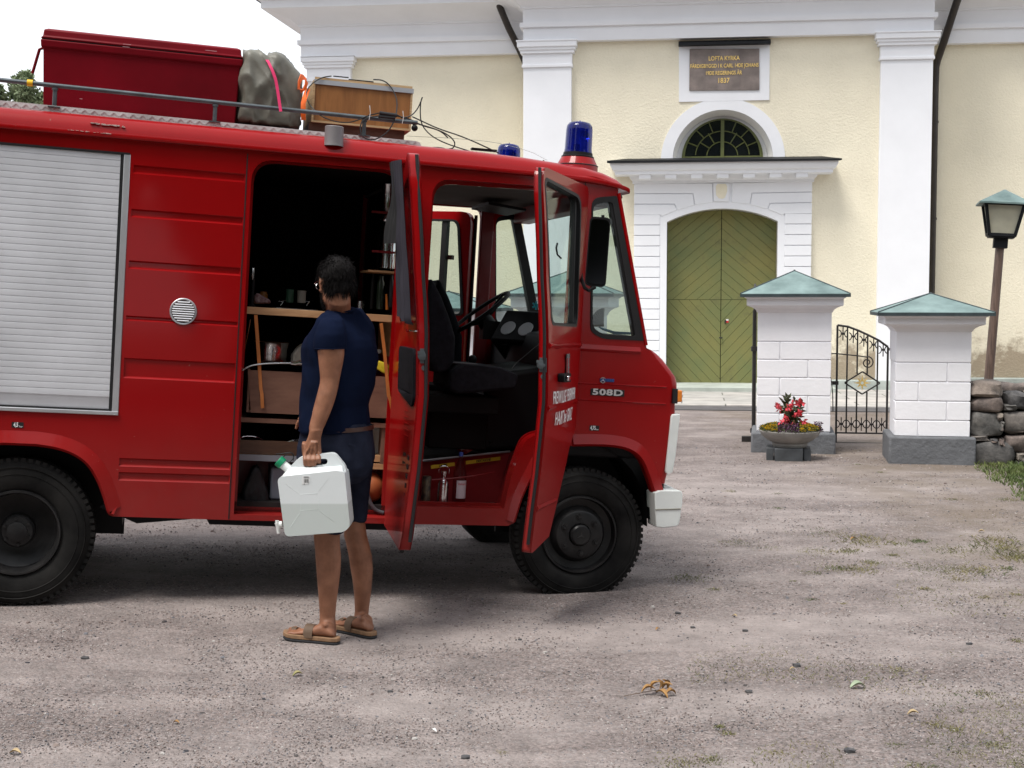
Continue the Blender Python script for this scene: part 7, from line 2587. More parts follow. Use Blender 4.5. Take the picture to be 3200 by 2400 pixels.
def ring(cx, cy, z, a, b, th, n=NS, p=2.0, tilt=(0, 0)):
    """ellipse: half-axis a across the body, b front to back, body turned th degrees"""
    c, s_ = math.cos(R_(th)), math.sin(R_(th))
    f = Vector((-c, s_, 0)); l = Vector((-s_, -c, 0))
    out = []
    for k in range(n):
        t = 2 * math.pi * k / n
        ca, sa = math.cos(t), math.sin(t)
        u = math.copysign(abs(ca) ** (2 / p), ca) * a; v = math.copysign(abs(sa) ** (2 / p), sa) * b
        q = Vector((cx, cy, z)) + l * u + f * v
        q.z += (q.x - cx) * tilt[0] + (q.y - cy) * tilt[1]
        out.append(q)
    return out


def limb(m, fn, rows, n=20, grow=0.0, cap=True, th=0, k=1.0, p=2.0):
    """rows: (pixel row, left, right, depth Y, depth/width ratio)"""
    rg = []
    for r in rows:
        y, xl, xr, Y = r[:4]
        kk = r[4] if len(r) > 4 else k
        a = WORLD.hit(fn(xl, y), Y); b = WORLD.hit(fn(xr, y), Y)
        hw = (b.x - a.x) / 2 + grow
        rg.append(ring((a.x + b.x) / 2, Y, a.z, hw * kk, hw, 0, n, p))
    m.loft(rg, cap)
    return rg


def torso(m, fn, rows, Y, th, grow=0.0, p=2.3):
    rg = []
    for y, xl, xr, a in rows:
        A_, B_ = WORLD.hit(fn(xl, y), Y), WORLD.hit(fn(xr, y), Y)
        hw = (B_.x - A_.x) / 2 + grow
        a2 = a + grow
        sn, cs = math.sin(R_(th)), math.cos(R_(th))
        b = math.sqrt(max((.55 * hw) ** 2, hw ** 2 - (a2 * sn) ** 2)) / cs
        b = min(b, hw * 1.15)
        rg.append(ring((A_.x + B_.x) / 2, Y, A_.z, a2, b, th, 40, p))
    m.loft(rg)
    return rg


def remeshed(m, vox, smooth_it=3, fac=.5):
    me = bpy.data.meshes.new('tmp')
    bmesh.ops.recalc_face_normals(m.bm, faces=m.bm.faces)
    m.bm.to_mesh(me); m.bm.free()
    ob = bpy.data.objects.new('tmp', me); COL.objects.link(ob)
    r = ob.modifiers.new('r', 'REMESH'); r.mode = 'VOXEL'; r.voxel_size = vox; r.use_smooth_shade = True
    s = ob.modifiers.new('s', 'SMOOTH'); s.factor = fac; s.iterations = smooth_it
    dg = bpy.context.evaluated_depsgraph_get()
    out = bpy.data.meshes.new_from_object(ob.evaluated_get(dg))
    bpy.data.objects.remove(ob); bpy.data.meshes.remove(me)
    o = MB(); o.bm.from_mesh(out); bpy.data.meshes.remove(out)
    return o


TH = 25
YT = 6.62
YA = 6.43
torso_rows = [(590, 478, 655, .07), (606, 455, 690, .10), (622, 435, 722, .15), (650, 405, 762, .20), (700, 385, 800, .212), (760, 350, 830, .215), (830, 300, 852, .21), (900, 262, 864, .205), (980, 258, 866, .20), (1060, 266, 858, .19), (1150, 262, 846, .182), (1250, 250, 828, .175), (1340, 246, 808, .172), (1400, 243, 790, .172), (1460, 240, 796, .175), (1540, 238, 804, .178)]
near_leg = [(500, 520, 715, 6.52), (600, 520, 712, 6.51), (700, 518, 700, 6.50), (790, 514, 690, 6.50), (870, 516, 668, 6.50), (930, 522, 668, 6.50), (1000, 527, 675, 6.50), (1080, 533, 671, 6.50), (1150, 538, 663, 6.50), (1220, 544, 653, 6.50), (1290, 549, 645, 6.50), (1340, 551, 641, 6.50), (1385, 548, 645, 6.49), (1430, 538, 650, 6.49)]
far_leg = [(500, 680, 835, 6.74), (600, 695, 828, 6.74), (700, 700, 818, 6.74), (790, 700, 812, 6.74), (870, 690, 823, 6.74), (920, 703, 836, 6.74), (990, 718, 853, 6.74), (1060, 728, 858, 6.74), (1130, 740, 855, 6.74), (1200, 748, 848, 6.74), (1260, 752, 840, 6.74), (1310, 753, 834, 6.74), (1350, 748, 833, 6.74), (1395, 742, 840, 6.73)]
arm_rows = [(730, 400, 570, YA + .01), (800, 380, 590, YA - .005), (900, 362, 600, YA - .01), (960, 368, 598, YA - .01), (1040, 376, 586, YA - .01), (1100, 383, 573, YA - .01), (1160, 388, 561, YA - .01), (1205, 386, 553, YA - .012), (1255, 375, 543, YA - .015), (1310, 360, 530, YA - .02), (1370, 344, 513, YA - .022), (1430, 328, 492, YA - .025), (1490, 316, 468, YA - .028), (1550, 300, 442, YA - .03), (1610, 290, 415, YA - .035)]
YH = YA - .045
hand_rows = [(330, 448, 598, YH, .85), (370, 440, 588, YH, .72), (400, 433, 580, YH, .60), (440, 415, 576, YH, .46), (480, 396, 578, YH, .36), (530, 380, 582, YH, .30), (580, 372, 586, YH, .26), (620, 372, 588, YH, .23), (640, 378, 584, YH, .20)]
mb = MB()
torso(mb, zQ, torso_rows, YT, TH, grow=-.022)
# pelvis
pel = [(225, 475, 838, .16), (290, 462, 845, .17), (350, 458, 848, .175), (420, 455, 850, .175), (470, 480, 840, .15)]
torso(mb, zD, pel, 6.62, TH, grow=-.014)
limb(mb, zD, near_leg); limb(mb, zD, far_leg)
limb(mb, zQ, arm_rows)
limb(mb, zY, hand_rows)
# neck
limb(mb, zQ, [(430, 440, 640, YT - .03, 1.0), (480, 437, 640, YT - .03), (530, 432, 646, YT - .02), (565, 440, 650, YT - .01), (600, 470, 650, YT)], th=TH)
# fingers: knuckle, middle joint, under the grip, fingertip
FY = YH - .010
for xk, xp, kb, rr in ((400, 402, 732, .0098), (452, 450, 738, .0102), (504, 500, 733, .0100), (556, 555, 700, .0090)):
    K = WORLD.hit(zY(xk, 615), FY + .004); P1_ = WORLD.hit(zY(xp - 2, 662), FY - .012); P2_ = WORLD.hit(zY(xp, kb - 22), FY - .008)
    P3_ = WORLD.hit(zY(xp + 4, kb - 8), FY + .022); P4_ = WORLD.hit(zY(xp + 8, kb - 38), FY + .040)
    mb.tube([K, P1_, P2_, P3_, P4_], [rr * 1.2, rr * 1.12, rr * 1.08, rr * .95, rr * .8], 12)
    mb.sphere(P2_, rr, 12, 8); mb.sphere(K, rr * 1.2, 12, 8); mb.sphere(P4_, rr * .8, 10, 8)
tA, tB, tC, tD = WORLD.hit(zY(400, 470), YH + .012), WORLD.hit(zY(392, 560), YH + .032), WORLD.hit(zY(400, 630), YH + .045), WORLD.hit(zY(430, 670), YH + .045)
mb.tube([tA, tB, tC, tD], [.016, .013, .011, .009], 12); mb.sphere(tD, .009, 10, 8)
# tendons and veins on the back of the hand
for xk, xw in ((400, 470), (452, 495), (504, 520), (556, 545)):
    mb.tube([WORLD.hit(zY(xw, 460), YH - .022), WORLD.hit(zY((xw + xk) / 2, 540), YH - .020), WORLD.hit(zY(xk, 605), YH - .014)], .0035, 6)
# far arm reaching into the bay
S_ = WORLD.hit(zQ(712, 715), 6.79)
E_ = S_ + Vector((-.03, .06, -.30)); H_ = WORLD.hit((966, 1292), 7.02)
mb.tube([S_, S_.lerp(E_, .5), E_], [.06, .055, .045], 16)
mb.sphere(E_, .045, 12, 8)
mb.tube([E_, E_.lerp(H_, .35), E_.lerp(H_, .8), H_], [.045, .046, .034, .028], 16)
dd = (H_ - E_).normalized()
for k in range(4):
    o_ = Vector((0, .02 * (k - 1.5), .004 * k))
    mb.tube([H_ + o_ * .8, H_ + o_ + dd * .05, H_ + o_ + dd * .085 + Vector((0, 0, -.015)), H_ + o_ + dd * .095 + Vector((0, 0, -.04))], [.013, .010, .009, .008], 8)
mb.tube([H_ + Vector((0, -.02, .01)), H_ + dd * .04 + Vector((0, -.045, .01)), H_ + dd * .07 + Vector((0, -.05, 0))], [.013, .011, .009], 8)

# head, turned well away from the camera
PH = 63
hc = WORLD.hit(zQ(524, 345), YT - .035)
hf = Vector((-math.cos(R_(PH)), math.sin(R_(PH)), -.16)).normalized()
hl = Vector((-math.sin(R_(PH)), -math.cos(R_(PH)), 0)).normalized()
hu = hl.cross(hf) * -1
if hu.z < 0: hu = -hu
HM = Matrix((hf, hl, hu)).transposed()


def hp3(f, l, u): return hc + hf * f + hl * l + hu * u


H4 = HM.to_4x4()
mb.sphere(hp3(-.008, 0, .025), (.098, .076, .090), 28, 20, M=H4)
mb.sphere(hp3(.022, 0, -.045), (.070, .060, .070), 24, 16, M=H4)
mb.sphere(hp3(.055, 0, -.088), (.034, .036, .026), 16, 12, M=H4)
mb.sphere(hp3(.010, .052, -.066), (.042, .016, .036), 14, 10, M=H4)
mb.sphere(hp3(.010, -.052, -.066), (.042, .016, .036), 14, 10, M=H4)
mb.sphere(hp3(.078, 0, .010), (.022, .058, .020), 14, 10, M=H4)      # brow
mb.tube([hp3(.088, 0, .005), hp3(.104, 0, -.022), hp3(.096, 0, -.034)], [.007, .012, .009], 10)   # nose
mb.sphere(hp3(.086, 0, -.058), (.010, .024, .008), 12, 8, M=H4)      # lips
mb.sphere(hp3(.080, .030, -.012), (.016, .018, .016), 10, 8, M=H4); mb.sphere(hp3(.080, -.030, -.012), (.016, .018, .016), 10, 8, M=H4)
for s_ in (1, -1):      # ears
    pts = [hp3(-.004 + .017 * math.cos(R_(a)), s_ * (.076 + .008 * math.sin(R_(a / 2))), -.005 + .031 * math.sin(R_(a))) for a in range(-110, 200, 20)]
    mb.tube(pts, .0048, 8)
    mb.sphere(hp3(-.002, s_ * .074, -.006), (.015, .006, .026), 12, 8, M=H4)
    mb.sphere(hp3(.008, s_ * .076, -.034), (.008, .006, .010), 10, 8, M=H4)
mb.tube([hp3(-.035, 0, -.02), hp3(-.03, 0, -.09), WORLD.hit(zQ(545, 560), YT - .02)], [.056, .054, .060], 20)


# feet
def foot_frame(heel, toe):
    Hh, Tt = on_ground(heel), on_ground(toe)
    d = (Tt - Hh); L = d.length; d.normalize()
    s_ = Vector((-d.y, d.x, 0)).normalized()
    return Hh, d, s_, L


def foot(m, heel, toe, ankle, zoff=.030, side=1, L=.262, up=0.0):
    Hh, d, s_, _ = foot_frame(heel, toe)
    st_ = [(.0, .016, .020, .026), (.03, .026, .034, .036), (.08, .031, .046, .045), (.16, .032, .062, .055), (.26, .033, .062, .058), (.38, .035, .050, .050), (.50, .038, .040, .041), (.62, .042, .031, .032), (.74, .044, .023, .024), (.84, .040, .016, .017)]
    rg = []
    for t, w, h, zc in st_:
        c = Hh + d * (t * L + .012); z0_ = Hh.z + zoff + up
        rg.append([c + s_ * w * math.cos(a) + Vector((0, 0, z0_ + h * .55 - c.z + h * .5 * math.sin(a) + .002)) for a in [2 * math.pi * k / 18 for k in range(18)]])
    m.loft(rg)
    z0_ = Hh.z + zoff + up
    for k in range(5):
        o_ = (-.032 + k * .0165) * side
        ln = (.085, .082, .075, .066, .056)[k] if True else 0
        rr = (.0125, .0095, .009, .0085, .008)[k]
        b_ = Hh + d * (.80 * L) + s_ * o_; b_.z = z0_ + .014
        e_ = Hh + d * (.80 * L + ln * .62) + s_ * o_ * 1.12; e_.z = z0_ + rr
        mid_ = (b_ + e_) / 2; mid_.z = z0_ + rr + .008
        m.tube([b_, mid_, e_], [rr * 1.1, rr * 1.1, rr], 8); m.sphere(e_, rr, 8, 6)
    for q in (1, -1):
        an = Hh + d * (.20 * L) + s_ * q * .030; an.z = z0_ + .062
        an -= s_ * q * .010; m.sphere(an, .013, 10, 8)
    m.tube([Hh + d * (.19 * L) + Vector((0, 0, z0_ + .045 - Hh.z)), ankle], [.036, .030], 14)
    return Hh, d, s_, L


f1 = foot(mb, zS(1318, 392), zS(236, 268), WORLD.hit(zD(596, 1385), 6.49), side=1)
f2 = foot(mb, zS(2005, 282), zS(1130, 60), WORLD.hit(zD(790, 1350), 6.73), side=1)
bodym = remeshed(mb, .0048, 3, .5)
bodym.build('body', SKIN, man, WORLD, smooth=180)


def sandal(F, nm):
    Hh, d, s_, L = F
    root = empty('sandal', Hh, parent=man)
    Lf = L + .028
    Pts = []
    for t, w in ((0, .0), (.02, .020), (.07, .031), (.2, .036), (.4, .036), (.6, .044), (.75, .050), (.88, .046), (.96, .034), (1.0, .0)):
        Pts.append((t * Lf, w))
    outl = Pts[:-1] + [(Pts[-1][0], 0)] + [(t, -w * (.86 if t > .5 * Lf else 1)) for t, w in reversed(Pts[1:-1])]
    for z0_, z1_, m_, n_, g in ((.0, .013, SOLE, 'sole', 0.0), (.013, .030, CORK, 'footbed', .0015)):
        m = MB()
        ra, rb2_ = [], []
        for t, w in outl:
            q = Hh + d * (t - .012) + s_ * w
            gz = gh(q.x, q.y)
            lift = .010 * max(0, (t / Lf - .8) / .2) ** 2
            ra.append(Vector((q.x, q.y, gz + z0_ + lift + .002))); rb2_.append(Vector((q.x, q.y, gz + z1_ + lift + (.004 if m_ is CORK else 0))))
        m.loft([ra, rb2_])
        m.build(n_, m_, root, WORLD, bevel=.003)
    for t0, w_, hgt, n_ in ((.47, .046, .066, 'strap'), (.83, .026, .040, 'toe_strap')):
        m = MB()
        P_ = []
        for k in range(13):
            a = math.pi * k / 12
            ww = (.041 if t0 < .6 else .044)
            c = Hh + d * (t0 * L + .012)
            q = c + s_ * ww * math.cos(a) + Vector((0, 0, .026 + (hgt - .010) * math.sin(a) ** .7))
            if t0 > .6:
                q = c + s_ * (-.020 * 1 + .024 * math.cos(a)) + Vector((0, 0, .026 + (hgt - .012) * math.sin(a) ** .7))
            P_.append(q)
        m.ribbon(P_, d, w_, .0035)
        m.build(n_, BRZ, root, WORLD, smooth=60)


sandal(f1, 1); sandal(f2, 2)


def wrinkle(bm, amp, f, sc=(1, 1, 1), off=0):
    bm.normal_update()
    mv = []
    for v in bm.verts:
        p = Vector((v.co.x * sc[0], v.co.y * sc[1], v.co.z * sc[2])) * f + Vector((off, 0, 0))
        a = noise.noise(p) + .5 * noise.noise(p * 2.1)
        r = (1 - abs(noise.noise(p * .8 + Vector((9, 3, 1)))) * 2.2)
        mv.append(v.normal * amp * (a * .7 + r * .5))
    for v, m_ in zip(bm.verts, mv): v.co += m_


# T-shirt
mb = MB()
sr = [(566, 474, 660, .075), (583, 452, 693, .115), (608, 432, 725, .168)] + torso_rows[3:-1] + [(1540, 234, 806, .185), (1600, 231, 810, .186), (1622, 232, 808, .186)]
torso(mb, zQ, sr, YT, TH, grow=-.003)
limb(mb, zQ, [(595, 470, 540, YA + .12, .8), (625, 425, 560, YA + .06, .95), (665, 400, 580, YA + .02), (720, 378, 596, YA), (790, 356, 610, YA - .01), (850, 346, 613, YA - .01), (900, 346, 608, YA - .01), (915, 347, 604, YA - .01)], grow=.001)
mb.tube([S_ + Vector((-.02, -.04, .06)), S_ + Vector((0, 0, .0)), S_.lerp(E_, .6)], [.045, .062, .06], 18)
sh_m = remeshed(mb, .0065, 4, .5)
wrinkle(sh_m.bm, .013, 6.5, (1, 1, .5))
wrinkle(sh_m.bm, .007, 13, (1, 1, .6), 5)
sh_m.build('t_shirt', SHIRT, man, WORLD, smooth=180)
mb = MB()
a_, b_ = WORLD.hit(zQ(440, 575), YT - .02), WORLD.hit(zQ(672, 575), YT - .02)
nr = ring((a_.x + b_.x) / 2 + .004, YT - .015, a_.z + .002, .070, (b_.x - a_.x) / 2 * .90, 20, 32, 2.0, tilt=(-.12, .10))
mb.tube(nr, .0055, 8, closed=True)
mb.build('collar', SHIRT, man, WORLD)
for nm_, rr_, pts_ in (('sleeve_hem', .0032, limb(MB(), zQ, [(908, 345, 606, YA - .01), (912, 345, 606, YA - .01)], grow=.0035)[0]), ('shirt_hem', .0030, torso(MB(), zQ, [(1608, 231, 810, .186), (1612, 231, 810, .186)], YT, TH, grow=.001)[0])):
    MB().tube(pts_, rr_, 6, closed=True).build(nm_, SHIRT, man, WORLD, smooth=60)
# shorts
mb = MB()
torso(mb, zD, [(225, 462, 842, .172), (255, 452, 850, .178), (300, 446, 854, .184), (350, 440, 857, .19), (420, 434, 860, .19), (470, 440, 856, .165), (520, 500, 835, .12), (560, 560, 790, .06)], 6.62, TH, grow=-.006)
limb(mb, zD, [(430, 450, 740, 6.54), (500, 460, 738, 6.52), (600, 478, 726, 6.51), (700, 492, 716, 6.50), (780, 503, 706, 6.50), (850, 510, 694, 6.50)], p=2.2)
limb(mb, zD, [(430, 640, 858, 6.72), (500, 655, 852, 6.73), (570, 678, 840, 6.74), (640, 686, 830, 6.74), (720, 695, 820, 6.74), (792, 700, 813, 6.74)], grow=.003, p=2.2)
so_m = remeshed(mb, .0065, 3, .5)
wrinkle(so_m.bm, .009, 8, (1, 1, .5), 2)
wrinkle(so_m.bm, .005, 18, (1, 1, .7), 8)
so_m.build('shorts', SHORT, man, WORLD, smooth=180)
mb = MB()
P_ = [WORLD.hit(zD(x, y), 6.47) for x, y in ((632, 352), (665, 345), (700, 344), (735, 347), (762, 356))]
mb.ribbon([p + Vector((0, -.012 + .0 * i, 0)) for i, p in enumerate(P_)], (0, 0, 1), .008, .003)
mb.build('pocket_welt', SHORT, man, WORLD)
mb = MB()
rg = []
for y, xl, xr in ((238, 462, 848), (262, 460, 850)):
    A_, B_ = WORLD.hit(zD(xl, y), 6.62), WORLD.hit(zD(xr, y), 6.62)
    hw = (B_.x - A_.x) / 2
    rg.append(ring((A_.x + B_.x) / 2, 6.62, A_.z, .180, hw * .99, TH, 40, 2.3, tilt=(.0, 0)))
mb.loft(rg, cap=False)
be = mb.build('belt', mat('dark brown belt', (.045, .018, .012), rough=.5, var=.2), man, WORLD, smooth=60)
be.modifiers.new('s', 'SOLIDIFY').thickness = .006

# hair: a cap with many short tufts
random.seed(9)
mb = MB()
ccap = hp3(-.014, 0, .034)
mb.sphere(ccap, (.103, .083, .090), 36, 26, M=H4)
kill = []
for v in mb.bm.verts:
    q = HM.inverted() @ (v.co - hc)
    # open the face and the nape
    front = q.x > .070 and q.z < .045
    low = q.z < -.042 - .22 * max(0, -q.x) + .012 * noise.noise(q * 60) if q.x < .03 else q.z < -.0
    if front or low or (abs(q.y) > .055 and -.032 < q.x < .06 and q.z < .022): kill.append(v)
bmesh.ops.delete(mb.bm, geom=kill, context='VERTS')
mb.bm.verts.ensure_lookup_table()
occ = hp3(-.043, 0, -.022)
n0v = len(mb.bm.verts)
mb.sphere(occ, (.063, .067, .066), 28, 20, M=H4)
mb.bm.verts.ensure_lookup_table()
kill = []
for v in mb.bm.verts[n0v:]:
    q = HM.inverted() @ (v.co - hc)
    lim = -.045 if q.x > -.015 else max(-.068, -.045 - 1.3 * (-.015 - q.x))
    if q.z < lim + .006 * noise.noise(q * 50) or q.x > .0: kill.append(v)
bmesh.ops.delete(mb.bm, geom=kill, context='VERTS')
surf = [(v.co.copy(), (v.co - hp3(-.02, 0, 0)).normalized()) for v in mb.bm.verts]
for v in mb.bm.verts: v.co += (v.co - ccap).normalized() * .006 * noise.noise(v.co * 22)
for k in range(9000):
    p, nn = random.choice(surf)
    p = p + rv() * .007
    comb = (hf * (.25 + .5 * noise.noise(p * 18)) + hl * (.5 * noise.noise(p * 18 + Vector((5, 5, 5)))) + hu * random.uniform(-.75, -.1))
    d = (nn * .16 + comb * .9 + rv() * .18).normalized()
    L = random.uniform(.012, .034)
    s_ = d.cross(rv()).normalized() * .0011
    m1 = p + d * L * .55; tip = p + d * L + Vector((0, 0, -.004))
    v = [mb.bm.verts.new(q) for q in (p - s_, p + s_, m1 + s_ * .7, tip, m1 - s_ * .7)]
    mb.bm.faces.new(v)
mb.build('hair', HAIRM, man, WORLD, smooth=0)
# beard
mb = MB()
for k in range(3800):
    a = random.uniform(-1.75, 1.75); u = random.uniform(-.118, -.030)
    if u > -.045 and abs(a) < 1.0: continue
    rx, ry = .092 - .15 * max(0, -.09 - u), .066 - .3 * max(0, -.085 - u)
    p = hp3(.016 + rx * math.cos(a) * .9, ry * math.sin(a), u)
    nn = (p - hp3(.0, 0, u + .02)).normalized()
    d = (nn + Vector((0, 0, -.8)) + rv() * .5).normalized()
    s_ = d.cross(nn + rv() * .1).normalized() * .0012
    v = [mb.bm.verts.new(q) for q in (p - s_, p + s_, p + d * .011)]
    mb.bm.faces.new(v)
mb.build('beard', HAIRM, man, WORLD, smooth=0)
# glasses
mb = MB()
for s_ in (1, -1):
    mb.tube([hp3(-.008, s_ * .081, .012), hp3(.04, s_ * .080, .014), hp3(.098, s_ * .072, .012)], .0016, 6)
    lc = hp3(.104, s_ * .036, .0)
    mb.tube([lc + hl * (.029 * math.cos(R_(a)) * s_) + hu * (.020 * math.sin(R_(a))) - hf * (.006 * math.cos(R_(a))) for a in range(0, 360, 20)], .0014, 6, closed=True)
mb.tube([hp3(.106, .008, .004), hp3(.110, 0, .008), hp3(.106, -.008, .004)], .0015, 6)
gl_ = mb.build('glasses', CHROME, man, WORLD)

# ================================================================== THE JERRY CAN
JY0, JY1 = 6.315, 6.475
JM_ = (JY0 + JY1) / 2


def can_mat():
    m, nt, ns, ls, b = NT('translucent canister plastic')
    b.inputs['Roughness'].default_value = .38
    b.inputs['Subsurface Weight'].default_value = .25
    b.inputs['Subsurface Radius'].default_value = (.03, .035, .035)
    t = ns.new('ShaderNodeTexCoord'); sx = ns.new('ShaderNodeSeparateXYZ'); ls.new(t.outputs['Object'], sx.inputs[0])
    wl_ = WORLD.hit(zY(500, 1145), JY0).z
    mr = ns.new('ShaderNodeMapRange'); mr.inputs[1].default_value = wl_ - .004; mr.inputs[2].default_value = wl_ + .004
    ls.new(sx.outputs['Z'], mr.inputs[0])
    mxn = ns.new('ShaderNodeMixRGB'); mxn.inputs[1].default_value = (.50, .545, .53, 1); mxn.inputs[2].default_value = (.66, .70, .71, 1)
    ls.new(mr.outputs[0], mxn.inputs[0]); ls.new(mxn.outputs[0], b.inputs['Base Color'])
    n = nd(ns, 'ShaderNodeTexNoise', Scale=18, Detail=4); ls.new(t.outputs['Object'], n.inputs['Vector'])
    bp = nd(ns, 'ShaderNodeBump', Strength=.12, Distance=.004); ls.new(n.outputs['Fac'], bp.inputs['Height']); ls.new(bp.outputs[0], b.inputs['Normal'])
    return m


CANM = can_mat()
jo = WORLD.hit(zY(500, 1500), JM_)
jc = empty('water_can', jo, 'white plastic water canister with green cap and tap, held by the man', 'canister')
jy = lambda x, y, Y=JY0: (lambda q: (q.x, q.z))(WORLD.hit(zY(x, y), Y))
full = rnd2([(*jy(178, 1508), .02), (*jy(97, 880), .03), (*jy(318, 638), .03), (*jy(705, 596), .02), (*jy(832, 755), .02), (*jy(896, 1400), .03), (*jy(835, 1455), .02)], 5)
hole = rnd2([(*jy(372, 668), .012), (*jy(632, 664), .02), (*jy(625, 728), .02), (*jy(385, 746), .02)], 4)
mb = MB()
mb.prism(full[::-1], JM_ - .024, JM_ + .024, holes=[hole])
mb.build('handle_frame', CANM, jc, WORLD, bevel=.008, seg=3)
low = rnd2([(*jy(178, 1508), .025), (*jy(96, 885), .02), (*jy(128, 846), .02), (*jy(740, 780), .01), (*jy(835, 792), .015), (*jy(896, 1395), .035), (*jy(830, 1456), .025)], 6)
mb = MB()
mb.prism(low[::-1], JY0, JY1)
mb.build('can_body', CANM, jc, WORLD, bevel=.014, seg=4)
mb = MB()
A_ = [jy(112, 868), jy(300, 828), jy(735, 786), jy(822, 790)]
B_ = [jy(215, 752), jy(330, 756), jy(690, 750), jy(790, 736)]
top = [Vector((p[0], JM_ - .028, p[1])) for p in B_] + [Vector((p[0], JM_ + .028, p[1])) for p in reversed(B_)]
bot = [Vector((p[0], JY0 + .006, p[1] - .004)) for p in A_] + [Vector((p[0], JY1 - .006, p[1] - .004)) for p in reversed(A_)]
mb.loft([bot, top])
mb.build('shoulder', CANM, jc, WORLD, bevel=.012, seg=3)
mb = MB()
def emb(pts, r=.0032):
    mb.tube([WORLD.hit(zY(x, y), JY0 + .0024) for x, y in pts], r, 6)
emb([(352, 1040), (352, 1222), (548, 1205), (540, 1030), (352, 1040)]); emb([(330, 1030), (190, 925)]); emb([(545, 1010), (660, 860)]); emb([(345, 1245), (240, 1400)]); emb([(565, 1225), (725, 1345)])
emb([(335, 1020), (560, 1005)], .0025)
mb.build('embossed_ribs', CANM, jc, WORLD, smooth=60)
mb = MB()
q = [jy(366, 838), jy(455, 838), jy(455, 895), jy(430, 930), jy(366, 932)]
mb.prism(q[::-1], JY0 - .0012, JY0 - .0002)
st_o = mb.build('sticker', mat('paper sticker', (.72, .73, .73), rough=.5), jc, WORLD)
mb = MB()
for k in range(7):
    a = jy(388 + k * 8, 872); b = jy(388 + k * 8 + 3 + (k % 3), 912)
    mb.box(a[0], b[0], JY0 - .0020, JY0 - .0013, b[1], a[1])
for y_, x_ in ((845, 440), (856, 448), (924, 400)):
    a = jy(385, y_); b = jy(x_, y_ + 4)
    mb.box(a[0], b[0], JY0 - .0020, JY0 - .0013, b[1], a[1])
mb.build('barcode', RUBBER, st_o, WORLD)
# cap and tap
n0, n1 = WORLD.hit(zY(205, 752), JM_), WORLD.hit(zY(158, 712), JM_)
c0_, c1_ = n1, WORLD.hit(zY(120, 662), JM_)
ax_ = (n1 - n0).normalized()
mb = MB().tube([n0 - ax_ * .02, n1 + ax_ * .004], .021, 20)
mb.build('spout', WHITEPL, jc, WORLD)
mb = MB()
mb.tube([n1 + ax_ * .002, n1 + ax_ * .030], .027, 20)
mb.build('cap', mat('green plastic', (.005, .22, .10), rough=.45, var=.1), jc, WORLD, bevel=.003)
mb = MB().tube(smooth_path([WORLD.hit(zY(x, y), JM_ - .01) for x, y in ((222, 690), (262, 660), (280, 610), (250, 575), (200, 590), (160, 630))]), .0022, 6)
mb.build('cap_leash', RUBBER, jc, WORLD)
mb = MB().tube([WORLD.hit(zY(148, 1372), JM_), WORLD.hit(zY(118, 1375), JM_)], .016, 16).tube([WORLD.hit(zY(120, 1375), JM_), WORLD.hit(zY(92, 1372), JM_)], .009, 12)
mb.tube([WORLD.hit(zY(92, 1355), JM_), WORLD.hit(zY(100, 1400), JM_), WORLD.hit(zY(108, 1470), JM_)], [.012, .009, .008], 12)
mb.tube([WORLD.hit(zY(92, 1330), JM_), WORLD.hit(zY(92, 1358), JM_)], [.010, .009], 6)
mb.build('tap', WHITEPL, jc, WORLD)
# ================================================================== LOOSE THINGS ON THE GROUND
random.seed(21)


def peb_mat():
    m, nt, ns, ls, b = NT('loose chippings')
    b.inputs['Roughness'].default_value = .85
    g = ns.new('ShaderNodeNewGeometry')
    r = ns.new('ShaderNodeValToRGB'); cr = r.color_ramp; cr.interpolation = 'CONSTANT'
    cols = [(.035, .035, .042), (.075, .066, .064), (.16, .13, .125), (.21, .17, .16), (.27, .22, .205), (.33, .28, .27), (.15, .15, .165), (.30, .27, .26), (.13, .095, .085), (.24, .19, .17)]
    cr.elements[0].color = (*cols[0], 1); cr.elements[1].position = .975; cr.elements[1].color = (.42, .40, .38, 1)
    for i, c in enumerate(cols[1:]):
        e = cr.elements.new(.06 + i * .095); e.color = (*c, 1)
    ls.new(g.outputs['Random Per Island'], r.inputs[0]); ls.new(r.outputs[0], b.inputs['Base Color'])
    return m


def peb(bm, p, s):
    v0 = []
    a0 = random.uniform(0, 6.28)
    sx, sy, sz = s * random.uniform(.7, 1.4), s * random.uniform(.6, 1.0), s * random.uniform(.35, .7)
    k = 5
    ca, sa = math.cos(a0), math.sin(a0)
    def P(x, y, z):
        x *= sx; y *= sy
        return Vector((p.x + x * ca - y * sa, p.y + x * sa + y * ca, p.z + z * sz))
    top = [bm.verts.new(P(math.cos(t) * .62 * random.uniform(.8, 1.2), math.sin(t) * .62 * random.uniform(.8, 1.2), random.uniform(.75, 1.0))) for t in [6.283 * i / k for i in range(k)]]
    bot = [bm.verts.new(P(math.cos(t) * random.uniform(.85, 1.15), math.sin(t) * random.uniform(.85, 1.15), -.2)) for t in [6.283 * i / k + .2 for i in range(k)]]
    bm.faces.new(top)
    for i in range(k):
        j = (i + 1) % k
        bm.faces.new((bot[i], bot[j], top[j], top[i]))


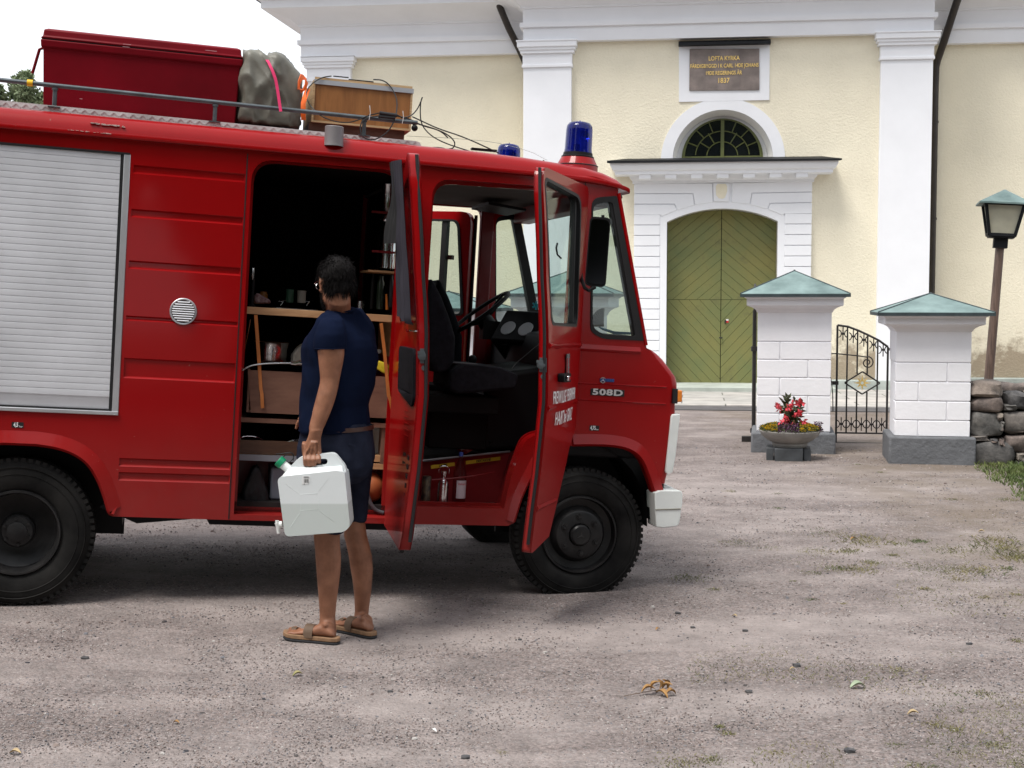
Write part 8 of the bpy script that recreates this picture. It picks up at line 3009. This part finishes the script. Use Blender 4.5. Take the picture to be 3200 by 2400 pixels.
mb = MB()
N_PEB = 95000
cnt = 0
while cnt < N_PEB:
    # spread evenly over the picture, so nearer stones lie denser
    u = random.uniform(-100, 3300); v = 960 + (2500 - 960) * random.random() ** .75
    q = on_ground((u, v)) if False else WORLD.hz((u, v), -.01)
    if q.y > 15: continue
    dens = noise.noise(Vector((q.x * .9 * .85 + q.y * .5, q.y * 1.5 - q.x * .9, 0))) + .5 * noise.noise(Vector((q.x * 3, q.y * 3, 7)))
    cnt += 1
    if dens < -.12 and random.random() < .72: continue
    s = random.choice((.0018, .0022, .0028, .0034, .0046)) * (1 + max(0, q.y - 5) * .11)
    if random.random() < .012: s *= 2.2
    q.z = gh(q.x, q.y) + .001
    peb(mb.bm, q, s)
bmn = mb.bm
me = bpy.data.meshes.new('loose_gravel'); bmn.to_mesh(me); bmn.free()
me.materials.append(peb_mat())
go = bpy.data.objects.new('loose_gravel', me); link(go, Matrix())
setp(go, 'loose stone chippings strewn over the yard', 'gravel', kind='stuff')

# grass tufts and weeds breaking through the gravel (photo positions)
gm = MB()
spots = [(2155, 1780, 55, 7), (2232, 1815, 18, 4), (2700, 1672, 75, 14), (2650, 1700, 40, 10), (2720, 1735, 30, 9), (2800, 1680, 30, 8), (2870, 1672, 30, 10), (2620, 1752, 45, 8), (2690, 1755, 60, 10), (2540, 1765, 35, 5), (2790, 1712, 22, 6),
         (2985, 1700, 60, 9), (3060, 1760, 70, 12), (3000, 1785, 50, 8), (3130, 1690, 80, 16), (3170, 1720, 60, 16), (3155, 1752, 25, 9), (2895, 1815, 20, 8), (2540, 1845, 15, 4), (2635, 1858, 12, 4), (2480, 1790, 10, 4), (3080, 1840, 20, 5), (3175, 1830, 16, 5),
         (2250, 2232, 16, 7), (2275, 2252, 22, 4), (2130, 2350, 75, 8), (2220, 2335, 40, 5), (1960, 2390, 40, 8), (2432, 2315, 30, 7), (2810, 2058, 26, 6), (3070, 2130, 30, 5), (3175, 1970, 22, 5), (3110, 2290, 40, 6), (3015, 2320, 60, 8), (2920, 2225, 30, 6),
         (2800, 2290, 30, 7), (2885, 2360, 55, 9), (2985, 2240, 30, 5), (2320, 2380, 25, 8), (2280, 1533, 20, 3), (2430, 1540, 14, 3), (2430, 1580, 16, 3), (2680, 1452, 14, 3), (2750, 1475, 12, 3), (2975, 1555, 20, 5), (3150, 1555, 40, 6), (3120, 1668, 60, 10),
         (2300, 1675, 50, 4), (2400, 1690, 40, 3), (2550, 1700, 60, 5), (2950, 1760, 90, 8), (2850, 1745, 60, 6), (1570, 2315, 20, 4), (45, 1783, 30, 3), (3140, 2200, 60, 5), (3050, 2390, 80, 7), (3170, 2350, 50, 7), (2600, 1650, 60, 4)]
for (x_, y_, w_, h_) in spots:
    c = WORLD.hz((x_, y_), 0)
    sc_ = c.y / FPX
    n_ = int(w_ * 4) + 16
    for k in range(n_):
        rx_, ry_ = random.gauss(0, w_ * .62), random.gauss(0, w_ * .42)
        p = Vector((c.x + rx_ * sc_, c.y + ry_ * sc_ * 1.6, 0)); p.z = gh(p.x, p.y)
        blade(gm, p, max(.005, h_ * sc_ * random.uniform(.2, .9)), 1.6, .0022)
for k in range(11000):      # thin growth over the right-hand part of the yard
    u, v = random.uniform(2150, 3250), random.uniform(1600, 2400)
    q = WORLD.hz((u, v), 0)
    if noise.noise(Vector((q.x * 1.4, q.y * 1.4, 4))) + (u - 2600) / 2500 < .18: continue
    q.z = gh(q.x, q.y)
    blade(gm, q, random.uniform(.005, .014), 1.4, .0018)
gm.build('grass_tufts', mat('yard weeds', (.07, .115, .03), rough=.8, var=.3, vs=3.5, col2=(.24, .20, .09)), smooth=0, kind='stuff', label='sparse green and dry grass tufts growing through the gravel', cat='grass')

DRY = mat('dry brown leaf', (.28, .13, .035), rough=.7, var=.35, vs=40, col2=(.42, .24, .08))
PALEL = mat('pale dry leaf', (.42, .32, .18), rough=.7, var=.25, vs=40)
GRL = mat('grey green leaf', (.30, .36, .25), rough=.7, var=.2, vs=30)
# twig with shrivelled leaves
tc_ = on_ground((2060, 2170))
tw = empty('dry_twig', tc_, 'dry twig with curled orange brown leaves on the gravel in the foreground', 'twig')
mb = MB().tube([on_ground((1950, 2178)) + Vector((0, 0, .004)), on_ground((2010, 2172)) + Vector((0, 0, .012)), on_ground((2060, 2170)) + Vector((0, 0, .02)), on_ground((2090, 2165)) + Vector((0, 0, .022))], .0016, 5)
mb.build('stem', BRZ, tw, WORLD)


def curled(m, p, d, L, w, curl):
    """leaf blade with a rolled midrib"""
    d = d.normalized(); s_ = d.cross(Vector((0, 0, 1))).normalized(); u_ = s_.cross(d)
    rows_ = []
    for i in range(7):
        t = i / 6
        c = p + d * L * t + u_ * (curl * L * math.sin(t * 3.14))
        ww = w * math.sin(math.pi * min(1, t * .9 + .08)) ** .8
        rows_.append([c - s_ * ww + u_ * ww * .9, c - s_ * ww * .5 + u_ * .1 * ww, c, c + s_ * ww * .5 + u_ * .1 * ww, c + s_ * ww + u_ * ww * .8])
    for a, b in zip(rows_, rows_[1:]):
        va = [m.bm.verts.new(q) for q in a]; vb = [m.bm.verts.new(q) for q in b]
        for k in range(4): m.bm.faces.new((va[k], va[k + 1], vb[k + 1], vb[k]))


for (x_, y_, dx, dz, L) in ((2005, 2172, 1, .2, .06), (2035, 2168, .6, .6, .055), (2050, 2172, .3, -.1, .06), (2070, 2165, .8, .5, .05), (2085, 2160, -.5, .8, .05), (2080, 2175, .9, -.2, .05), (2060, 2160, -.2, 1, .04)):
    mb = MB()
    curled(mb, on_ground((x_, y_)) + Vector((0, 0, .012)), Vector((dx, random.uniform(-.4, .4), dz)), L, .013, .25)
    mb.build('leaf', DRY, tw, WORLD, smooth=60)
# single leaves and stones, each its own thing
LV = [((2155 + 0, 2150 + 3), None)]
singles = [('fallen_leaf', (2677, 2153), .045, GRL, 'grey green crumpled leaf lying to the right of the dry twig'), ('fallen_leaf', (928, 2115), .03, mat('green yellow leaf', (.20, .26, .06), rough=.7, var=.5, vs=60, col2=(.5, .4, .2)), 'small green and cream leaf on the gravel in front of the sandals'),
           ('fallen_leaf', (45, 2358), .028, PALEL, 'pale tan leaf in the bottom left corner'), ('fallen_leaf', (2295, 1928), .02, PALEL, 'narrow pale leaf on the gravel in front of the front wheel'), ('fallen_leaf', (2850, 2237), .03, PALEL, 'curled tan leaf among dry grass at lower right'),
           ('fallen_leaf', (1355, 2288), .02, WHITEPL, 'white scrap lying on the gravel low in the middle'), ('fallen_leaf', (550, 2262), .018, DRY, 'thin brown leaf on the gravel at lower left'), ('fallen_leaf', (2056, 1971), .018, DRY, 'tiny brown leaf between the front wheel and the dry twig'),
           ('fallen_leaf', (3065, 1665), .03, PALEL, 'pale leaf beside the grass at the right edge'), ('fallen_leaf', (2665, 1688), .025, DRY, 'rust brown leaf in the weeds right of the truck'), ('fallen_leaf', (3097, 1450), .03, PALEL, 'pink tan leaf at the foot of the stone wall'), ('fallen_leaf', (2475, 2095), .016, PALEL, 'small yellow leaf near the dark stone')]
for nm, pxy, s, m_, lb in singles:
    q = on_ground(pxy)
    mb = MB()
    a = random.uniform(0, 6.28)
    curled(mb, q + Vector((-s * .6, 0, .004)), Vector((math.cos(a) * .4 + .8, math.sin(a) * .5, .08)), s * 1.5, s * .38, .18)
    o = mb.build(nm, m_, None, WORLD, smooth=60, label=lb, cat='leaf', group='leaves and scraps on the gravel')
stones = [((2490, 2083), .016, 'dark slate stone on the gravel right of centre foreground'), ((2655, 2352), .017, 'dark grey stone near the bottom edge at right'), ((2118, 1918), .013, 'dark chip in front of the front wheel'), ((2328, 1973), .012, 'small brown black stone beyond the dry twig'),
          ((2165, 1962), .010, 'flat grey stone left of the small brown black stone'), ((265, 2060), .014, 'dark grey stone at left below the rear wheel'), ((3028, 2015), .012, 'grey stone by the right edge'), ((1455, 2371), .013, 'dark stone at the bottom edge left of centre'), ((1219, 2163), .010, 'small dark stone below the sandals'), ((2340, 2165), .013, 'rounded brown stone right of the dry twig'), ((1625, 2000), .008, 'tiny dark stone between the sandals and the front wheel')]
SM = mat('dark stone', (.05, .052, .06), rough=.8, var=.4, vs=30, col2=(.10, .095, .095))
for i, (pxy, s, lb) in enumerate(stones):
    mb = MB()
    q = on_ground(pxy)
    rock(mb, (q.x, q.y, q.z + s * .35), (s * 2.4, s * 1.7, s * 1.1), 0, i * 5.1, .2)
    mb.build('stone', SM, None, WORLD, smooth=50, label=lb, cat='stone', group='single stones on the gravel')
